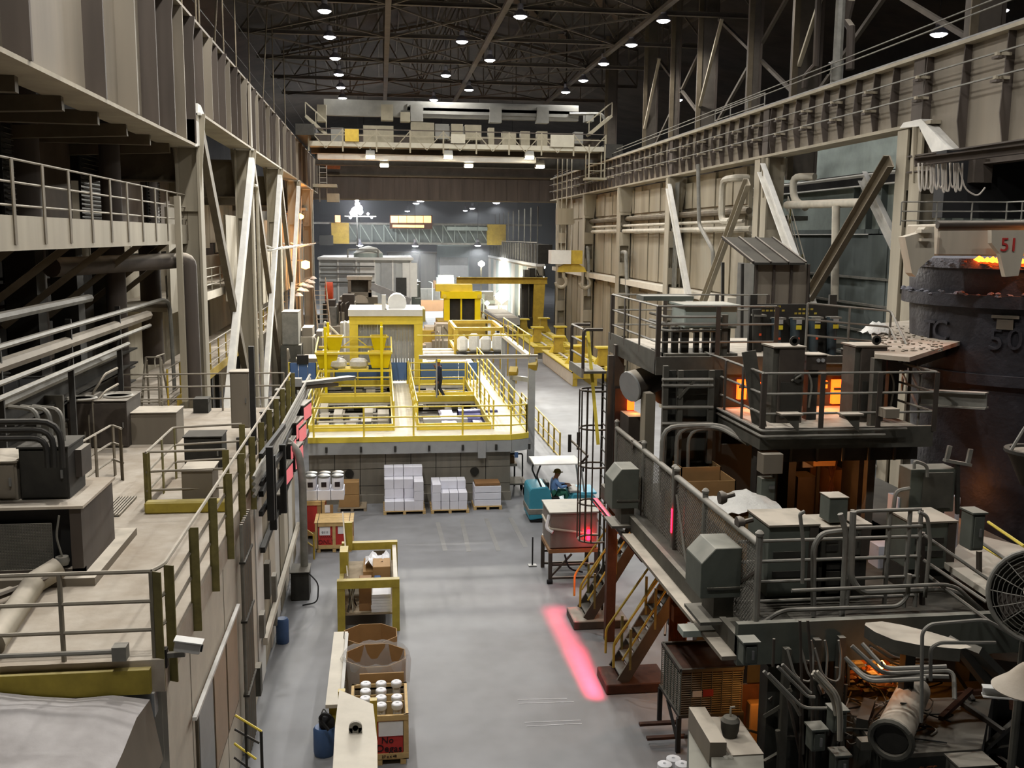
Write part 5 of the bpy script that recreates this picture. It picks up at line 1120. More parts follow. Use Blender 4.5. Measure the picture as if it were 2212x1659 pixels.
# hand truck behind the platform corner
p = PZ(1113, 1072, 0); ht = thing('platform_cart', 'dark platform cart with push frame beside the platform corner', 'cart', (p.x, p.y, 0))
bx('deck', 'mach', ht, p.x-.35, p.x+.45, p.y, p.y+1.1, .42, .48); bx('upper_shelf', 'pipe_light', ht, p.x-.4, p.x+.2, p.y+1.0, p.y+1.6, .9, 1.0)
for x in (p.x-.28, p.x+.36):
    for y in (p.y+.1, p.y+.95): ob('wheel', M().lathe((x, y, .16), [(.03, -.04), (.15, -.04), (.16, 0), (.15, .04), (.03, .04)], 14, 'x'), 'rubber', ht); bx('fork', 'mach', ht, x-.03, x+.03, y-.02, y+.02, .16, .42)
tb('push_frame', 'black_metal', ht, [(p.x-.35, p.y+1.1, .45), (p.x-.35, p.y+1.15, 1.35), (p.x+.42, p.y+1.15, 1.35), (p.x+.42, p.y+1.1, .45)], .03, 6, .08)
bx('load', 'kraft_dark', ht, p.x-.3, p.x+.1, p.y+1.05, p.y+1.5, 1.0, 1.25); bx('load', 'white_paint', ht, p.x-.45, p.x-.1, p.y+1.3, p.y+1.7, 1.25, 1.8)
bx('shelf_leg', 'black_metal', ht, p.x-.4, p.x-.34, p.y+1.5, p.y+1.56, 0, .9); bx('shelf_leg', 'black_metal', ht, p.x+.14, p.x+.2, p.y+1.5, p.y+1.56, 0, .9)
# ------------------------------------------------------------------ ride-on sweeper, facing right
p = PZ(1150, 1132, 0); sx, sy = p.x-.1, p.y+.1
sw = thing('floor_sweeper', 'teal ride-on floor sweeper with white canopy driving to the right', 'vehicle', (sx+1.2, sy+.6, 0))
def cx(a): return sx+a
prof = [(0, .12), (.08, .1), (.75, .18), (.8, .3), (.95, .36), (2.3, .3), (2.35, .75), (2.1, .95), (1.5, .98), (1.35, .62), (.8, .6), (.72, 1.1), (.6, 1.24), (.06, 1.2), (0, 1.1)]
ob('body', M().prism([(cx(a), sy, z) for a, z in prof], (0, 1.25, 0)), 'teal', sw, bevel=.035)
bx('hood', 'sky_teal', sw, cx(1.75), cx(2.33), sy+.08, sy+1.17, .92, 1.0, bevel=.03); bx('dashboard', 'grey_paint', sw, cx(1.4), cx(1.75), sy+.15, sy+1.1, .96, 1.05, bevel=.02)
bx('lower_skirt', 'pipe_grey', sw, cx(-.02), cx(.8), sy-.02, sy+1.27, .28, .5, bevel=.03); bx('bumper', 'rubber', sw, cx(.05), cx(.7), sy+.05, sy+1.2, .04, .14)
for a, y in ((.45, sy+.1), (.45, sy+1.05), (2.0, sy+.6)): ob('wheel', M().lathe((cx(a), y+.05, .2), [(.04, -.08), (.18, -.08), (.2, -.03), (.2, .03), (.18, .08), (.04, .08)], 16, 'y'), 'rubber', sw)
ob('side_brush', M().lathe((cx(2.1), sy+.1, .02), [(.3, 0), (.22, .12), (.05, .16)], 16), 'rubber', sw)
bx('seat', 'black_metal', sw, cx(.62), cx(1.1), sy+.35, sy+.9, .6, .78, bevel=.03); bx('backrest', 'black_metal', sw, cx(.6), cx(.74), sy+.35, sy+.9, .78, 1.3, bevel=.03)
cp = [(cx(.2), sy+.1), (cx(.2), sy+1.15)]; fp = [(cx(1.75), sy+.15), (cx(1.75), sy+1.1)]
for (x, y) in cp: tb('canopy_post', 'black_metal', sw, [(x+.25, y, 1.15), (x+.05, y, 1.6), (x+.2, y, 2.02)], .03, 6, .1)
for (x, y) in fp: tb('canopy_post', 'grey_paint', sw, [(x+.15, y, .98), (x, y, 2.02)], .03, 6)
ob('canopy', M().sheet([[(cx(.15)+i*.2, sy+.0+j*.25, 2.02+.1*(1-((j-2.5)/2.5)**2)*(1-((i-4)/4.6)**2)) for i in range(9)] for j in range(6)]).prism([(cx(.15), sy, 1.98), (cx(1.75), sy, 1.98), (cx(1.75), sy+1.25, 1.98), (cx(.15), sy+1.25, 1.98)], (0, 0, .04)), 'white_paint', sw, smooth=True)
ob('steering_wheel', M().lathe((cx(1.36), sy+.62, 1.12), [(.15, 0), (.165, .015), (.18, 0), (.165, -.015), (.15, 0)], 16), 'rubber', sw); cy('steering_column', 'rubber', sw, (cx(1.5), sy+.62, .9), (cx(1.36), sy+.62, 1.12), .03)
bx('mirror', 'black_metal', sw, cx(1.8), cx(1.83), sy-.08, sy+.06, 1.75, 1.9)
person('driver in light blue shirt and green trousers seated on the teal sweeper', (cx(.9), sy+.62, .76), math.radians(-90), SIT, ['shirt', 'trousers', 'skin', 'hair', 'boot'], 'cap')
# floor stanchion
p = PZ(1150, 1222, 0); t = thing('floor_stanchion', 'thin dark stanchion on a square steel foot on the open floor', 'stanchion', p)
bx('foot_plate', 'steel', t, p.x-.12, p.x+.12, p.y-.1, p.y+.1, 0, .03); cy('rod', 'black_metal', t, (p.x, p.y, .03), (p.x, p.y, PY(1150, 1160, p.y).z), .022, n=8)
# ================================================================== row of goods on the left of the aisle
p, q = PZ(738, 1366, 0), PZ(856, 1370, 0); x0, x1, y0, y1 = p.x, q.x, 23.3, 26.3; zt = PY(800, 1262, y0).z
rk = thing('yellow_rack', 'dull yellow steel rack frame holding packing materials', 'rack', ((x0+x1)/2, (y0+y1)/2, 0))
for x in (x0, x1):
    for y in (y0, y1): bx('post', 'olive_yellow', rk, x-.09, x+.09, y-.08, y+.08, 0, zt)
for y in (y0, y1): br('cross_beam', 'olive_yellow', rk, (x0-.09, y, zt+.03), (x1+.09, y, zt+.03), .18, .2)
for x in (x0, x1): br('side_beam', 'olive_yellow' if x == x0 else 'offwhite', rk, (x, y0, zt-.02), (x, y1, zt-.02), .1, .14)
bx('shelf', 'wood_grey', rk, x0, x1, y0+.15, y1, .35, .39); bx('upper_shelf', 'wood_grey', rk, x0, x1, y0+.9, y1-.2, .8, .84)
bx('warning_plate', 'brown_steel', rk, x1-.55, x1-.2, y1-.1, y1-.08, zt-.22, zt-.1)
br('mast', 'olive_yellow', rk, (x0+.1, y1-.2, zt), (x0+.1, y1-.2, zt+.75), .2, .15); tb('lever', 'pipe_light', rk, [(x0+.15, y0+.3, zt+.1), (x0-.05, y1-.1, zt+1.0)], .02, 5)
bx('post_box', 'olive_yellow', rk, x0-.05, x0+.15, y0+.7, y0+1.2, zt+.05, zt+.6)
bx('carton', 'kraft_dark', None, x0+.42, x0+.72, y0+.3, y0+.9, .39, 1.1, bevel=.01, label='narrow brown carton standing in the yellow rack', cat='box'); bx('carton', 'kraft', None, x0+.75, x1-.12, y0+1.2, y0+1.9, .84, 1.2, bevel=.01, label='kraft carton on the upper shelf of the yellow rack', cat='box')
for k in range(6): bx('paper_ream', 'paper', None, x0+.72+random.uniform(-.01, .01), x1-.12, y0+.2, y0+.8, .39+k*.075, .39+k*.075+.07, label='white paper bundle on the yellow rack shelf, %s from the bottom' % ORD[k], cat='paper', group='paper bundles in the rack')
gm = thing('wire_bundle', 'tangle of dark wire rods standing in the yellow rack', 'wire', (x0+.2, y0+.5, .39))
for k in range(14): tb('wire', 'mach_brown' if k % 2 else 'pipe_light', gm, [(x0+.1+random.uniform(0, .25), y0+.25+random.uniform(0, .5), .39), (x0+.08+random.uniform(0, .28), y0+.25+random.uniform(0, .5), 1.1)], .012, 4)
t = thing('plastic_heap', 'heap of clear plastic film on the yellow rack', 'plastic film', (x0+.9, y0+2, .84)); ob('film', M().sheet([[(x0+.55+i*.09, y0+1.6+j*.12, zt-.05+.12*math.sin(i*1.7+j)*math.cos(j*1.3)) for i in range(8)] for j in range(8)]), 'paper', t, smooth=True)
bx('film_tray', 'kraft', t, x0+.5, x1-.12, y0+1.5, y0+2.6, .85, zt-.2)
bx('blue_bottle', 'blue_bin', None, x0+.78, x0+.95, y0+.95, y0+1.1, .84, 1.02, bevel=.02, label='small blue bottle on the yellow rack shelf', cat='bottle')
def gaylord(label, c, r, h, film=False):
    t = thing('gaylord_box', label, 'box', (c[0], c[1], 0)); n = 8
    for s in range(n):
        a0 = math.pi/8+s*math.pi/4; a1 = a0+math.pi/4; P0 = Vector((c[0]+r*math.cos(a0), c[1]+r*math.sin(a0)*.95, .12)); P1 = Vector((c[0]+r*math.cos(a1), c[1]+r*math.sin(a1)*.95, .12)); i0 = lerp(P0, (c[0], c[1], .12), .03); i1 = lerp(P1, (c[0], c[1], .12), .03); u_ = Vector((0, 0, h-.12))
        ob('side_panel', M().hexa([P0, P1, i1, i0], [P0+u_, P1+u_, i1+u_, i0+u_]), 'kraft', t)
    bx('base_board', 'kraft_dark', t, c[0]-r*.8, c[0]+r*.8, c[1]-r*.8, c[1]+r*.8, .12, .14)
    if film:
        rows = []
        for k, (f, z) in enumerate(((.86, h-.55), (.93, h-.2), (.97, h+.01), (1.03, h+.06), (1.1, h-.05), (1.09, h-.4), (1.06, h-.7))):
            rows.append([(c[0]+r*f*math.cos(a)*(1+.025*math.sin(a*9+k)), c[1]+r*f*.95*math.sin(a)*(1+.025*math.sin(a*7+k)), z+.025*math.sin(a*11)) for a in [2*math.pi*i/32 for i in range(33)]])
        ob('liner', M().sheet(rows), 'plastic', t, smooth=True)
    return t
c2 = PZ(812, 1415, 1.0); c1 = PZ(800, 1374, .95)
for i, c in enumerate((c2, c1)): pallet('wooden pallet under the %s gaylord box' % ('film lined', 'plain')[i], c.x-.55, c.x+.55, c.y-.5, c.y+.5, 'wood_grey')
gaylord('octagonal kraft gaylord box lined with clear film', (c2.x, c2.y), .65, 1.0, True); gaylord('plain open octagonal kraft gaylord box behind the lined one', (c1.x, c1.y+.15), .62, .95)
# crate with red sheet and white spools
x1 = PZ(883, 1648, 0).x; x0 = x1-1.05; y0 = 17.0; y1 = 18.35; z1 = PY(850, 1545, y0).z
t = crate('wooden crate with red sheet and marker writing holding white spools', x0, x1, y0, y1, 0, z1, 'wood', 'wood_grey', 1, lid=False)
bx('red_sheet', 'red_sign', t, x1-.62, x1-.1, y0+.02, y0+.036, .16, z1-.1); bx('paper_sheet', 'paper', t, x1-.54, x1-.1, y0+.005, y0+.018, z1-.4, z1-.12)
text('writing', 'No', .17, 'ink', t, (x1-.38, y0+.015, z1-.49), (1, 0, 0), (.05, 0, 1)); text('writing', 'Degas', .19, 'ink', t, (x1-.35, y0+.015, z1-.65), (1, -.0, -.06), (.06, 0, 1)); text('writing', '27 x x 48', .07, 'ink', t, (x1-.35, y0-.015, .17), (1, 0, 0), (0, 0, 1))
for i in range(3):
    for j in range(4):
        if i == 2 and j == 2: continue
        c = Vector((x1-.78+i*.29, y0+.2+j*.3, .14)); t = thing('white_spool', 'white spool standing in the open crate, %s column, %s row from the front' % (ORD[i], ORD[j]), 'spool', c, 'white spools in the crate')
        ob('barrel', M().lathe(c, [(.1, 0), (.1, .06), (.075, .07), (.075, z1-.12), (.1, z1-.1), (.105, z1-.04), (.1, z1-.02)], 12), 'white_paint', t, smooth=True); ob('end_cap', M().lathe(c+Vector((0, 0, z1-.02)), [(.1, 0), (.085, .015), (.03, .015), (.028, .005), (.001, .005)], 12), 'paper', t, smooth=True)
for y in (y0+.55, y0+.85): bx('spool_divider', 'wood', None, x0+.07, x1-.07, y-.01, y+.01, .14, z1+.0, label='thin wooden divider between the spools, %s one' % ('front' if y < y0+.7 else 'rear'), cat='divider')
bx('carton_flap', 'kraft', None, x0+.15, x1-.05, y1+.03, y1+.06, 0, z1+.18, label='kraft board standing between crate and lined box', cat='cardboard')
# pale lifting beam with eye
z0 = 1.95
sb = thing('lifting_beam', 'pale steel lifting beam with a round lug in the lower middle', 'beam', (-.45, 14.5, 0))
a, b, c, d = PZ(733, 1490, z0), PZ(806, 1521, z0), PZ(815, 1602, z0), PZ(724, 1565, z0); e, f = PZ(816, 1720, z0), PZ(716, 1720, z0)
ob('far_plate', M().prism([a, b, c, d], (0, 0, -.3)), 'offwhite', sb); ob('near_plate', M().prism([d+Vector((0, 0, .004)), c+Vector((0, 0, .004)), e+Vector((0, 0, .06)), f+Vector((0, 0, .06))], (0, 0, -.32)), 'offwhite', sb)
l = PZ(768, 1583, z0); ob('lug', M().lathe(l+Vector((0, 0, .09)), [(.045, -.025), (.1, -.025), (.1, .025), (.045, .025), (.045, -.025)], 18, 'y').box(l.x-.1, l.x-.045, l.y-.025, l.y+.025, l.z, l.z+.09).box(l.x+.045, l.x+.1, l.y-.025, l.y+.025, l.z, l.z+.09), 'pipe_grey', sb)
for (x, y) in ((-.75, 16.6), (-.2, 16.2), (-.6, 13.6), (-.15, 13.6)): bx('leg', 'yellow_dull', sb, x-.06, x+.06, y-.06, y+.06, 0, z0-.28)
# narrow pale ledge beside the row
a, b = PZ(722, 1522, .95), PZ(742, 1372, .95); lg = thing('narrow_bench', 'long narrow pale bench top left of the gaylord boxes', 'bench', (a.x, (a.y+b.y)/2, 0))
bx('top', 'offwhite', lg, a.x-.16, a.x+.14, a.y, b.y+.2, .88, .95); bx('top_lip', 'grey_paint', lg, a.x+.1, a.x+.16, a.y+.1, b.y, .95, 1.0)
for y in (a.y+.15, (a.y+b.y)/2, b.y): bx('leg', 'olive_yellow', lg, a.x-.1, a.x+.05, y-.07, y+.07, 0, .88)
p = PZ(700, 1640, 0); vc = thing('shop_vacuum', 'blue drum vacuum with black hose by the narrow bench', 'vacuum', (p.x, p.y+.2, 0))
ob('drum', M().lathe((p.x, p.y+.2, 0), [(.18, 0), (.2, .05), (.2, .5), (.17, .54), (.001, .55)], 16), 'blue_bin', vc, smooth=True); ob('motor_head', M().lathe((p.x+.05, p.y+.2, .55), [(.14, 0), (.15, .1), (.08, .2), (.001, .22)], 14), 'rubber', vc, smooth=True)
tb('hose', 'rubber', vc, [(p.x+.05, p.y+.05, .7), (p.x+.15, p.y-.05, .85), (p.x+.02, p.y-.1, .95), (p.x-.08, p.y, .8), (p.x+.1, p.y-.08, .6)], .03, 6, .1); tb('handle', 'steel', vc, [(p.x-.08, p.y+.2, .7), (p.x, p.y+.2, .9), (p.x+.1, p.y+.2, .7)], .012, 5, .05)
# left wall floor items
p = PZ(645, 1298, 0); t = cabinet('dark square welding transformer on the floor by the left wall', [-2.42, PZ(668, 1297, 0).x, p.y, p.y+.7, 0, PY(645, 1238, p.y).z], 'mach_dark', 0, name='transformer_box', cat='transformer')
tb('power_cable', 'rubber', t, [(-1.95, p.y+.1, .7), (-1.7, p.y-.1, .5), (-1.72, p.y-.3, .05), (-2.1, p.y-.4, .03)], .02, 5, .15)
tb('riser_conduit', 'pipe_grey', None, [(-2.1, p.y+.5, .75), (-2.1, p.y+.5, 3.2), (-2.2, p.y+.6, 3.9), (-2.6, p.y+.8, 4.2)], .1, 10, .4, label='fat grey riser conduit above the transformer box', cat='conduit')
p = PZ(677, 1215, 0); railing('small yellow handrail by the left wall behind the pine crate', [(-2.45, p.y+1.2, 0), (p.x, p.y+.3, 0)], h=.75, fr=(1, .5), mat='yellow_dull', step=2)
p = PZ(604, 1388, 0); ob('floor_barrel', M().lathe((-2.38, p.y, 0), [(.14, 0), (.15, .02), (.15, .55), (.12, .6), (.001, .6)], 14), 'blue_bin', None, label='narrow blue barrel at the foot of the left wall', cat='barrel', smooth=True)
p, q = PX(512, 1550, -2.25), PX(565, 1580, -2.05)
hs = thing('entry_handrail', 'yellow topped stair handrail at the lower left beside the wall conduits', 'railing', (-2.1, q.y, 0))
for k, (ua, va, ub, vb) in enumerate(((508, 1545, 565, 1580), (507, 1575, 560, 1605), (506, 1606, 553, 1640), (506, 1636, 550, 1668))): tb('rail', ('yellow', 'iron')[k % 2], hs, [PY(ua, va, 15.4), PY(ub, vb, 15.4)], .02, 6)
p = PY(564, 1580, 15.4); tb('post', 'iron', hs, [p, (p.x, 15.4, 0)], .025, 6); p = PY(530, 1560, 15.4); tb('post', 'iron', hs, [p, (p.x, 15.4, 0)], .02, 6)
defm('shed_white', 'c4c6c2', .8, var=.3, scale=.6, streak=True)
# ================================================================== far hall
t = thing('cross_girder', 'deep dark cross girder above the far hall opening', 'girder', (5, 95, 12.5))
a, b = PY(690, 430, 95), PY(1190, 388, 95)
bx('face_plate', 'girder_dark', t, -9, 22, 95, 95.1, a.z, b.z); bx('lower_lip', 'brown_steel', t, -9, 22, 94.9, 95.3, a.z-.05, a.z+.05); bx('upper_lip', 'brown_steel', t, -9, 22, 94.8, 95.3, b.z, b.z+.1)
z2 = PY(900, 378, 97).z; z3 = PY(900, 352, 97).z; bx('upper_beam', 'truss', t, -9, 22, 97, 97.2, z2, z3); bx('upper_band', 'brown_steel', t, -9, 22, 96.9, 97.3, PY(900, 385, 97).z, z2)
for i in range(20): bx('rib', 'girder_dark', t, -5+i*1.05, -4.95+i*1.05, 94.95, 95, a.z, b.z)
for k, x in enumerate((-6.6, 17.2)): bx('end_post', 'beige_steel', t, x-.4, x+.4, 95.2, 96, 0, a.z)
ld = [PY(700, 375, 96.5), PY(725, 345, 96.5)]; bx('red_panel', 'rust_orange', t, PY(703, 360, 94.5).x, PY(735, 360, 94.5).x, 94.4, 94.6, PY(703, 365, 94.5).z, PY(703, 345, 94.5).z)
# second crane
Y2 = 125.0; c2 = thing('second_crane', 'distant crane truss with yellow end blocks across the far hall', 'crane', (3, Y2, 9.5))
u0, u1 = 722, 1085; z0, z1 = PY(900, 526, Y2).z, PY(900, 484, Y2).z
for z in (z0, z1): br('chord', 'pipe_grey', c2, (PY(u0, 500, Y2).x-4, Y2, z), (PY(u1, 500, Y2).x+5, Y2, z), .2, .25)
bx('web_plate', 'green_wall', c2, PY(750, 500, Y2).x, PY(u1, 500, Y2).x, Y2+.5, Y2+.6, z0, z1)
for i in range(14):
    x0 = PY(752, 500, Y2).x+i*1.45; br('truss_web', 'seafoam', c2, (x0, Y2, z1), (x0+1.4, Y2, z0), .1, .1); br('truss_post', 'seafoam', c2, (x0, Y2, z1), (x0, Y2, z0), .08, .08)
for (ua, ub) in ((716, 754), (1052, 1092)): bx('end_block', 'yellow_dull', c2, PY(ua, 500, Y2).x, PY(ub, 500, Y2).x, Y2-.4, Y2+1.5, z0-.1, z1+.05)
bx('end_truck', 'mach_dark', c2, PY(690, 500, Y2).x, PY(720, 500, Y2).x, Y2-1, Y2+2, z0-.3, z0+.9)
bx('light_box', 'seafoam', c2, PY(965, 500, Y2).x, PY(1052, 500, Y2).x, Y2-.5, Y2-.3, PY(1000, 498, Y2).z, PY(1000, 490, Y2).z)
cb2 = thing('lit_cab', 'orange lit row of crane cab windows in the far hall', 'cab', PY(888, 492, Y2-1)); ya_ = Y2-1.5
for i in range(5):
    a, b = PY(844+i*17.7, 481, ya_), PY(844+(i+1)*17.7-1.2, 466.5, ya_); bx('pane', 'orange_window', cb2, a.x, b.x, ya_, ya_+.1, a.z, b.z)
a, b = PY(848, 491, ya_), PY(916, 486, ya_); bx('lower_pane', 'orange_window', cb2, a.x, b.x, ya_, ya_+.1, a.z, b.z); a, b = PY(842, 494, ya_), PY(934, 465, ya_); bx('frame', 'rust', cb2, a.x, b.x, ya_+.11, ya_+1.5, a.z, b.z)
a, b = PY(724, 480, ya_), PY(735, 465, ya_); bx('side_pane', 'orange_window', cb2, a.x, b.x, ya_, ya_+.2, a.z, b.z)
fl_ = thing('floodlight_cluster', 'dazzling white floodlight cluster in the far left of the hall', 'lamp', PY(770, 465, 118))
for i, (u, v, r) in enumerate(((771, 432, .25), (772, 441, .3), (775, 450, .45), (768, 455, .5), (778, 458, .35), (762, 460, .35), (757, 470, .15), (795, 462, .15), (803, 470, .12))):
    p = PY(u, v, 118); ob('lamp_head', M().lathe(p, [(.01, -r), (r*.8, -r*.5), (r, 0), (r*.8, r*.5), (.01, r)], 10), 'lamp_glass', fl_, smooth=True)
p = PY(771, 470, 118); br('mast', 'mach_dark', fl_, (p.x, 118.2, 0), (p.x, 118.2, p.z+2.5), .15, .15); bx('bar', 'pipe_light', fl_, p.x-1.4, p.x+2.2, 118.1, 118.2, p.z+.1, p.z+.2)
point('glow', fl_, PY(775, 452, 117), 2500, (.9, .95, 1), .4)
# far walls and sheds
def shed(label, u0, v0, u1, v1, y, d, mat, rm='offwhite', name='plant_shed', cat='shed', posts=5):
    a, b = PY(u0, v1, y), PY(u1, v0, y); t = thing(name, label, cat, ((a.x+b.x)/2, y+d/2, 0)); bx('body', mat, t, a.x, b.x, y, y+d, 0, b.z); bx('roof_edge', rm, t, a.x-.2, b.x+.3, y-.3, y+d, b.z, b.z+.25)
    for i in range(posts+1): x = a.x+(b.x-a.x)*i/posts; bx('post', rm, t, x-.08, x+.08, y-.1, y, 0, b.z)
    return t, a.x, b.x, b.z
s1, xa, xb, zt = shed('long pale furnace shed in the far left', 692, 562, 887, 660, 110, 12, 'shed_white', 'white_paint')
for i in range(4): bx('stain_panel', 'white_paint' if i % 2 else 'grey_paint', s1, xa+2+i*2.3, xa+3.6+i*2.3, 109.93, 110, 2.0+i*.3, zt-.3)
for z in (zt-.7, zt-1.5, zt-2.4): tb('wall_pipe', 'mach', s1, [(xa, 109.7, z), (xa+(xb-xa)*.6, 109.7, z)], .1, 6)
bx('doorway', 'mach_dark', s1, PY(855, 600, 110).x, PY(878, 600, 110).x, 109.9, 110, 3.0, 5.0)
tb('roof_pipe', 'pipe_grey', s1, [(xa+3, 110.5, zt+.2), (xa+3, 110.5, zt+1.1), (xb-3.5, 110.5, zt+1.1), (xb-3.5, 110.5, zt+.2)], .1, 6, .2); ob('roof_dome', M().lathe((xa+5.2, 112, zt+.2), [(1.6, 0), (1.6, .5), (.9, 1.1), (.01, 1.3)], 14), 'seafoam', s1, smooth=True)
shed('tan boarded partition behind the pale shed', 838, 548, 942, 620, 165, 1, 'panel_wall', 'brown_steel', posts=3)
sdw = shed('pale green doorway block in the far middle', 948, 532, 1012, 650, 150, 3, 'white_paint', 'seafoam', posts=1)[0]
bx('door_head', 'green_wall', sdw, PY(944, 540, 149).x, PY(1014, 540, 149).x, 148.6, 149.2, PY(980, 556, 149).z, PY(980, 532, 149).z)
w = bx('wall_right.003', 'panel_wall', None, 15.0, 15.6, 96, 140, 0, 6.7, kind='structure', label='pale wall running down the far right aisle')
for i in range(14): bx('wall_sheet', 'offwhite' if i % 2 else 'seafoam', w, 14.94, 15, 96.2+i*3.1, 99.2+i*3.1, 0, 6.5)
bx('coping', 'white_paint', w, 14.9, 15.8, 96, 140, 6.7, 6.95)
t = thing('cable_gallery', 'dark cable gallery above the far right wall', 'gallery', (15.5, 118, 6.95)); bx('tray', 'mach_dark', t, 15.1, 16.5, 96, 140, 6.96, 8.8)
for i in range(20): bx('rib', 'pipe_grey', t, 14.95, 15.1, 97+i*2.1, 97.15+i*2.1, 7, 8.9)
br('handrail', 'pipe_light', t, (15.0, 96, 9.0), (15.0, 140, 9.0), .06, .06)
for i in range(9): bx('mast', 'pipe_grey', t, 15.3, 15.4, 98+i*4.6, 98.1+i*4.6, 8.8, 12.5)
clutter_machine('dark heavy machine at the far right behind the hooks', 'machine', (14.2, 93, 0), 2.0, 3, 6.6, ['mach_dark', 'iron', 'mach'], 31, n=12)
clutter_machine('green machine in the far middle', 'machine', (2.9, 112, 0), 4, 5, 4.6, ['olive_yellow', 'mach_green', 'mach', 'seafoam'], 32, n=10)
clutter_machine('brown tarpaulin machine before the far doorway', 'machine', (7.6, 128, 0), 6, 5, 4.6, ['kraft_dark', 'mach', 'seafoam'], 33, n=8)
clutter_machine('grey machine with white glow behind the gantry', 'machine', (11.3, 108, 0), 6, 6, 3.6, ['pipe_grey', 'white_paint', 'mach', 'seafoam'], 34, n=12)
clutter_machine('low cream equipment behind the booth', 'machine', (3.4, 68, 0), 3, 5, 3.4, ['offwhite', 'yellow_dull', 'beige_steel'], 35, n=10)
clutter_machine('cream equipment row left of the yellow press', 'machine', (1.0, 80, 0), 4.5, 6, 3.8, ['offwhite', 'yellow_dull', 'pipe_light', 'beige_steel'], 36, n=12)
clutter_machine('greyish equipment on the left before the pale shed', 'machine', (-3.6, 92, 0), 3, 7, 4.2, ['beige_steel', 'pipe_grey', 'mach_brown'], 37, n=12)
clutter_machine('grey clutter right of the yellow press', 'machine', (7.4, 96, 0), 2.6, 5, 2.8, ['pipe_grey', 'teal', 'seafoam', 'mach'], 38, n=9)
# beige cab machine
YC = 98; a, b = PY(752, 660, YC), PY(802, 605, YC); bc = thing('beige_loader', 'beige loader with square cab in front of the pale shed', 'vehicle', ((a.x+b.x)/2, YC+1, 0))
bx('chassis', 'beige_steel', bc, a.x-.8, b.x+.6, YC, YC+3, .8, PY(780, 642, YC).z); bx('cab_back', 'mach', bc, a.x+.3, b.x-.3, YC+1, YC+1.1, PY(780, 642, YC).z, b.z)
for x in (a.x, b.x-.3): bx('cab_pillar', 'hook_cream', bc, x, x+.3, YC, YC+2, PY(780, 642, YC).z, b.z)
bx('cab_roof', 'hook_cream', bc, a.x-.1, b.x+.1, YC-.1, YC+2.1, b.z, b.z+.35); bx('cab_sill', 'hook_cream', bc, a.x, b.x, YC, YC+2, PY(780, 642, YC).z, PY(780, 632, YC).z)
ob('boom', M().bar(PY(802, 618, YC), PY(886, 652, YC), .5, .7), 'grey_paint', bc)
for x in (a.x-.3, b.x+.2): ob('wheel', M().lathe((x, YC-.1, .8), [(.3, -.3), (.75, -.3), (.8, 0), (.75, .3), (.3, .3)], 18, 'y'), 'rubber', bc)
ob('red_guard', M().lathe(PY(778, 655, YC-.4), [(.01, -.1), (.8, -.1), (.8, .1), (.01, .1)], 18, 'y', 0, math.pi), 'hook_cream', bc)
p = PY(711, 632, 96); of = thing('orange_fan', 'orange drum fan standing far left', 'fan', (p.x, 96, 0)); ob('drum', M().lathe(p, [(.8, -.35), (1.0, -.35), (1.0, .35), (.8, .35)], 20, 'x'), 'orange_fan', of, smooth=True); ob('hub', M().lathe(p, [(.01, -.15), (.3, -.1), (.3, .1)], 12, 'x'), 'rubber', of)
for k in range(5): ang = k*1.256; br('blade', 'mach_dark', of, p, p+Vector((0, .85*math.cos(ang), .85*math.sin(ang))), .1, .3)
bx('stand', 'mach', of, p.x-.6, p.x+.6, 95.8, 96.2, 0, p.z-1.0)
# yellow gantry beam
YG = 93; ga = thing('yellow_gantry', 'dull yellow gantry beam on a broad leg in the far right middle', 'gantry', (10, YG, 0)); zg = PY(1080, 606, YG).z
ib('beam', 'yellow_dull', ga, (PY(986, 605, YG).x, YG, zg), (PY(1182, 608, YG).x, YG, zg), .5, .6, .06); xg = PY(1163, 640, YG).x
ob('leg', M().hexa([(xg-.55, YG-.3, 0), (xg+.35, YG-.3, 0), (xg+.35, YG+.3, 0), (xg-.55, YG+.3, 0)], [(xg-.45, YG-.2, zg-.3), (xg+.6, YG-.2, zg-.3), (xg+.6, YG+.2, zg-.3), (xg-.45, YG+.2, zg-.3)]), 'yellow_dull', ga); bx('far_leg', 'yellow_dull', ga, PY(992, 640, YG).x-.2, PY(992, 640, YG).x+.2, YG-.2, YG+.2, 0, zg-.3)
for i, (u, v, r) in enumerate(((1085, 640, .75), (1040, 570, .35), (1172, 577, .3), (1168, 600, .35), (1052, 655, .25))):
    p = PY(u, v, 104 if i != 0 else 106); t = thing('work_light', 'glaring white work light in the far right, %s' % ('largest one behind the gantry', 'warm one below the second crane', 'small one by the hook block', 'one low by the wall end', 'faint one by the grey machine')[i], 'lamp', p); ob('glass', M().lathe(p, [(.01, -r), (r, -r*.3), (r, r*.3), (.01, r)], 12), 'flood_glass', t, smooth=True); bx('mast', 'pipe_grey', t, p.x-.06, p.x+.06, p.y+r, p.y+r+.1, 0, p.z)
    if i == 0: point('bulb', t, p+Vector((0, -1.2, .3)), 300, (1, 1, .97), .3)
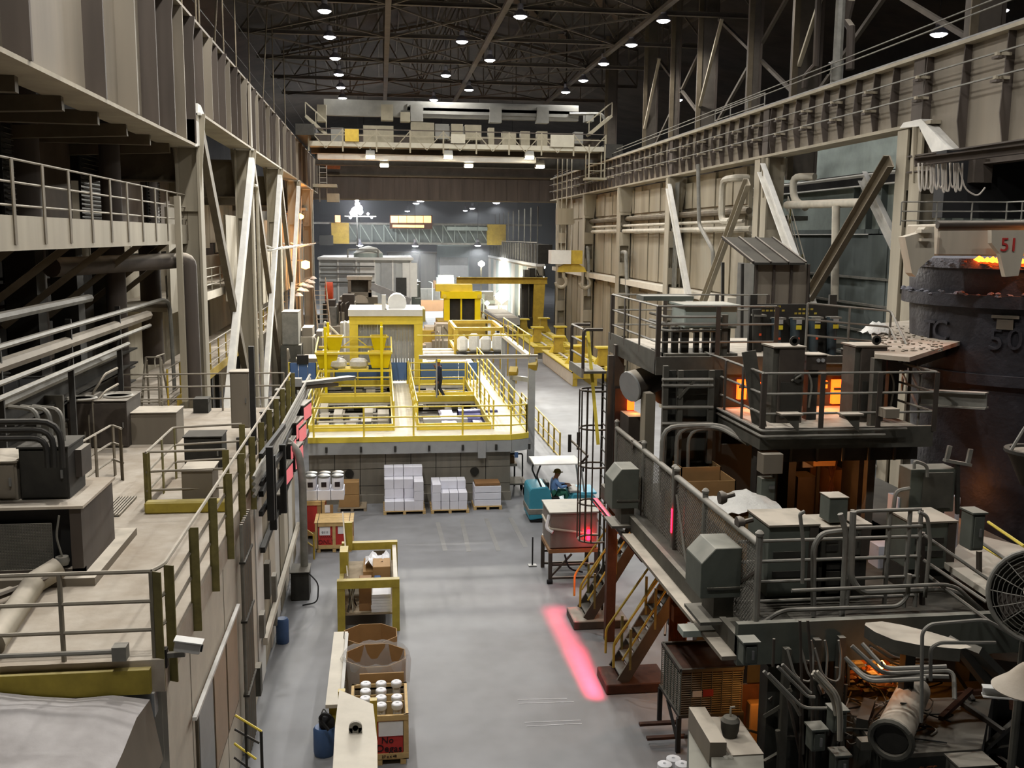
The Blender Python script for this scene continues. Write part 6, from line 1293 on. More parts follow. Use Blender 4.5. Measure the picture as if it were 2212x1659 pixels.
# crane hook block
YH = 75; hb = thing('hook_block', 'double crane hook block with yellow beam hanging by the right wall', 'hook', PY(1230, 600, YH))
a, b = PY(1191, 570, YH), PY(1234, 541, YH); bx('sheave_box', 'white_paint', hb, a.x, b.x, YH, YH+1.4, a.z, b.z); bx('box_side', 'yellow_dull', hb, b.x, b.x+.9, YH+.1, YH+1.3, a.z, b.z)
a, b = PY(1206, 588, YH), PY(1270, 566, YH); ob('lift_beam', M().prism([(a.x, YH+.3, a.z), (b.x, YH+.3, a.z), (b.x-.2, YH+.3, a.z+.35), (b.x-.9, YH+.3, b.z), (a.x+.9, YH+.3, b.z), (a.x+.1, YH+.3, a.z+.35)], (0, .6, 0)), 'yellow_dull', hb)
for i, (u, v) in enumerate(((1212, 606), (1264, 608))):
    p = PY(u, v, YH+.5); ob('hook', M().tube([p+Vector((.15, 0, .75)), p+Vector((.2, 0, .3))]+[p+Vector((.42*math.cos(t_), 0, -.1+.42*math.sin(t_))) for t_ in [1.0-.45*k for k in range(10)]], .13, 8), 'beige_steel', hb, smooth=True)
for i in range(4): p = PY(1202+i*10, 541, YH+.6); tb('wire_rope', 'pipe_light', hb, [p, (p.x, p.y, 16.5)], .04, 5)
bx('upper_sheave', 'beige_steel', hb, PY(1205, 480, YH).x, PY(1240, 480, YH).x, YH+.2, YH+1.0, PY(1220, 485, YH).z, PY(1220, 450, YH).z)
# sodium lamp and stair by the far left columns
sd = thing('sodium_lamp', 'orange sodium lamp glowing among the far left columns', 'lamp', PX(657, 572, -5.0)); p = PX(660, 572, -5.0)
ob('glass', M().lathe(p, [(.01, -.3), (.28, -.2), (.28, .2), (.01, .3)], 10), 'sodium', sd, smooth=True); bx('bracket', 'mach', sd, -6.0, p.x-.2, p.y-.05, p.y+.05, p.z+.25, p.z+.33); point('bulb', sd, p+Vector((.35, -.5, 0)), 700, (1, .45, .12), .2)
sd = thing('sodium_lamp', 'small orange lamp high up by the fourth left column', 'lamp', PX(650, 470, -5.9)); p = PX(650, 468, -5.9); ob('glass', M().lathe(p, [(.01, -.2), (.2, -.1), (.2, .1), (.01, .2)], 10), 'sodium', sd, smooth=True); point('bulb', sd, p+Vector((.2, -.5, .2)), 600, (1, .42, .12), .2); bx('bracket', 'mach', sd, -7.2, p.x, p.y-.05, p.y+.05, p.z+.15, p.z+.25)
p, q = PX(652, 560, -6.3), PX(655, 440, -6.3); steps('orange lit steep stair behind the fourth left column', (-6.6, 76, 4.5), (-6.6, 80.5, 11.6), 1.0, 22, 'beige_steel', 'beige_steel', 'pipe_light', side=(1, 0, 0)); bx('stair_landing', 'beige_steel', None, -7.4, -5.8, 80.5, 82.5, 11.4, 11.6, label='landing at the top of the orange lit stair', cat='landing')
steps('pale steep stair below the orange lamp', (-4.4, 80, 0), (-5.0, 83, 5.2), 1.0, 14, 'hook_cream', 'hook_cream', 'pipe_light', side=(1, 0, 0))
bx('rusty_sheet', 'rust_orange', None, -7.6, -7.5, 72, 83, 6.5, 12.5, label='rust coloured panel beside the orange lit stair', cat='panel')
gr_ = thing('cladding_screen', 'corrugated dusty screen below the middle catwalk', 'screen', (-6.0, 58, 3.6))
for i in range(22): bx('sheet', 'panel_wall' if i % 2 else 'beige_steel', gr_, -6.02+(i % 2)*.04, -5.96+(i % 2)*.04, 52+i*1.25, 53.2+i*1.25, 6.0, 8.6)
for y in (52, 66, 79): bx('post', 'beige_steel', gr_, -6.2, -6.03, y, y+.15, 0, 8.6)
for i in range(11):
    y = 50+i*2.6; tb('bracket_pipe', 'white_paint', None, [(-5.95, y, 8.8+.2*(i % 2)), (-5.3, y+.4, 8.75), (-4.9, y+1.6, 8.9)], .045, 6, .15, label='white bent bracket pipe above the corrugated screen, %s from the viewer' % ORD[i], cat='pipe', group='white bracket pipes')
for i in range(9):
    y = 66+i*1.8; ob('fixture_shade', M().lathe((-5.3, y, 5.6+.25*(i % 3)), [(.3, 0), (.16, .14), (.05, .2)], 10), 'white_paint', None, label='small white shade under the corrugated screen, %s from the viewer' % ORD[i], cat='lamp shade', smooth=True, group='small white shades'); br('shade_arm', 'pipe_light', None, (-5.3, y, 5.78+.25*(i % 3)), (-6.0, y, 6.1), .05, .05, label='thin arm holding the white shade, %s from the viewer' % ORD[i], cat='arm bracket', group='shade arms')
steps('narrow pale stair in the dark gap beside the double column', (18.6, 41.5, 5.2), (18.6, 45.5, 10.6), .8, 16, 'pipe_light', 'pipe_light', 'pipe_light', side=(1, 0, 0)); bx('gap_landing', 'mach', None, 17.4, 20, 39.5, 41.6, 5.0, 5.2, label='small landing at the foot of the pale stair in the gap', cat='landing'); bx('landing_post', 'mach', None, 18.4, 18.6, 40.2, 40.4, 0, 5.0, label='post under the landing in the dark gap', cat='post'); bx('landing_slab', 'mach', None, 17.6, 20, 45.4, 47, 10.4, 10.6, label='slab at the top of the pale stair in the gap', cat='landing')
# ================================================================== right-hand furnace machine
defm('dark_panel', '3a3a33', .75, var=.4, scale=2.0, streak=True, dust=.4, dcol='7d776b')
defm('tank_top', '6a655a', .85, var=.4, scale=2.5, dust=.5, dcol='8a8376')
defm('blue_grey', '3e4a50', .5, var=.25, scale=4, dust=.4)
CX0 = 5.27
# upper deck
D1 = 7.1
t = thing('upper_deck', 'upper steel deck of the furnace machine carried on brown columns', 'deck', (7, 21, 0))
bx('deck_plate', 'girder', t, 5.5, 9.4, 19.25, 23.4, D1-.06, D1); bx('edge_channel', 'mach', t, 5.42, 5.5, 19.2, 23.4, D1-.3, D1+.06); bx('front_channel', 'mach', t, 5.42, 9.4, 19.15, 19.25, D1-.3, D1+.06)
bx('toe_plate', 'mach', t, 5.42, 5.46, 19.2, 23.4, D1+.06, D1+.16)
for i in range(5): ib('joist', 'mach_dark', t, (5.5, 19.5+i*.9, D1-.2), (9.4, 19+i, D1-.2), .12, .25, .02)
bx('column', 'mach_brown', t, 5.36, 5.58, 22.4, 22.62, 2.6, D1-.05); bx('column', 'rust', t, 5.2, 5.42, 22.0, 22.22, 0, 3.7); bx('column_rib', 'mach_brown', t, 5.22, 5.36, 22.45, 22.57, 3.7, D1-.3)  # lower column coloured rust to carry the orange light falling on it
for (x, y) in ((5.85, 19.45), (9.2, 19.4), (9.2, 23.2)): bx('column', 'mach_dark', t, x-.12, x+.12, y-.12, y+.12, 3.85 if x < 6 else 0, D1-.05)
for k in range(8): bx('column_tab', 'mach_brown', t, 5.58, 5.78, 22.42, 22.56, 3.3+k*.42, 3.42+k*.42)
kw = dict(mat='pipe_grey', pmat='mach_brown', step=1.3, flat=.09, r=.022)
railing('grey railing along the left edge of the upper deck', [(5.46, 23.2, D1), (5.46, 19.2, D1)], **kw)
railing('grey railing along the front of the upper deck', [(5.46, 19.2, D1), (7.9, 19.2, D1)], **kw)
railing('grey railing along the back of the upper deck', [(5.46, 23.2, D1), (9.3, 23.2, D1)], **kw)
lb = thing('ladder_landing', 'small outrigger landing with hooped rails left of the upper deck', 'landing', (4.9, 23.6, 6.2)); bx('plate', 'mach', lb, 4.75, 5.3, 23.0, 24.6, 6.3, 6.36); bx('edge', 'pipe_grey', lb, 4.7, 4.75, 23.0, 24.6, 6.2, 6.42)
for y in (23.05, 24.5): tb('hoop_rail', 'mach_brown', lb, [(4.74, y, 6.36), (4.74, y, 7.35), (5.2, y, 7.35)], .04, 6, .1)
for z in (6.7, 7.05, 7.35): tb('rail', 'pipe_grey', lb, [(4.74, 23.05, z), (4.74, 24.5, z)], .025, 6)
br('yellow_pole', 'yellow', lb, (4.95, 23.6, 7.3), (5.12, 22.9, 4.6), .07, .07)
# long green box on legs on the upper deck
a, b = PY(1478, 710, 19.6), PY(1592, 710, 19.6); gb = thing('duct_box', 'long grey green duct box on legs on the upper deck', 'duct box', ((a.x+b.x)/2, 20, D1))
zt = PY(1530, 662, 19.6).z; bx('body', 'seafoam', gb, a.x, b.x, 19.6, 20.5, a.z, zt, bevel=.02); bx('lid', 'seafoam', gb, a.x-.05, b.x+.03, 19.5, 20.6, zt, zt+.04); bx('lid_strip', 'mach_green', gb, a.x-.6, a.x+.5, 20.6, 21.2, zt+.05, zt+.15)
for i in range(7):
    x = a.x-.35+(b.x-a.x+.2)*i/6; bx('leg', 'mach_dark', gb, x-.05-.03*(i % 3), x+.05, 19.7, 19.8, D1, a.z+.02)
bx('low_tray', 'mach', gb, a.x-.4, b.x, 19.5, 20.6, D1, D1+.08)
for k, z in enumerate((a.z-.02, a.z+.12, a.z+.26)): tb('wrap_pipe', 'pipe_grey', gb, [(a.x-.5, 20.4, z), (a.x-.45, 19.35, z), (b.x-.4, 19.35, z)], .03, 6, .25)
bx('side_frame', 'mach', gb, b.x-.42, b.x-.3, 19.3, 19.45, D1, zt-.15)
# sheeted hood behind
YHd = 26.5; hd = thing('exhaust_hood', 'dark sheeted exhaust hood with sloping cover behind the upper deck', 'hood', (PY(1680, 640, YHd).x, YHd, 0))
a, b = PY(1630, 650, YHd), PY(1742, 650, YHd); zt = PY(1690, 570, YHd).z; ztt = PY(1690, 518, YHd+.9).z
n = 3
for i in range(n):
    x0 = a.x+(b.x-a.x)*i/n; x1 = a.x+(b.x-a.x)*(i+1)/n
    bx('front_sheet', 'girder', hd, x0+.02, x1-.02, YHd, YHd+.05, a.z-1.2, zt)
    ob('cover_sheet', M().hexa([(x0-.2+.02, YHd-.3, zt-.02), (x1-.2-.02, YHd-.3, zt-.02), (x1-.55, YHd+1.3, ztt), (x0-.55, YHd+1.3, ztt)], [(x0-.18, YHd-.3, zt+.04), (x1-.22, YHd-.3, zt+.04), (x1-.57, YHd+1.3, ztt+.06), (x0-.53, YHd+1.3, ztt+.06)]), 'mach_dark', hd)
for i in range(n+1): x = a.x+(b.x-a.x)*i/n; br('rib', 'mach_brown', hd, (x, YHd-.04, a.z-1.2), (x, YHd-.04, zt), .06, .06); br('cover_rib', 'mach_brown', hd, (x-.2, YHd-.3, zt+.05), (x-.55, YHd+1.3, ztt+.07), .06, .05)
bx('side_sheet', 'mach', hd, a.x-.05, a.x, YHd, YHd+1.3, a.z-1.2, zt)
for (x, y) in ((a.x-.4, YHd), (b.x, YHd), (a.x-.5, YHd+1.3), (b.x-.5, YHd+1.3)): br('leg', 'mach_dark', hd, (x+.3, y, 0), (x, y, zt), .08, .08)
# control board with cylinders
YBd = 20.6; cbd = thing('control_board', 'tall dark steel board carrying a row of grey hydraulic cylinders', 'control board', (PY(1712, 700, YBd).x, YBd, 6.1))
a, b = PY(1614, 800, YBd), PY(1811, 657, YBd); bx('back_plate', 'mach_dark', cbd, a.x, b.x, YBd, YBd+.08, 6.1, b.z); bx('top_tab', 'mach_dark', cbd, a.x, a.x+.16, YBd, YBd+.08, b.z, b.z+.2); bx('top_tab', 'mach_dark', cbd, b.x-.2, b.x-.04, YBd, YBd+.08, b.z, b.z+.2)
for i, (u, vt, vb) in enumerate(((1635, 668, 790), (1677, 686, 790), (1717, 686, 790), (1757, 684, 790), (1796, 684, 790))):
    p, q = PY(u, vb, YBd-.15), PY(u, vt, YBd-.15); c_ = cy('cylinder', 'mach_dark' if i == 0 else 'blue_grey', cbd, p, q, .1, n=14)
    bx('bracket', 'pipe_grey', c_, p.x-.13, p.x+.13, YBd-.25, YBd, q.z-(.15 if i == 0 else .04), q.z-(.11 if i == 0 else 0)); bx('mark', 'tag_orange', c_, p.x-.025, p.x+.025, YBd-.262, YBd-.25, (p.z+q.z)/2+.05, (p.z+q.z)/2+.1)
    if i: bx('mark', 'tag_yellow', c_, p.x-.06, p.x+.06, YBd-.262, YBd-.25, q.z-.25, q.z-.16); bx('name_plate', 'grey_paint', c_, p.x-.06, p.x+.06, YBd-.262, YBd-.25, q.z-.13, q.z-.04)
for i, (u, v, s) in enumerate(((1675, 662, 'CONTROL VALVES'), (1745, 668, 'WARNING HYDRAULICS'))):
    p = PY(u, v, YBd); [bx('stencil_mark', 'olive_yellow', cbd, p.x-.3+k*.09, p.x-.3+k*.09+.06, YBd-.005, YBd, p.z-.02-.09*r_, p.z+.02-.09*r_) for k in range(6) for r_ in range(2) if (k+r_) % 5]
# lower platform
D2 = 6.12; x0 = PY(1645, 945, 16.5).x; x1 = PY(2010, 945, 16.5).x
t = thing('lower_platform', 'dusty working platform with cabinets in front of the furnace', 'platform', ((x0+x1)/2, 18, 0))
bx('deck_plate', 'girder', t, x0, x1, 16.5, 20.5, D2-.06, D2); bx('front_channel', 'mach', t, x0, x1, 16.42, 16.5, D2-.28, D2+.1); bx('side_channel', 'mach', t, x0-.06, x0, 16.42, 20.5, D2-.28, D2+.1); bx('front_beam', 'mach_dark', t, x0+.1, x1, 16.9, 17.1, D2-.62, D2-.3)
for (x, y) in ((x0+.3, 17.2), (x1-.9, 17.2), (x0+.3, 20.2), (x1-.3, 20.2)): bx('column', 'mach_dark', t, x-.14, x+.14, y-.14, y+.14, 0, D2-.06)
for i in range(6): bx('web_stiffener', 'mach', t, x0+.2+i*.5, x0+.24+i*.5, 16.86, 16.9, D2-.62, D2-.3)
kw2 = dict(mat='pipe_grey', pmat='mach_brown', step=1.0, flat=.09, r=.022)
railing('grey railing along the front of the lower platform', [(x0-.02, 16.45, D2), (x1, 16.45, D2)], **kw2)
railing('grey railing along the left side of the lower platform', [(x0-.02, 20.2, D2), (x0-.02, 16.45, D2)], **kw2)
railing('grey railing along the right side of the lower platform', [(x1, 16.45, D2), (x1, 20.2, D2)], **kw2)
for k in range(2): tb('kick_pipe', 'pipe_grey', t, [(x0-.08, 20, D2-.02+.1*k), (x0-.08, 16.3, D2-.02+.1*k), (x0+2.2+k*.4, 16.3, D2-.02+.1*k)], .025, 6, .1)
def tall_cab(label, uL, uR, vT, y, d, hz, lean=0, lug=True):
    a, b = PY(uL, vT, y), PY(uR, vT, y); t = thing('machine_cabinet', label, 'cabinet', ((a.x+b.x)/2, y+d/2, hz))
    bx('body', 'mach_brown', t, a.x, b.x, y, y+d, hz, a.z, bevel=.012); bx('front_panel', 'mach', t, a.x-.1, a.x, y+.05, y+d-.05, hz, a.z-.02); bx('lid', 'girder', t, a.x-.12, b.x+.02, y-.02, y+d+.02, a.z, a.z+.03)
    bx('lower_panel', 'mach_dark', t, a.x+.05, b.x-.05, y-.02, y, hz+.1, hz+(a.z-hz)*.55); cy('gauge', 'mach_dark', t, ((a.x+b.x)/2+.1, y-.06, hz+(a.z-hz)*.6), ((a.x+b.x)/2+.1, y-.02, hz+(a.z-hz)*.6), .08)
    if lug: ob('lifting_eye', M().lathe((b.x-.18, y+.1, a.z+.12), [(.05, -.015), (.09, -.015), (.09, .015), (.05, .015), (.05, -.015)], 16, 'y'), 'mach_dark', t)
    tb('hose', 'pipe_grey', t, [((a.x+b.x)/2, y-.02, hz+.8), ((a.x+b.x)/2+.25, y-.15, hz+1.0), (b.x+.1, y-.15, hz+.75), (b.x+.1, y-.05, hz+.3)], .02, 5, .12)
    return t
tall_cab('tall brown machine cabinet with lifting eye left of the furnace opening', 1685, 1740, 752, 17.4, .6, D2); tall_cab('tall brown machine cabinet with lifting eye right of the furnace opening', 1862, 1918, 750, 17.4, .6, D2)
for i, (u0, u1) in enumerate(((1741, 1786), (1917, 1962))):
    a, b = PY(u0, 800, 17.6), PY(u1, 768, 17.6); t = thing('button_box', 'brown push-button box beside the %s machine cabinet' % ('left', 'right')[i], 'control box', ((a.x+b.x)/2, 17.8, D2)); bx('body', 'mach_brown', t, a.x, b.x, 17.6, 18.0, a.z, b.z); bx('lid', 'girder', t, a.x-.01, b.x+.01, 17.58, 18.02, b.z, b.z+.02); bx('stand', 'mach_dark', t, a.x+.1, b.x-.1, 17.7, 17.9, D2, a.z)
    for k in range(2): cy('button', 'grey_paint', t, ((a.x+b.x)/2+.03+.09*k, 17.6, b.z-.09), ((a.x+b.x)/2+.03+.09*k, 17.57, b.z-.09), .035)
a, b = PY(1612, 930, 17.0), PY(1640, 760, 17.0); br('leaning_plate', 'mach', None, (a.x+.25, 17.0, D2), (a.x+.02, 17.1, b.z), .26, .03, label='leaning grey steel plate beside the left machine cabinet', cat='plate')
for i, u in enumerate((1710, 1840)): p = PY(u, 895, 16.3); t = thing('bracket_tray', 'small tray bracket on the front railing of the lower platform, %s one' % ('left', 'right')[i], 'tray', p); bx('tray', 'girder', t, p.x-.25, p.x+.15, 16.15, 16.4, p.z, p.z+.03); ob('gusset', M().prism([(p.x-.2, 16.2, p.z), (p.x+.1, 16.2, p.z), (p.x+.1, 16.2, p.z-.3)], (0, .03, 0)), 'mach', t)
p = PY(1925, 890, 16.2); bx('junction_box', 'girder', None, p.x-.13, p.x+.13, 16.15, 16.4, p.z-.1, p.z+.06, label='small junction box on the right part of the front railing', cat='box')
# glowing furnace openings behind the cabinets
fu = thing('melting_furnace', 'dark furnace body with glowing slots behind the cabinets', 'furnace', (8, 19.5, 2))
bx('shell', 'mach_dark', fu, 6.2, 9.5, 19.2, 20.4, 3.0, 6.9)
for i, (u0, v0, u1, v1) in enumerate(((1592, 820, 1612, 862), (1618, 826, 1652, 858), (1775, 822, 1786, 838), (1795, 820, 1818, 872), (1645, 828, 1662, 848))):
    a, b = PY(u0, v1, 19.15), PY(u1, v0, 19.15); bx('glow_slot', 'hot', fu, a.x, b.x, 19.1, 19.2, a.z, b.z); bx('slot_bar', 'mach_dark', fu, a.x, b.x, 19.02, 19.06, (a.z*.4+b.z*.6), (a.z*.4+b.z*.6)+.05)
point('fire_glow', fu, PY(1800, 850, 18.7), 14, (1, .35, .06), .12); point('fire_glow', fu, PY(1625, 845, 18.8), 10, (1, .35, .06), .1)
# walls below the upper deck
w = thing('sheet_enclosure', 'dark grey green sheet enclosure below the upper deck', 'enclosure', (7, 18.6, 3)); 
for i, (u0, u1, v0, v1) in enumerate(((1428, 1462, 800, 1060), (1464, 1532, 800, 1000), (1534, 1566, 800, 1000), (1464, 1640, 960, 1075))):
    a, b = PY(u0, v1, 18.62), PY(u1, v0, 18.62); bx('sheet', 'dark_panel', w, a.x+.01, b.x-.01, 18.6+.03*i, 18.65+.03*i, max(a.z, 3.9), b.z)
for (u, v0, v1) in ((1430, 790, 1060), (1463, 800, 1020), (1530, 800, 1000)): a, b = PY(u, v1, 18.5), PY(u, v0, 18.5); bx('upright', 'mach', w, a.x-.05, a.x+.05, 18.45, 18.55, a.z, b.z)
for v in (820, 833, 915, 880): a, b = PY(1430, v, 18.45), PY(1540, v, 18.45); tb('cross_pipe', 'pipe_grey', w, [a, b], .035, 6)
br('brace', 'mach', w, PY(1465, 860, 18.45), PY(1500, 822, 18.45), .05, .05)
for k, (u0, v0, u1, v1, u2, v2) in enumerate(((1427, 1060, 1432, 922, 1560, 918), (1460, 1060, 1462, 925, 1550, 921), (1485, 1060, 1487, 928, 1556, 925))): tb('bent_conduit', 'pipe_grey', None, [PY(u0, v0, 18.2), PY(u1, v1, 18.2), PY(u2, v2, 18.2), PY(1616, 958, 17.2)], .05-.008*k, 8, .3, label='bent grey conduit below the upper deck, %s of three' % ('outer', 'middle', 'inner')[k], cat='conduit')
# tilted burner drum under the deck corner
bd = thing('burner_drum', 'tilted dark burner drum with rusty duct under the deck corner', 'burner', PY(1385, 840, 21)); p, q = PY(1362, 835, 21), PY(1418, 815, 21.3); cy('drum', 'girder_dark', bd, p, q, .34, .3, n=20); cy('rim', 'grey_paint', bd, p, p-(q-p).normalized()*.04, .35, .34, n=20); cy('duct', 'rust', bd, q, PY(1440, 850, 21.6), .28, .3, n=16); br('hanger', 'iron', bd, q, (q.x, q.y, D1-.3), .06, .06)
bx('burner_screen', 'beige_steel', None, PY(1392, 960, 20.5).x, PY(1413, 960, 20.5).x, 20.5, 20.9, 3.3, PY(1400, 850, 20.5).z, label='pale upright panel below the burner drum', cat='panel'); t = thing('glow_box', 'orange lit brick box below the burner drum', 'firebox', PY(1375, 900, 21.5)); a, b = PY(1348, 935, 21.4), PY(1392, 900, 21.4); bx('body', 'mach_brown', t, a.x+.1, b.x, 21.4, 22.2, 3.9, b.z); bx('fire_face', 'hot', t, a.x+.28, b.x-.02, 22.25, 22.3, b.z, b.z+.3); point('fire_glow', t, PY(1372, 880, 21.8), 6, (1, .45, .1), .1); bx('flame_guard', 'rust', t, a.x, b.x, 22.32, 22.36, 3.3, b.z+.5)
# interior under the lower platform
it = thing('casting_bay', 'cluttered casting bay glowing orange under the lower platform', 'work bay', (8, 18.5, 3.85)); bx('bay_floor', 'rust', it, 6.4, 9.9, 16.4, 19.1, 3.8, 3.85); bx('back_board', 'kraft', it, PY(1750, 1000, 19).x, PY(1790, 1000, 19).x, 18.95, 19.0, 3.85, 5.6); bx('paper_sheet', 'paper', it, PY(1735, 1000, 18.9).x, PY(1757, 1000, 18.9).x, 18.9, 18.95, PY(1745, 1010, 18.9).z, PY(1745, 970, 18.9).z)
for i, (u0, v0, u1, v1, y, m) in enumerate(((1722, 1030, 1765, 1075, 18.2, 'mach_brown'), (1790, 1015, 1825, 1080, 18.3, 'kraft_dark'), (1840, 970, 1872, 1100, 17.6, 'mach_dark'), (1700, 970, 1722, 1090, 18.0, 'black_metal'))): a, b = PY(u0, v1, y), PY(u1, v0, y); bx('stored_part', m, it, a.x, b.x, y, y+.5, 3.85, b.z)
a = PY(1752, 1005, 18); bx('table_top', 'kraft', it, a.x, a.x+.45, 17.9, 18.4, a.z, a.z+.12); bx('table_leg', 'mach_dark', it, a.x+.18, a.x+.24, 18.1, 18.16, 3.85, a.z)
for k in range(4): tb('tool_rod', 'rust', it, [PY(1780+k*10, 1090, 17.8), PY(1810-k*8, 990, 18.2)], .02, 5)
point('bay_glow', it, PY(1775, 1040, 17.0), 22, (1, .38, .12), .2)
tb('bay_lamp', 'sodium', it, [PY(1850, 985, 17.4), PY(1850, 1010, 17.4)], .02, 6)
# pedestal control panel in front of the bay
a, b = PY(1643, 1022, 16.4), PY(1688, 978, 16.4); t = thing('pendant_panel', 'grey control panel on a post below the lower platform', 'control panel', ((a.x+b.x)/2, 16.5, 3.85)); bx('upper_box', 'girder', t, a.x, b.x, 16.3, 16.6, a.z, b.z, bevel=.01); bx('lower_box', 'mach_green', t, a.x+.02, b.x-.1, 16.38, 16.6, PY(1660, 1080, 16.4).z, a.z-.1); bx('post', 'mach', t, b.x-.1, b.x-.02, 16.5, 16.6, 3.85, a.z); bx('handle', 'steel', t, a.x+.15, a.x+.25, 16.34, 16.38, PY(1660, 1055, 16.4).z, PY(1660, 1052, 16.4).z+.03)
# ================================================================== mezzanine with mesh fence
MZ = 3.85; MX = 5.3; fy0, fy1 = PX(1640, 1175, 5.3).y, 21.8
mz = thing('mezzanine_floor', 'steel mezzanine floor behind the mesh fence', 'platform', (8, 19, 0))
bx('floor_plate', 'mach_dark', mz, MX-.25, 11.8, fy0, 22.0, MZ-.06, MZ); bx('edge_beam', 'mach', mz, MX-.3, MX-.2, fy0-.1, 22.0, MZ-.3, MZ+.02); bx('front_beam', 'mach_green', mz, MX-.3, 11.8, fy0-.12, fy0, MZ-.4, MZ+.22)
for (x, y) in ((MX+.9, 14.4), (8.5, 14.4), (11.5, 14.4), (11.5, 21.5)): bx('column', 'mach_dark', mz, x-.12, x+.12, y-.12, y+.12, 0, MZ-.06)
bx('lower_ledge', 'girder', mz, MX-.52, MX-.3, fy0-.1, 19.0, MZ-.32, MZ-.26)
fz = PX(1640, 1175, MX).z
fe = thing('mesh_fence', 'grey chain-link mesh fence along the mezzanine edge', 'fence', (MX, 19, MZ))
tb('top_pipe', 'pipe_grey', fe, [(MX, fy0, fz), (MX, 17.1, fz)], .06, 10); tb('top_pipe', 'pipe_grey', fe, [(MX, 17.25, fz), (MX, fy1, fz)], .055, 10)
for y in (fy0, 15.5, 17.1, 17.25, 19.4, fy1): tb('fence_post', 'pipe_grey' if y != 17.1 else 'mach_brown', fe, [(MX, y, MZ), (MX, y, fz+.12)], .05, 8); ob('post_cap', M().lathe((MX, y, fz+.12), [(.06, 0), (.065, .04), (.03, .08), (.001, .09)], 10), 'pipe_grey', fe, smooth=True)
gm = M(); 
for (ya_, yb_) in ((fy0+.08, 15.45), (15.55, 17.05), (17.3, 19.35), (19.45, fy1-.05)):
    n_ = int((yb_-ya_+fz-MZ-.1)/.075)
    for k in range(n_):
        s0 = ya_-(fz-MZ-.1)+k*.075
        for sg in (1, -1):
            pts = []
            c0, c1 = max(ya_, s0), min(yb_, s0+(fz-MZ-.1))
            if c1-c0 < .03: continue
            z0_, z1_ = MZ+.05+(c0-s0), MZ+.05+(c1-s0)
            if sg < 0: z0_, z1_ = fz-(c0-s0)-.05, fz-(c1-s0)-.05
            gm.bar((MX+.01*sg, c0, z0_), (MX+.01*sg, c1, z1_), .008, .008)
ob('chain_mesh', gm, 'pipe_grey', fe, kind='stuff')
br('brace', 'mach_brown', fe, (MX, 14.6, MZ), (MX, fy0+.02, fz-.4), .04, .04); tb('fence_chain', 'pipe_grey', fe, [(MX-.03, 17.0, fz-.3), (MX-.05, 16.3, MZ+.1), (MX-.08, 15.7, MZ-.15)], .02, 5)
for i, (u, v) in enumerate(((1370, 950), (1560, 1065), (1598, 1120))):
    p = PX(u, v+10, MX); t = thing('pipe_clamp', 'round pipe clamp fitting on the fence top pipe, %s from the viewer' % ORD[2-i], 'clamp', p, 'clamps on the fence'); ob('disc', M().lathe(p, [(.03, -.05), (.1, -.05), (.11, 0), (.08, .06), (.03, .08)], 14, 'x'), 'mach_brown', t, smooth=True); cy('bolt', 'mach_brown', t, p, p+Vector((.2, 0, .05)), .04, n=8)
bx('red_tag', 'red_lamp', None, MX-.06, MX-.05, 17.15, 17.2, MZ+.3, MZ+.75, label='red lit strip on the fence post', cat='light strip')
# slant-topped boxes
def hood_box(label, x, y, z0, z1, w, d):
    t = thing('hooded_box', label, 'box', (x, y, z0)); zc = z1-.3*(z1-z0)
    ob('body', M().prism([(x-w/2, y, z0), (x-w/2, y, zc), (x-w/2+w*.35, y, z1), (x+w/2, y, z1), (x+w/2, y, z0)], (0, d, 0)), 'mach_green', t, bevel=.01)
    bx('rim', 'mach', t, x-w/2+.1, x+w/2+.02, y-.02, y, z0+(z1-z0)*.18, z0+(z1-z0)*.22); bx('neck', 'mach', t, x-w*.1, x+w*.4, y+.1, y+d-.1, z0-.35, z0); bx('foot', 'mach', t, x-w/2, x+w/2, y-.05, y+d, z0-.4, z0-.35)
    return t
p = PX(1340, 1075, MX-.45); hood_box('slant-topped grey box beside the caged ladder', MX-.42, p.y-.3, PX(1340, 1085, MX-.4).z, PX(1340, 1000, MX-.4).z, .55, .7)
p = PX(1525, 1270, MX-.35); hood_box('large slant-topped grey box at the front of the mesh fence', MX-.33, p.y-.6, PX(1525, 1262, MX-.35).z, PX(1525, 1155, MX-.35).z, .62, .75); br('bracket_beam', 'seafoam', None, (MX-.8, p.y-.2, MZ-.3), (MX+.2, p.y-.2, MZ-.3), .3, .1, label='pale bracket beam carrying the large slant-topped box', cat='beam')
# goods on the mezzanine
for i, (u0, v0, u1, v1, y) in enumerate(((1470, 1008, 1558, 1060, 18.0), (1480, 1038, 1590, 1100, 17.2))):
    a, b = PY(u0, v1, y), PY(u1, v0, y); t = thing('carton', ('rear', 'front')[i]+' open kraft carton stored behind the mesh fence', 'box', ((a.x+b.x)/2, y+.5, MZ))
    for (x0_, x1_, y0_, y1_) in ((a.x, b.x, y, y+.02), (a.x, b.x, y+1.0, y+1.02), (a.x, a.x+.02, y, y+1.02), (b.x-.02, b.x, y, y+1.02)): bx('side_panel', 'kraft', t, x0_, x1_, y0_, y1_, MZ, b.z)
    bx('bottom', 'kraft_dark', t, a.x, b.x, y, y+1.02, MZ, MZ+.02)
c = PY(1615, 1100, 15.9); gr = [[(c.x-.55+i*.12, 15.5+j*.16, PY(1615, 1100, 15.9).z+.28*math.exp(-((i-4.5)/4)**2-((j-3.5)/3.2)**2)+.03*math.sin(i*2+j)) for i in range(10)] for j in range(8)]
t = thing('white_tarpaulin', 'white plastic covered load behind the mesh fence', 'covered load', (c.x, 16.0, MZ)); ob('tarpaulin', M().sheet(gr), 'crumpled', t, smooth=True); bx('load', 'kraft', t, c.x-.52, c.x+.5, 15.55, 16.6, MZ, c.z-.02)
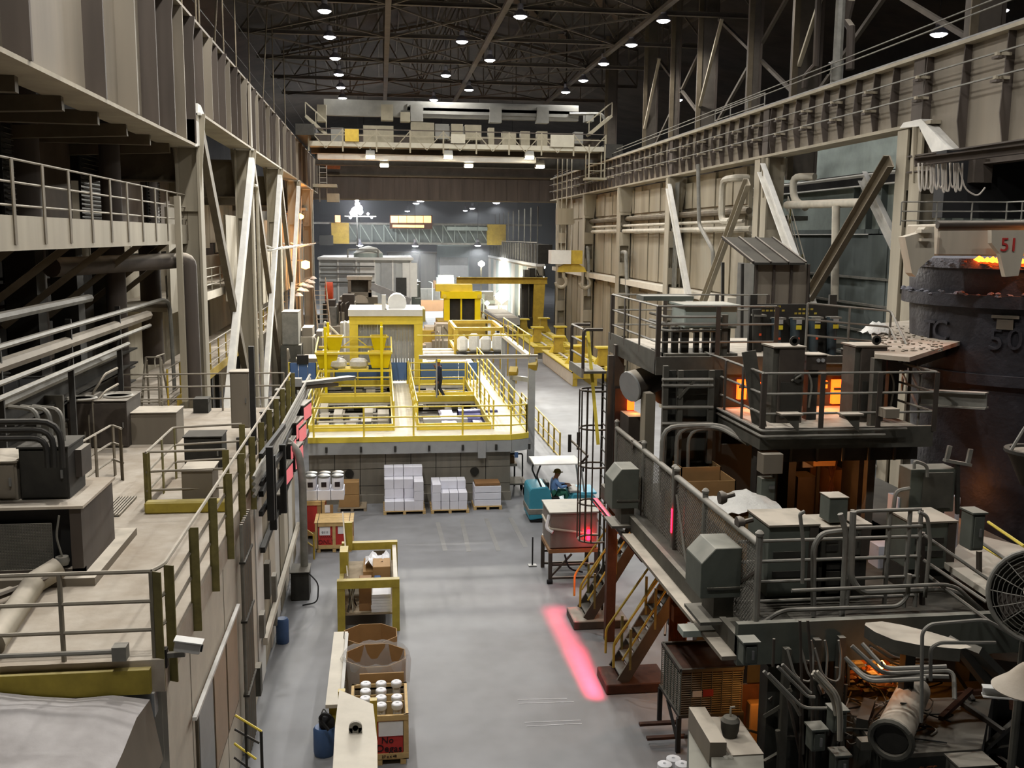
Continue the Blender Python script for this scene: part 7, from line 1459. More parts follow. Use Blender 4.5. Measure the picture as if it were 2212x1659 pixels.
# big cabinets behind the front railing
def fcab(label, u0, v0, u1, v1, y, d, mat='mach_green', ribs=2):
    a, b = PY(u0, v1, y), PY(u1, v0, y); t = thing('drive_cabinet', label, 'cabinet', ((a.x+b.x)/2, y+d/2, MZ)); bx('body', mat, t, a.x, b.x, y, y+d, max(MZ, a.z), b.z, bevel=.012); bx('lid', 'girder', t, a.x-.02, b.x+.02, y-.03, y+d, b.z, b.z+.03)
    for k in range(ribs): z = a.z+(b.z-a.z)*(k+1)/(ribs+1.6); bx('vent_slot', 'mach_dark', t, a.x+.08, b.x-.2, y-.012, y, z, z+.1)
    bx('side_strip', 'mach_brown', t, b.x-.14, b.x, y-.02, y, a.z, b.z); bx('base', 'mach_dark', t, a.x, b.x, y+.05, y+d, MZ, max(MZ+.02, a.z))
    return t
fcab('large grey drive cabinet behind the front pipe railing', 1655, 1135, 1768, 1290, 14.25, .9); fcab('narrow drive cabinet beside the large grey one', 1772, 1140, 1838, 1210, 14.35, .7, 'mach'); fcab('low drive cabinet under the upright conduit box', 1842, 1135, 1880, 1200, 14.35, .7, 'mach'); fcab('square drive cabinet at the right of the front pipe railing', 1962, 1128, 2066, 1232, 14.5, .8); fcab('dark louvred unit between the drive cabinets', 1770, 1200, 1842, 1300, 14.4, .6, 'mach_dark', 4)
a, b = PY(1790, 1130, 14.4), PY(1833, 1076, 14.4); t = thing('upright_box', 'upright grey terminal box standing above the drive cabinets', 'box', ((a.x+b.x)/2, 14.6, MZ)); bx('body', 'mach_green', t, a.x, b.x, 14.4, 14.75, a.z, b.z, bevel=.01); bx('lid', 'girder', t, a.x-.01, b.x+.01, 14.39, 14.76, b.z, b.z+.015); bx('stem', 'mach', t, a.x+.1, b.x-.1, 14.5, 14.65, MZ, a.z)
a, b = PY(1962, 1108, 15.5), PY(2066, 1012, 15.5); t = thing('framed_cabinet', 'framed grey cabinet standing above the front railing at right', 'cabinet', ((a.x+b.x)/2, 15.7, MZ)); bx('body', 'mach_green', t, a.x, b.x, 15.5, 15.9, a.z, b.z, bevel=.01); bx('door', 'mach', t, a.x+.22, b.x-.06, 15.47, 15.5, a.z+.08, b.z-.06); bx('stand', 'mach_dark', t, a.x+.1, b.x-.1, 15.6, 15.8, MZ, a.z)
tb('gooseneck', 'pipe_grey', t, [PY(1975, 1012, 15.4), PY(1975, 995, 15.4), PY(2003, 1005, 15.4), PY(2003, 1030, 15.4)], .03, 6, .1); tb('side_loop', 'pipe_grey', t, [PY(1965, 1055, 15.4), PY(1935, 1060, 15.4), PY(1930, 1100, 15.4)], .035, 6, .2)
for i, (u0, v0, u1, v1, y) in enumerate(((1938, 1075, 1965, 1110, 15.8), (1895, 1180, 1935, 1240, 15.7), (2063, 1075, 2075, 1100, 16.1))): a, b = PY(u0, v1, y), PY(u1, v0, y); bx('white_carton', 'white_box', None, a.x, b.x, y, y+.35, MZ if i else a.z-.0, b.z, label='white carton on the mezzanine, %s' % ('behind the framed cabinet', 'seen between the drive cabinets', 'right of the framed cabinet')[i], cat='box') if i == 1 else bx('white_carton', 'white_box', None, a.x, b.x, y, y+.35, MZ, b.z, label='white carton on the mezzanine, %s' % ('behind the framed cabinet', 'seen between', 'right of the framed cabinet')[i], cat='box')
# front pipe railing of the mezzanine
fr_ = thing('front_pipe_railing', 'tall grey pipe railing across the mezzanine front', 'railing', (8, 13.9, MZ)); xr_ = PY(1992, 1170, 13.9).x
for v in (1170, 1214, 1258, 1300): a = PY(1645, v, 13.9); tb('rail', 'pipe_grey', fr_, [(MX, 13.92, a.z), (xr_, 13.92, a.z)], .028, 8)
tb('top_rail', 'pipe_grey', fr_, [PY(1840, 1150, 13.9), PY(1842, 1105, 13.9), PY(1990, 1100, 13.9)], .03, 8, .1); tb('mid_rail', 'pipe_grey', fr_, [PY(1843, 1141, 13.9), PY(1992, 1136, 13.9)], .028, 8)
for u in (1640, 1645, 1843, 1925, 1968, 1992): a, b = PY(u, 1330, 13.9), PY(u, 1160 if u < 1840 else 1102, 13.9); tb('post', 'pipe_grey', fr_, [(b.x, 13.92, MZ-.05), (b.x, 13.92, b.z)], .035, 8)
for k, (pts, r) in enumerate((([(1757, 1330), (1757, 1182), (1775, 1152), (1828, 1146)], .045), ([(1818, 1340), (1828, 1150), (1815, 1110)], .045), ([(1843, 1105), (1838, 1250), (1860, 1280), (2040, 1272), (2080, 1285), (2212, 1400)], .05), ([(1738, 1105), (1728, 1110), (1735, 1170), (1733, 1260)], .03), ([(1985, 1106), (2003, 1115), (2010, 1170), (1998, 1290)], .03), ([(1640, 1350), (1690, 1318), (1940, 1310), (1960, 1290), (1965, 1240)], .035), ([(1710, 1276), (2040, 1262), (2070, 1270), (2110, 1310)], .03))):
    tb('front_conduit', 'pipe_grey', None, [PY(u, v, 13.65-.04*k) for u, v in pts], r, 8, .14, label='grey conduit on the mezzanine front, %s' % ('arched beside the terminal box', 'rising to the terminal box', 'sweeping away to the lower right', 'short one on the large cabinet', 'bending over the square cabinet', 'low one along the front beam', 'thin one below the railing')[k], cat='conduit')
# right-hand rails beside the mezzanine
kr = dict(mat='pipe_grey', step=1.5, r=.025)
rr = thing('side_pipe_railing', 'grey pipe railing running back along the right of the mezzanine', 'railing', PY(2000, 1200, 13.7))
for (ua, va, ub, vb) in ((1995, 1155, 2212, 1305), (1995, 1210, 2130, 1300), (2000, 1240, 2140, 1345), (2110, 1165, 2212, 1235)): tb('rail', 'pipe_grey', rr, [PY(ua, va, 13.7), PY(ub, vb, 12.8)], .026, 6)
for (u, va, vb) in ((1992, 1150, 1330), (2115, 1190, 1390)): tb('post', 'mach_brown', rr, [PY(u, vb, 14), PY(u, va, 14)], .05, 6)
tb('yellow_rope', 'yellow', None, [PY(2135, 1128, 14.5), PY(2212, 1180, 13)], .025, 6, label='bright yellow rope at the right edge', cat='rope'); tb('yellow_rope', 'yellow', None, [PY(2118, 1178, 14.1), PY(2180, 1215, 13)], .02, 6, label='second yellow rope below the bright one', cat='rope')
a, b = PY(2096, 1190, 13.1), PY(2130, 1110, 13.1); cabinet('narrow grey switch cabinet at the right railing', [a.x, b.x, 13.1, 13.4, a.z, b.z], 'mach_green', 1, name='switch_cabinet')
ob('side_floor', M().prism([PZ(2040, 1215, 4.35), PZ(2212, 1330, 4.35), PZ(2300, 1330, 4.35), PZ(2212, 1180, 4.35), PZ(2090, 1150, 4.35)], (0, 0, -.1)), 'offwhite', None, label='pale raised floor at the right behind the fan', cat='floor panel')
# ================================================================== ladle and hook beam at the right
LX, LY = PY(2195, 700, 20).x, 20.0; lr = LX-PY(1992, 600, 20).x
def lz(v): return PY(2100, v, LY-lr*.8).z
la = thing('ladle', 'huge dark cast ladle with belts and number 50 at the right edge', 'ladle', (LX, LY, 1.0))
prof = [(lr*.72, .9), (lr*.8, 1.3), (lr*.86, lz(1050)), (lr*.93, lz(835)), (lr*.97, lz(680)), (lr*.99, lz(600)), (lr, lz(562)), (lr*.9, lz(562)), (lr*.88, lz(700))]
ob('shell', M().lathe((LX, LY, 0), prof, 48), 'ladle', la, smooth=True)
def belt(name, v0, v1, k, mat): z1, z0 = lz(v0), lz(v1); ob(name, M().lathe((LX, LY, 0), [(lr*.9, z0), (lr*k, z0), (lr*k, z1), (lr*.9, z1)], 48), mat, la, smooth=True)
belt('belt', 640, 668, 1.05, 'ladle'); belt('belt', 815, 838, .99, 'ladle'); belt('rim', 560, 582, 1.02, 'ladle_crust')
rnd = random.Random(5)
cr_ = M()
for i in range(150):
    a = rnd.uniform(math.pi*.85, math.pi*1.75); r_ = lr*(1.03+rnd.uniform(-.01, .02)) if i % 3 else lr*1.0; z = lz(640)+rnd.uniform(-.02, .05) if i % 2 else lz(566)+rnd.uniform(-.12, .03); s = rnd.uniform(.03, .09)
    c = Vector((LX+r_*math.cos(a), LY+r_*math.sin(a), z)); cr_.lathe(c, [(.005, -s*.5), (s, -s*.1), (s*.7, s*.3), (.005, s*.5)], 6)
ob('slag_crust', cr_, 'ladle_crust', la, kind='stuff')
ob('molten_surface', M().lathe((LX, LY, lz(572)), [(.001, 0), (lr*.88, 0)], 40), 'hot_metal', la)
hb2 = M()
for i in range(34):
    a = rnd.uniform(math.pi*1.2, math.pi*1.5); c = Vector((LX+lr*1.03*math.cos(a), LY+lr*1.03*math.sin(a), lz(563)+rnd.uniform(-.02, .03))); s = rnd.uniform(.05, .13); hb2.lathe(c, [(.005, -s*.4), (s, 0), (.005, s*.7)], 6)
ob('hot_drips', hb2, 'hot_metal', la, kind='stuff')
point('melt_glow', la, (LX-lr*.5, LY-lr*1.02, lz(548)), 20, (1, .35, .1), .1)
def on_ladle(u, v, k=.97):
    d = _ray(u, v); A = d.x*d.x+d.y*d.y; B = -2*(d.x*LX+d.y*LY); Cc = LX*LX+LY*LY-(lr*k)**2; D = B*B-4*A*Cc; t_ = (-B-math.sqrt(max(D, 0)))/(2*A); return CP+d*t_
def lad_text(s, u, v, size):
    p = on_ladle(u, v, .955); n = Vector((p.x-LX, p.y-LY, 0)).normalized(); text('numeral', s, size, 'ladle', la, p+n*.03, n.cross(Vector((0, 0, 1)))*-1, (0, 0, 1), .04)
lad_text('5', 2152, 735, .62); lad_text('0', 2192, 735, .62); lad_text('T', 2012, 715, .6); lad_text('C', 2035, 715, .6)
p = on_ladle(2172, 690, .97); n = Vector((p.x-LX, p.y-LY, 0)).normalized(); r_ = n.cross(Vector((0, 0, 1)))
ob('trunnion_plate', M().bar(p-r_*.25+Vector((0, 0, .05)), p+r_*.25+Vector((0, 0, .05)), .16, .06), 'girder', la); ob('trunnion_lug', M().bar(p-r_*.15-Vector((0, 0, .1)), p+r_*.15-Vector((0, 0, .1)), .1, .2), 'girder', la)
# base stand of the ladle
bs = thing('ladle_stand', 'dark round pit stand below the ladle', 'stand', (LX, LY, 0)); ob('ring', M().lathe((LX, LY, 0), [(lr*.95, 0), (lr*.95, .9), (lr*.7, .9), (lr*.7, 0)], 32), 'mach_dark', bs, smooth=True)
# hook crossbeam numbered 51
HYy = LY-lr-.35; hk = thing('ladle_hook_beam', 'cream crane crossbeam with hook plate numbered 51 above the ladle', 'hook beam', PY(2100, 550, HYy))
a, b = PY(2018, 552, HYy+.5), PY(2300, 487, HYy+.5); bx('drum_cover', 'hook_cream', hk, a.x, b.x, HYy+.4, HYy+1.6, a.z, b.z, bevel=.03); ob('top_roll', M().cyl(PY(2025, 486, HYy+.4), PY(2300, 484, HYy+.4), .07), 'mach_brown', hk, smooth=True)
def plate(nm, pts, y, th, mat): ob(nm, M().prism([PY(u, v, y) for u, v in pts], (0, th, 0)), mat, hk)
plate('side_plate', [(1955, 512), (1990, 502), (2000, 490), (2018, 490), (2018, 552), (1985, 580), (1978, 598), (1970, 590)], HYy+.2, .25, 'hook_cream')
plate('hook_plate', [(2142, 497), (2260, 497), (2260, 530), (2212, 545), (2200, 596), (2172, 598), (2160, 548), (2142, 525)], HYy, .12, 'hook_cream')
p = PY(2180, 530, HYy-.01); text('numeral', '51', .36, 'red_sign', hk, p, (1, 0, 0), (0, 0, 1), .012)
for k, (u0, v0, u1, v1) in enumerate(((1990, 496, 2016, 503), (1990, 515, 2014, 521))): a, b = PY(u0, v1, HYy+.1), PY(u1, v0, HYy+.1); bx('rung', 'hook_cream', hk, a.x, b.x, HYy+.1, HYy+.3, a.z, b.z)
bx('hanger_block', 'mach_dark', hk, PY(2235, 480, HYy+1.2).x, PY(2290, 480, HYy+1.2).x, HYy+1.0, HYy+1.5, PY(2100, 490, HYy+1).z, 12.0)
railing('thin grey railing above the ladle hook beam', [PY(1945, 487, 22.5), PY(2172, 487, 22.5), PY(2240, 487, 21)], h=.55, fr=(1, .6, .2), mat='pipe_grey', step=.9, r=.018)
hm = thing('hoist_trolley', 'dark hoist machinery hanging above the ladle', 'hoist', (LX, 23, 10.8)); a, b = PY(2035, 470, 25), PY(2300, 330, 25); bx('housing', 'rubber', hm, a.x, b.x, 25, 25.5, a.z, b.z); bx('floor_pan', 'mach_dark', hm, a.x, b.x, 22.4, 25, PY(2000, 490, 22.4).z-.06, PY(2000, 488, 22.4).z); p = PY(2115, 370, 24.9); bx('lamp_box', 'mach_brown', hm, p.x-.25, p.x+.25, 24.7, 25, p.z-.3, p.z+.3)
hg = thing('festoon_cables', 'looped white festoon cables hanging under the near girder', 'cables', PY(2030, 360, 22))
for i in range(11):
    u = 1984+i*8.5; w = 7+i % 3*2; pts = [PY(u, 352, 22+.1*(i % 3)), PY(u+1, 395+i % 4*6, 22), PY(u+w/2+1, 418-(i % 3)*5, 22), PY(u+w, 395, 22), PY(u+w+1, 352, 22)]; tb('cable_loop', 'rope_white', hg, pts, .022, 5, .2)
tb('cable_tail', 'rope_white', hg, [PY(2070, 352, 22), PY(2085, 410, 22), PY(2112, 425, 22), PY(2128, 405, 22)], .02, 5, .3); ib('cable_beam', 'girder_dark', hg, PY(1975, 350, 22.2), PY(2240, 318, 21), .3, .2, .03)
# slag chute plate and beams between machine and ladle
sp = thing('slag_chute', 'wide dusty slag plate littered with debris beside the ladle', 'chute', PY(1960, 740, 18.3)); zc = PY(1960, 745, 18.4).z
pts = [PZ(1880, 700, zc), PZ(1985, 690, zc), PZ(2082, 735, zc), PZ(1965, 772, zc), PZ(1890, 765, zc)]
ob('plate', M().prism(pts, (0, 0, -.08)), 'dusty_roof', sp); ob('side_beam', M().bar(PZ(1965, 778, zc-.2), PZ(2082, 741, zc-.2), .1, .3), 'mach', sp); bx('leg', 'mach', sp, pts[4].x, pts[4].x+.15, pts[4].y, pts[4].y+.15, 0, zc-.08)
db_ = M()
for i in range(160):
    u = rnd.uniform(1895, 2040); v = rnd.uniform(705, 760); q = PZ(u, v, zc); s = rnd.uniform(.01, .03); db_.box(q.x-s, q.x+s, q.y-s, q.y+s*.6, zc, zc+s)
ob('debris', db_, 'girder', sp, kind='stuff')
c = PZ(1895, 722, zc); ob('white_sack', M().sheet([[(c.x-.3+i*.09, c.y-.25+j*.11, zc+.01+.24*math.exp(-((i-3-.2*j)/3)**4-((j-3)/2.6)**4)+.03*math.sin(i*2.3+j*1.7)) for i in range(8)] for j in range(7)]), 'crumpled', None, label='crumpled white sack lying on the slag plate', cat='sack', smooth=True)
ib('jib_beam', 'pipe_grey', None, PY(1990, 858, 17.3), PY(2132, 866, 16.4), .22, .3, .03, label='short steel beam sticking out towards the ladle', cat='beam')
ub = thing('u_bracket', 'grey U-shaped bracket in front of the ladle foot', 'bracket', PY(2068, 1000, 15.5)); ob('base_bar', M().bar(PY(2040, 994, 15.5), PY(2096, 1004, 15.5), .1, .05), 'pipe_grey', ub)
for (u0, v0, u1, v1) in ((2045, 993, 2052, 963), (2090, 1002, 2097, 970)): ob('arm', M().bar(PY(u0, v0, 15.5), PY(u1, v1, 15.5), .07, .05), 'pipe_grey', ub)
ob('post', M().bar(PY(2068, 1000, 15.5), PY(2068, 1110, 15.5), .06, .06), 'mach_dark', ub)
railing('sloping grey handrail behind the slag plate', [PY(1745, 655, 19.8)-Vector((0, 0, 1.0)), PY(1925, 672, 19.8)-Vector((0, 0, 1.0)), PY(1990, 810, 17.4)-Vector((0, 0, 1.0))], h=1.0, mat='pipe_grey', step=1.2)
# molten launder at the ladle foot
ml = thing('molten_launder', 'glowing orange molten metal trough beside the ladle foot', 'launder', PZ(2100, 1085, 3.6)); a, b = PZ(2062, 1100, 3.6), PZ(2135, 1075, 3.6)
ob('melt', M().prism([PZ(2066, 1065, 3.7), PZ(2100, 1072, 3.7), PZ(2135, 1100, 3.7), PZ(2090, 1100, 3.7), PZ(2066, 1092, 3.7)], (0, 0, -.05)), 'hot', ml); ob('trough', M().prism([PZ(2058, 1060, 3.6), PZ(2100, 1066, 3.6), PZ(2160, 1105, 3.6), PZ(2080, 1110, 3.6), PZ(2058, 1098, 3.6)], (0, 0, -.5)), 'rust', ml); bx('leg', 'mach_dark', ml, a.x+.1, a.x+.25, a.y+.1, a.y+.3, 0, 3.2); point('melt_glow', ml, PZ(2090, 1080, 4.3), 10, (1, .3, .06), .1)
# hanging pot at the edge
pt = thing('hanging_pot', 'small dark tilting pot hanging at the right edge', 'pot', PY(2225, 1000, 13.5)); c = PY(2240, 985, 13.5); ob('bowl', M().lathe(c, [(.05, -.55), (.2, -.45), (.4, 0), (.46, .05), (.46, .1), (.38, .1), (.3, -.1)], 20), 'mach_dark', pt, smooth=True); ob('contents', M().lathe(c+Vector((0, 0, .06)), [(.001, .06), (.38, 0)], 16), 'slag', pt); tb('bail', 'pipe_grey', pt, [c+Vector((-.44, 0, .08)), c+Vector((-.2, 0, .5)), c+Vector((0, 0, .62)), c+Vector((0, 0, 2.5))], .025, 6, .1)
# ================================================================== stairs, ladder and goods at the foot of the machine
for i, (u0, v0, u1, v1, w) in enumerate(((1232, 1345, 1290, 1362, .0), (1302, 1470, 1420, 1502, 0))):
    a = PZ(u0+8, v1, 0); b = PZ(u1, v1, 0); bx('stair_plinth', 'rust' if i else 'mach_brown', None, a.x, a.x+1.35, a.y, a.y+(1.0 if i == 0 else .95), 0, .22, bevel=.02, label='low rusty %s plinth under the %s stair' % (('far', 'near')[i], ('far', 'near')[i]), cat='plinth')
    y = a.y+.48; st = steps('%s steep steel stair with orange lit yellow handrails' % ('far', 'near')[i], (a.x+.35, y, .22), (a.x+1.75, y+.15, 2.45), .75, 9, 'mach_brown', 'iron', 'yellow_dull', rh=.9, side=(0, 1, 0))
    bx('stair_landing', 'mach_dark', None, a.x+1.75, a.x+2.6, y-.5, y+.6, 2.35, 2.43, label='landing plate at the head of the %s stair' % ('far', 'near')[i], cat='landing'); bx('landing_post', 'mach_dark', None, a.x+2.4, a.x+2.52, y-.4, y-.28, 0, 2.35, label='post under the landing of the %s stair' % ('far', 'near')[i], cat='post')
cl = thing('caged_ladder', 'dark caged ladder climbing beside the brown column', 'ladder', (5.20, 23.8, 2.4)); z0, z1 = 2.0, 6.3
for y in (23.5, 24.0): tb('stile', 'mach_dark', cl, [(5.45, y, 0), (5.45, y, z1)], .03, 6)
for k in range(18): tb('rung', 'iron', cl, [(5.45, 23.5, .3+k*.33), (5.45, 24.0, .3+k*.33)], .018, 5)
for k in range(5):
    z = z0+k*.95; tb('hoop', 'mach_brown', cl, [(5.45, 23.45, z), (5.10, 23.4, z), (4.85, 23.6, z), (4.85, 23.9, z), (5.10, 24.1, z), (5.45, 24.05, z)], .025, 6, .15)
for (x, y) in ((5.10, 23.4), (4.85, 23.6), (4.85, 23.9), (5.10, 24.1), (4.95, 23.45)): tb('cage_bar', 'mach_brown', cl, [(x, y, z0), (x, y, z0+3.8)], .02, 5)
t = thing('barrier_arm', 'small barrier arm with dark plates left of the caged ladder', 'barrier arm', PY(1235, 945, 24.5)); ob('arm', M().bar(PY(1232, 950, 24.5), PY(1270, 985, 24), .04, .04), 'rail_left', t); 
for (u, v) in ((1231, 955), (1250, 950)): p = PY(u, v, 24.5); bx('plate', 'mach_dark', t, p.x-.05, p.x+.03, 24.45, 24.5, p.z-.25, p.z+.2)
ob('mount', M().bar(PY(1270, 985, 24), (4.9, 24, PY(1270, 985, 24).z-.2), .05, .05), 'iron', t)
# film wrapped bin on a trolley
p = PZ(1188, 1258, 0); x0 = p.x; y0 = p.y; wb = thing('wrapped_bin', 'film wrapped brown bin with grey lid beside the far stair', 'bin', (x0+.7, y0+.7, .95)); zb, zt = .95, PY(1220, 1110, y0).z
bx('bin', 'rust', wb, x0, x0+1.3, y0, y0+1.3, zb, zt, bevel=.015); bx('lid', 'pipe_grey', wb, x0-.05, x0+1.35, y0-.05, y0+1.35, zt, zt+.06, bevel=.01); ob('film', M().box(x0-.02, x0+1.32, y0-.02, y0+1.32, zb+.05, zt-.02), 'wrap', wb); tb('strap', 'pipe_light', wb, [(x0-.04, y0+1.2, zt-.35), (x0-.04, y0-.04, zt-.4), (x0+1.3, y0-.04, zt-.6)], .03, 6, .1); tb('side_loop', 'paper', wb, [(x0-.03, y0+.1, zt-.05), (x0-.12, y0+.05, zt-.4), (x0+.05, y0-.06, zt-.5)], .05, 6, .1)
tr = thing('bin_trolley', 'black steel trolley frame under the wrapped bin', 'trolley', (x0+.7, y0+.7, 0)); bx('wood_deck', 'kraft_dark', tr, x0-.05, x0+1.35, y0-.05, y0+1.35, .85, .95)
for x in (x0, x0+1.3):
    for y in (y0, y0+1.3): bx('leg', 'mach_brown', tr, x-.05, x+.05, y-.05, y+.05, .0, .85)
for z in (.12, .5): 
    for y in (y0, y0+1.3): br('cross_bar', 'mach_brown', tr, (x0, y, z), (x0+1.3, y, z), .06, .06)
br('brace', 'mach_brown', tr, (x0, y0, .15), (x0+.6, y0, .8), .05, .05); tb('hose', 'rubber', tr, [(x0+.4, y0-.02, .8), (x0+.5, y0-.1, .4), (x0+.9, y0-.1, .3)], .025, 6, .2); cy('caster', 'rubber', tr, (x0-.1, y0-.1, .06), (x0+.05, y0-.1, .06), .06)
t = thing('red_beacon', 'small glowing red beacon on the wrapped bin corner', 'lamp', (x0+1.25, y0-.1, zt-.55))
for k in range(2): ob('glass', M().lathe((x0+1.05, y0-.1, zt-.5-.18*k), [(.01, -.07), (.06, -.05), (.06, .05), (.01, .07)], 10), 'red_lamp', t, smooth=True)
br('bracket', 'iron', t, (x0+1.05, y0-.1, zt-.6), (x0+1.3, y0+.02, zt-.6), .03, .03); point('glow', t, (x0+1.0, y0-.3, zt-.6), 6, (1, .06, .08), .05)
# red line light under the mezzanine edge
a, b = PZ(1203, 1305, 0), PZ(1300, 1520, 0); rl = thing('red_line_light', 'red line projector bar under the mezzanine edge marking the floor', 'light bar', (MX-.45, 20.5, 3.0)); c0 = Vector((MX-.42, 22.0, MZ-.36)); c1 = Vector((MX-.42, 17.6, MZ-.36))
ob('housing', M().bar(c0, c1, .1, .08), 'mach_dark', rl); mid = (a+b)/2; mc = (c0+c1)/2
ob('lens', M().bar(c0+Vector((-.06, 0, -.03)), c1+Vector((-.06, 0, -.03)), .012, .012), 'marker_red', rl)
l = bpy.data.lights.new('red_line', 'AREA'); l.shape = 'RECTANGLE'; l.size = .12; l.size_y = (c1-c0).length; l.energy = 55; l.color = (1, .06, .14); l.spread = math.radians(11)
o = bpy.data.objects.new('red_line', l); C.objects.link(o); o.parent = rl; o.location = mc+Vector((-.08, 0, -.06))-ORG[rl]
zax = -(mid-mc).normalized(); yax = (b-a).normalized(); yax = (yax-zax*yax.dot(zax)).normalized(); xax = yax.cross(zax); o.rotation_euler = Matrix((xax, yax, zax)).transposed().to_euler()
# tangle of dark steel under the mezzanine between the stairs
tg = thing('steel_clutter', 'tangle of dark steel struts and pipes under the mezzanine', 'steelwork', (7.2, 19.5, 0))
for i in range(46):
    p = Vector((rnd.uniform(6.6, 8.6), rnd.uniform(16.5, 22.5), rnd.uniform(.1, 2.6))); q = p+Vector((rnd.uniform(-1.2, 1.2), rnd.uniform(-1.2, 1.2), rnd.uniform(-1, 1))); q.z = max(.05, min(2.9, q.z)); q.x = max(6.5, q.x)
    (br('strut', ('mach_dark', 'mach', 'rust')[i % 3], tg, p, q, .08, .08) if i % 2 else tb('pipe', ('pipe_grey', 'mach_brown')[i % 4 // 2], tg, [p, q], .03, 6))
for i in range(8): bx('plate', ('rust', 'mach_dark')[i % 2], tg, 6.6+.3*i, 7.2+.3*i, 17+i*.7, 17.05+i*.7, 0, 1.2+.2*(i % 3))
for i in range(10): p = PY(1448+i*4, 1310, 18.6); tb('hanging_rod', 'rust_orange', tg, [(p.x, 18.6, 1.2), (p.x, 18.6, 2.4)], .02, 5)
a, b = PY(1455, 1345, 18.4), PY(1500, 1310, 18.4); bx('orange_box', 'rust_orange', tg, a.x, b.x, 18.4, 18.7, a.z, b.z)
point('furnace_glow', tg, (7.0, 18.7, 1.6), 60, (1, .4, .1), .15); point('furnace_glow', tg, (6.3, 21.6, 2.2), 30, (1, .35, .1), .15)
# wire cage bin on a stand
p = PZ(1466, 1625, 0); x0, y0 = p.x-.0, p.y; zb = .75; zt = PY(1540, 1448, y0).z; cgw, cgd = 1.18, 1.25
cg = thing('cage_bin', 'wire caged dark plastic bin with rusty lid near the near stair', 'bin', (x0+.6, y0+.6, zb))
bx('tank', 'mach_dark', cg, x0+.03, x0+cgw-.03, y0+.03, y0+cgd-.03, zb, zt-.03); bx('lid', 'rust', cg, x0, x0+cgw, y0, y0+cgd, zt-.03, zt)
for k in range(18):
    z = zb+.04+(zt-zb-.1)*k/17; tb('wire_ring', 'mach', cg, [(x0, y0, z), (x0+cgw, y0, z), (x0+cgw, y0+cgd, z), (x0, y0+cgd, z), (x0, y0, z)], .008, 4)
for k in range(7):
    x = x0+cgw*k/6; tb('wire_upright', 'mach', cg, [(x, y0-.01, zb), (x, y0-.01, zt)], .009, 4); y = y0+cgd*k/6; tb('wire_upright', 'mach_green', cg, [(x0-.01, y, zb), (x0-.01, y, zt)], .009, 4)
for (q1, q2) in (((x0, y0), (x0+cgw, y0)), ((x0+cgw, y0), (x0+cgw, y0+cgd)), ((x0+cgw, y0+cgd), (x0, y0+cgd)), ((x0, y0+cgd), (x0, y0))): br('top_frame', 'mach_dark', cg, (*q1, zt+.02), (*q2, zt+.02), .06, .06)
bx('label_card', 'marker_red', cg, x0+.42, x0+.62, y0-.02, y0-.012, zt-.5, zt-.36); bx('label_card', 'grey_paint', cg, x0+.22, x0+.4, y0-.02, y0-.012, zt-.5, zt-.38)
fs = thing('cage_stand', 'black steel stand under the wire caged bin', 'stand', (x0+.6, y0+.6, 0))
for x in (x0-.02, x0+cgw):
    for y in (y0, y0+cgd): bx('leg', 'black_metal', fs, x-.04, x+.04, y-.04, y+.04, 0, zb-.06)
bx('deck', 'mach_dark', fs, x0-.04, x0+cgw+.04, y0-.04, y0+cgd+.04, zb-.06, zb); br('brace', 'black_metal', fs, (x0, y0, .1), (x0, y0+.8, zb-.1), .05, .05); br('brace', 'black_metal', fs, (x0+.1, y0, .3), (x0+.6, y0, .3), .05, .05)
for k in range(2): br('fork_tine', 'rust', fs, (x0-.55, y0+.25+.55*k, .18), (x0+.2, y0+.25+.55*k, .18), .1, .05)
# orange lit items beside the cage
for i, (u0, v0, u1, v1, y) in enumerate(((1615, 1450, 1655, 1490, 17.6), (1616, 1520, 1652, 1640, 16.8))): a, b = PY(u0, v1, y), PY(u1, v0, y); t = thing(('orange_pan', 'orange_carton')[i], ('orange lit steel pan behind the caged bin', 'orange lit carton standing behind the grey machine box')[i], ('pan', 'box')[i], ((a.x+b.x)/2, y, 0)); bx('body', ('red_sign', 'kraft')[i], t, a.x, b.x, y, y+.4, a.z if i == 0 else 0, b.z, bevel=.02); bx('stand', 'mach_dark', t, a.x+.05, b.x-.05, y+.1, y+.3, 0, a.z if i == 0 else .02)
point('side_glow', tg, PY(1650, 1500, 16.2), 22, (1, .42, .1), .1)
# grey machine box at the bottom
zt = 2.35; mb_ = thing('pump_box', 'grey machine box with slab arm and valve at the bottom edge', 'machine', PZ(1560, 1640, zt)-Vector((0, 0, zt)))
def topquad(nm, pix, z, h, mat): ob(nm, M().prism([PZ(u, v, z) for u, v in pix], (0, 0, -h)), mat, mb_)
topquad('slab_arm', [(1488, 1527), (1523, 1527), (1570, 1604), (1534, 1604)], zt+.12, .35, 'girder'); topquad('main_top', [(1530, 1548), (1596, 1550), (1650, 1628), (1575, 1632), (1560, 1605)], zt-.08, .5, 'girder'); topquad('arm_body', [(1488, 1530), (1500, 1530), (1536, 1606), (1536, 1760), (1488, 1760)], zt-.25, 2.0, 'mach_green'); topquad('body', [(1576, 1634), (1649, 1630), (1655, 1760), (1540, 1760), (1536, 1610), (1566, 1606)], zt-.1, 2.2, 'mach_green')
p = PZ(1576, 1590, zt-.08); ob('valve_body', M().lathe(p, [(.1, 0), (.13, .1), (.14, .25), (.1, .3), (.001, .31)], 14), 'mach', mb_, smooth=True); tb('valve_stem', 'pipe_light', mb_, [p+Vector((0, 0, .3)), p+Vector((0, 0, .45)), p+Vector((.06, 0, .45))], .02, 6); tb('valve_rod', 'pipe_light', mb_, [PY(1542, 1555, 13.9), PY(1700, 1602, 13.7)], .02, 6)
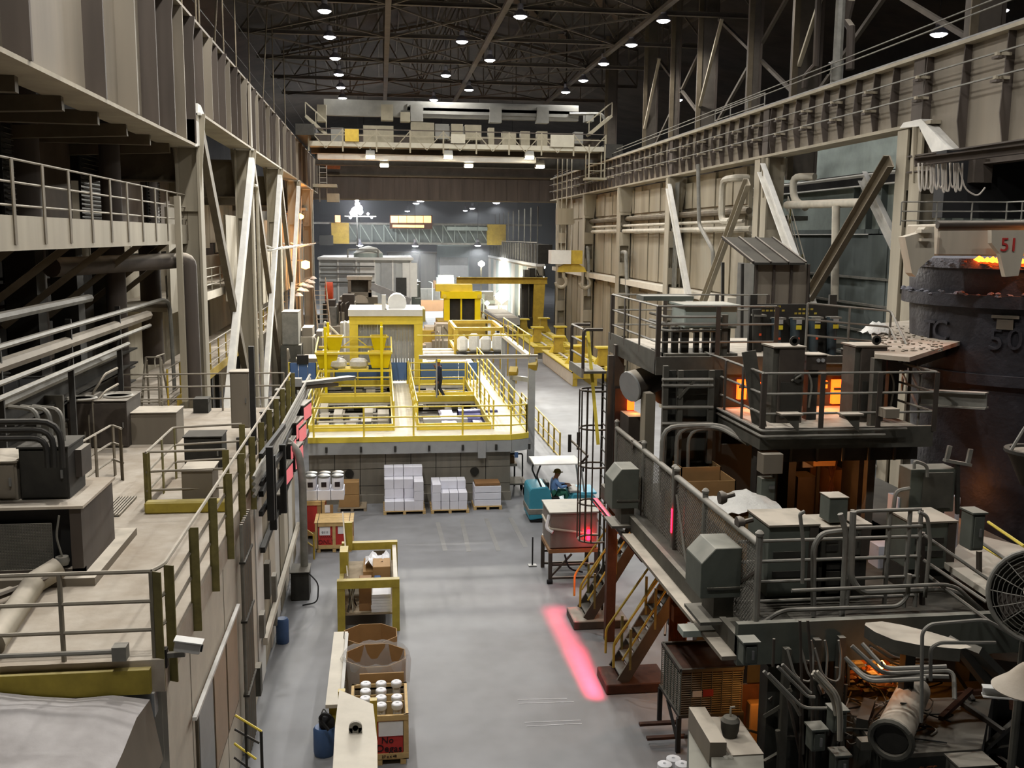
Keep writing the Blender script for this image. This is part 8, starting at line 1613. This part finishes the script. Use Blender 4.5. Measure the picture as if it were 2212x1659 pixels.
for k in range(2): tb('hose', 'seafoam', mb_, [PY(1546+k*12, 1618, 13.0), PY(1570+k*10, 1640, 12.6), PY(1582+k*8, 1690, 12.6)], .05, 8, .1)
for i in range(3): c = PZ(1436+i*19, 1650-(i % 2)*12, 1.0); t = thing('paper_roll', 'small white roll standing at the bottom edge, %s from the left' % ORD[i], 'roll', (c.x, c.y, .5), 'white rolls at the bottom edge'); ob('roll', M().lathe((c.x, c.y, .5), [(.12, 0), (.12, .5), (.03, .51), (.03, .48), (.001, .48)], 14), 'paper', t, smooth=True); 
c = PZ(1450, 1665, .95); bx('roll_crate', 'wood', None, c.x-.3, c.x+.35, c.y-.35, c.y+.25, 0, .5, label='wooden box under the small white rolls', cat='box')
# ================================================================== lower right: tank, pipe, ducts, conduits
TZ = 2.7; A = PZ(1905, 1632, TZ); tk = thing('settling_tank', 'flat topped steel tank with scattered cables at the lower right', 'tank', (A.x+1, A.y+1, 0))
pts = [A, PZ(2120, 1618, TZ), PZ(2150, 1470, TZ), PZ(1835, 1480, TZ), PZ(1815, 1510, TZ)]
ob('top_plate', M().prism(pts, (0, 0, -.06)), 'tank_top', tk); ob('body', M().prism([q+Vector((0, 0, -.06)) for q in pts], (0, 0, -TZ+.06)), 'dark_panel', tk); q = PY(1975, 1653, A.y-.02); text('stencil', 'SVTE', .12, 'rust_orange', tk, (A.x+.65, A.y-.04, TZ-.22), (1, 0, 0), (0, 0, 1), .004)
for k in range(22): u_, v_ = rnd.uniform(1850, 2080), rnd.uniform(1490, 1600); pp = [PZ(u_+rnd.uniform(-60, 60), v_+rnd.uniform(-35, 25), TZ+.02+.01*k % .1) for _ in range(5)]; tb('loose_cable', ('mach_dark', 'black_metal', 'pipe_grey')[k % 3], tk, pp, .011, 5, .25)
hp_ = thing('hot_scrap_pile', 'pile of orange glowing scrap behind the tank', 'scrap pile', PZ(1900, 1470, TZ))
for i in range(120):
    q = PZ(rnd.uniform(1835, 1985), rnd.uniform(1430, 1500), TZ); s = rnd.uniform(.04, .16); ob('scrap', M().hexa([q+Vector((-s, -s*.6, 0)), q+Vector((s, -s*.5, 0)), q+Vector((s*.8, s*.6, .02)), q+Vector((-s*.7, s*.5, 0))], [q+Vector((-s*.6, -s*.4, s*.5)), q+Vector((s*.7, -s*.3, s*.4)), q+Vector((s*.5, s*.4, s*.6)), q+Vector((-s*.5, s*.3, s*.5))]), ('rust_orange', 'slag', 'mach_brown')[i % 3], hp_)
point('glow', hp_, PZ(1900, 1462, TZ)+Vector((0, .1, .35)), 14, (1, .36, .06), .12)
lp = thing('scrap_lamp', 'small orange heat lamp above the glowing scrap', 'lamp', PZ(1905, 1440, TZ+.8)); ob('glass', M().lathe(PZ(1905, 1436, TZ+.9), [(.01, -.06), (.06, 0), (.01, .06)], 8), 'sodium', lp); tb('arm', 'mach_dark', lp, [PZ(1905, 1436, TZ+.95), PZ(1905, 1430, TZ+1.4)], .015, 5)
fp_ = thing('flanged_pipe', 'thick open steel pipe with flange lying on the tank', 'pipe', PZ(1940, 1560, TZ)); p, q = PZ(1925, 1598, TZ+.3), PZ(1975, 1490, TZ+.4)
m = M(); d_ = (q-p).normalized(); ob('barrel', M().cyl(p, q, .24, .22, 20, caps=False), 'hook_cream', fp_, smooth=True); ob('bore', M().cyl(p+d_*.02, q, .21, .19, 20, caps=True), 'mach_dark', fp_, smooth=True); fa = d_.orthogonal().normalized(); fb = d_.cross(fa); ob('flange', M().tube([p+fa*(.26*math.cos(2*math.pi*k/20))+fb*(.26*math.sin(2*math.pi*k/20)) for k in range(21)], .045, 6), 'mach', fp_, smooth=True); bx('cradle', 'mach', fp_, p.x-.25, p.x+.25, p.y+.3, p.y+.45, TZ, TZ+.12); tb('winding', 'mach_dark', fp_, [lerp(p, q, .35)+Vector((0, 0, .26)), lerp(p, q, .5)+Vector((.2, 0, .12)), lerp(p, q, .7)+Vector((0, 0, .25))], .015, 5)
br('steel_block', 'mach_dark', None, PZ(1862, 1565, TZ+.08), PZ(1878, 1520, TZ+.08), .16, .16, label='dark steel block lying on the tank left of the pipe', cat='block')
cabinet('small grey pump starter box at the tank corner', [PZ(2060, 1650, TZ).x-.15, PZ(2060, 1650, TZ).x+.35, PZ(2060, 1650, TZ).y-.35, PZ(2060, 1650, TZ).y-.05, 0, TZ+.15], 'mach', 1, name='starter_box', cat='box')
p = PZ(2160, 1650, 1.2); ob('red_drum', M().lathe((p.x, p.y, 0), [(.32, 0), (.33, .4), (.34, .42), (.33, .44), (.33, 1.1), (.3, 1.15), (.001, 1.15)], 20), 'red_drum', None, label='red drum in the lower right corner behind the starter box', cat='drum', smooth=True)
# curved dusty trough
cv = thing('curved_trough', 'curved dusty trough cover sweeping to the right below the mezzanine', 'trough', PZ(1980, 1380, 4.1)); top_ = [(1870, 1345), (1905, 1342), (1950, 1350), (2010, 1365), (2060, 1380), (2100, 1398)]; bot_ = [(1868, 1350), (1890, 1365), (1930, 1382), (1985, 1393), (2030, 1398), (2075, 1402)]
ob('cover', M().sheet([[PZ(u, v, 4.1) for u, v in top_], [PZ(u, v, 4.1) for u, v in bot_]]), 'girder', cv, smooth=True); ob('side_skirt', M().sheet([[PZ(u, v, 4.1) for u, v in bot_], [PZ(u, v, 4.1)-Vector((0, 0, .18)) for u, v in bot_]]), 'mach', cv, smooth=True)
for (a, b) in (((2060, 1385), (2150, 1500)), ((2100, 1398), (2190, 1490))): ob('down_leg', M().bar(PZ(*a, 4.05), PZ(*b, 3.2), .25, .1), 'mach', cv)
bx('support', 'mach_dark', cv, PZ(1960, 1370, 4.1).x, PZ(1960, 1370, 4.1).x+.15, PZ(1960, 1370, 4.1).y, PZ(1960, 1370, 4.1).y+.15, 0, 4.05)
# conduit bundles
def bundle(label, lines, y, r=.035, mat='pipe_grey', y2=None):
    for k, pts in enumerate(lines):
        n_ = len(pts); tb('conduit', mat, None, [PY(u, v, y+((y2 or y)-y)*i/(n_-1)+.03*k) for i, (u, v) in enumerate(pts)], r*.68, 7, .12, label='%s, %s' % (label, ('first', 'second', 'third', 'fourth', 'fifth')[k]+' of the bundle'), cat='conduit', group=label)
bundle('grey conduit crossing above the glowing scrap', [[(1840, 1395), (1905, 1455), (2060, 1448), (2062, 1510)], [(1862, 1390), (1912, 1445), (2045, 1440)], [(1835, 1435), (1875, 1472), (2000, 1466)], [(1825, 1420), (1870, 1465), (1985, 1460), (2050, 1462)]], 12.1, .045, y2=11.5)
bundle('thin conduit fanning out above the scrap', [[(1895, 1395), (1935, 1422), (2010, 1420)], [(1880, 1398), (1930, 1430), (2010, 1430)], [(1885, 1405), (1936, 1438), (2010, 1437)]], 12.9, .022)
bundle('bent conduit diving to the left of the tank', [[(1758, 1450), (1805, 1500), (1812, 1540), (1812, 1600)], [(1765, 1450), (1812, 1502), (1818, 1545), (1816, 1600)], [(1755, 1455), (1798, 1505), (1805, 1545)]], 11.7, .035, 'pipe_light')
bundle('slanting conduit behind the grey machine box', [[(1660, 1455), (1735, 1530), (1790, 1530)], [(1680, 1440), (1745, 1505), (1760, 1506)], [(1690, 1435), (1748, 1495), (1752, 1497)], [(1650, 1450), (1715, 1520), (1728, 1545)]], 12.1, .035)
bundle('tall bent conduit rising before the curved trough', [[(1990, 1560), (1992, 1365), (2010, 1348), (2130, 1338), (2200, 1380)], [(2010, 1470), (2010, 1400), (2030, 1388), (2150, 1388)]], 11.1, .035)
bundle('horizontal conduit under the mezzanine front beam', [[(1640, 1368), (1835, 1350), (1845, 1370), (1845, 1410)], [(1640, 1360), (1820, 1358), (1832, 1372), (1832, 1480)], [(1625, 1400), (1760, 1398)], [(1640, 1345), (1960, 1330)]], 13.1, .04)
bundle('vertical conduit below the mezzanine corner', [[(1728, 1340), (1732, 1480), (1728, 1660)], [(1745, 1340), (1752, 1430), (1758, 1660)], [(1672, 1380), (1670, 1440)], [(1700, 1500), (1735, 1659)]], 12.3, .03, 'mach_brown')
for i, (u, v) in enumerate(((1610, 1400), (1800, 1545), (1805, 1640), (1755, 1585))): p = PY(u, v, 12.0); cabinet('small grey terminal box among the lower conduits, %s' % ('at the left end', 'by the bent conduits', 'at the bottom edge', 'left of the tank')[i], [p.x-.1, p.x+.1, 11.8, 12.0, p.z-.15, p.z+.15], 'mach_green', 1, name='terminal_box', cat='box', group='terminal boxes among the conduits')
bk = thing('pump_skid', 'dark pump frame below the mezzanine corner', 'frame', PY(1770, 1500, 12.9)-Vector((0, 0, PY(1770, 1500, 12.9).z)))
for (u0, u1, v0) in ((1762, 1812, 1390), (1700, 1760, 1420), (1660, 1700, 1440)): a, b = PY(u0, v0, 13.1), PY(u1, v0, 13.1); bx('panel', 'dark_panel', bk, a.x, b.x, 13.1, 13.4, 0, a.z)
for (u, v0) in ((1765, 1380), (1818, 1375), (1700, 1400)): a = PY(u, v0, 12.9); bx('upright', 'mach', bk, a.x-.05, a.x+.05, 12.85, 12.95, 0, a.z)
for k in range(3): p = PY(1700+k*30, 1400, 12.7); tb('hose_loop', 'pipe_grey', bk, [p, p+Vector((.1, -.1, -.4)), p+Vector((.35, -.1, -.5)), p+Vector((.4, 0, -.1)), p+Vector((.35, 0, .1))], .018, 5, .2)
cd_ = thing('dark_machinery', 'dark sooty machinery filling the lower right background', 'machinery', (10, 14, 0)); 
for i in range(14): x = 7.4+rnd.uniform(0, 2.6); y = 13.6+rnd.uniform(0, 1.1); bx('block', ('mach_dark', 'iron', 'dark_panel')[i % 3], cd_, x, x+rnd.uniform(.3, .8), y, y+.4, 0, rnd.uniform(1.6, 3.2))
for i in range(12): p = Vector((7.8+rnd.uniform(0, 1.5), 11.8+rnd.uniform(0, 1.2), rnd.uniform(2.0, 2.9))); br('strut', ('iron', 'mach', 'rust')[i % 3], cd_, p, p+Vector((rnd.uniform(-.9, .9), rnd.uniform(.1, .8), rnd.uniform(-.3, .3))), .07, .07)
# industrial fan and lamp shade at the right edge
c = PY(2245, 1290, 10.6); fr2 = .56; fn = thing('drum_fan', 'large dusty wire guard fan at the right edge', 'fan', c-Vector((0, 0, 1.2)))
ax = Vector((-.55, -.8, .12)).normalized(); mrot = ax.to_track_quat('Z', 'Y').to_matrix()
def fl2(p_): return c+mrot @ Vector(p_)
ob('rim', M().tube([fl2((fr2*math.cos(t_), fr2*math.sin(t_), 0)) for t_ in [2*math.pi*k/32 for k in range(33)]], .03, 8), 'pipe_grey', fn, smooth=True)
gm = M()
for k in range(1, 11): gm.tube([fl2((fr2*k/11*math.cos(t_), fr2*k/11*math.sin(t_), .12*(1-(k/11)**2))) for t_ in [2*math.pi*j/24 for j in range(25)]], .006, 4)
for k in range(16): t_ = 2*math.pi*k/16; gm.tube([fl2((.05*math.cos(t_), .05*math.sin(t_), .12)), fl2((fr2*.6*math.cos(t_), fr2*.6*math.sin(t_), .08)), fl2((fr2*math.cos(t_), fr2*math.sin(t_), 0))], .007, 4)
ob('wire_guard', gm, 'pipe_grey', fn, kind='stuff'); ob('back_shroud', M().sheet([[fl2((r_*math.cos(t_), r_*math.sin(t_), z_)) for t_ in [2*math.pi*j/32 for j in range(33)]] for r_, z_ in ((fr2, 0), (fr2*.98, -.2), (fr2*.3, -.28))]), 'mach', fn, smooth=True)
for k in range(4): t_ = k*math.pi/2+.4; ob('blade', M().hexa([fl2((.06*math.cos(t_), .06*math.sin(t_), -.06)), fl2((.5*math.cos(t_-.3), .5*math.sin(t_-.3), -.12)), fl2((.5*math.cos(t_+.35), .5*math.sin(t_+.35), -.03)), fl2((.1*math.cos(t_+.5), .1*math.sin(t_+.5), -.04))], [fl2((.06*math.cos(t_), .06*math.sin(t_), -.05)), fl2((.5*math.cos(t_-.3), .5*math.sin(t_-.3), -.11)), fl2((.5*math.cos(t_+.35), .5*math.sin(t_+.35), -.02)), fl2((.1*math.cos(t_+.5), .1*math.sin(t_+.5), -.03))]), 'mach_brown', fn)
cy('hub', 'mach', fn, fl2((0, 0, -.1)), fl2((0, 0, .13)), .07); tb('stand', 'mach', fn, [c+Vector((0, .2, -.5)), (c.x, c.y+.3, 0)], .05, 8)
c = PY(2215, 1490, 9.6); sh = thing('lamp_shade', 'dusty conical white lamp shade in the right corner', 'lamp shade', c); ob('shade', M().lathe(c, [(.34, 0), (.35, .015), (.2, .14), (.1, .26), (.06, .3), (.001, .3)], 28), 'dusty_roof', sh, smooth=True); tb('stem', 'pipe_grey', sh, [c+Vector((0, 0, .3)), c+Vector((0, 0, .9)), c+Vector((.6, .2, 1.0))], .035, 8, .1)
ib('bottom_beam', 'white_paint', None, PY(2122, 1492, 10.2), PY(2230, 1500, 10.0), .12, .12, .015, label='short white channel beam behind the lamp shade', cat='beam')

cw_ = thing('hanging_clutter', 'tangle of dark pipes and hangers below the mezzanine corner', 'pipework', (7, 13.2, 0))
for i in range(34):
    u = rnd.uniform(1655, 1830); v = rnd.uniform(1400, 1640); p = PY(u, v, 12.7+rnd.uniform(0, .5)); L_ = rnd.uniform(.3, 1.0)
    if i % 3: tb('pipe', ('pipe_grey', 'mach', 'mach_dark')[i % 3], cw_, [p, p+Vector((rnd.uniform(-.05, .1), 0, -L_))], rnd.uniform(.015, .04), 6)
    else: br('bar', ('mach', 'mach_brown')[i % 2], cw_, p, p+Vector((rnd.uniform(-.4, .4), rnd.uniform(-.2, .2), rnd.uniform(-.3, .1))), .05, .05)
for i in range(9):
    u = rnd.uniform(1860, 2120); p = PY(u, rnd.uniform(1340, 1420), 13.5); tb('pipe', 'pipe_grey', cw_, [p, p+Vector((rnd.uniform(.3, .9), .1, rnd.uniform(-.08, .08)))], .025, 6)
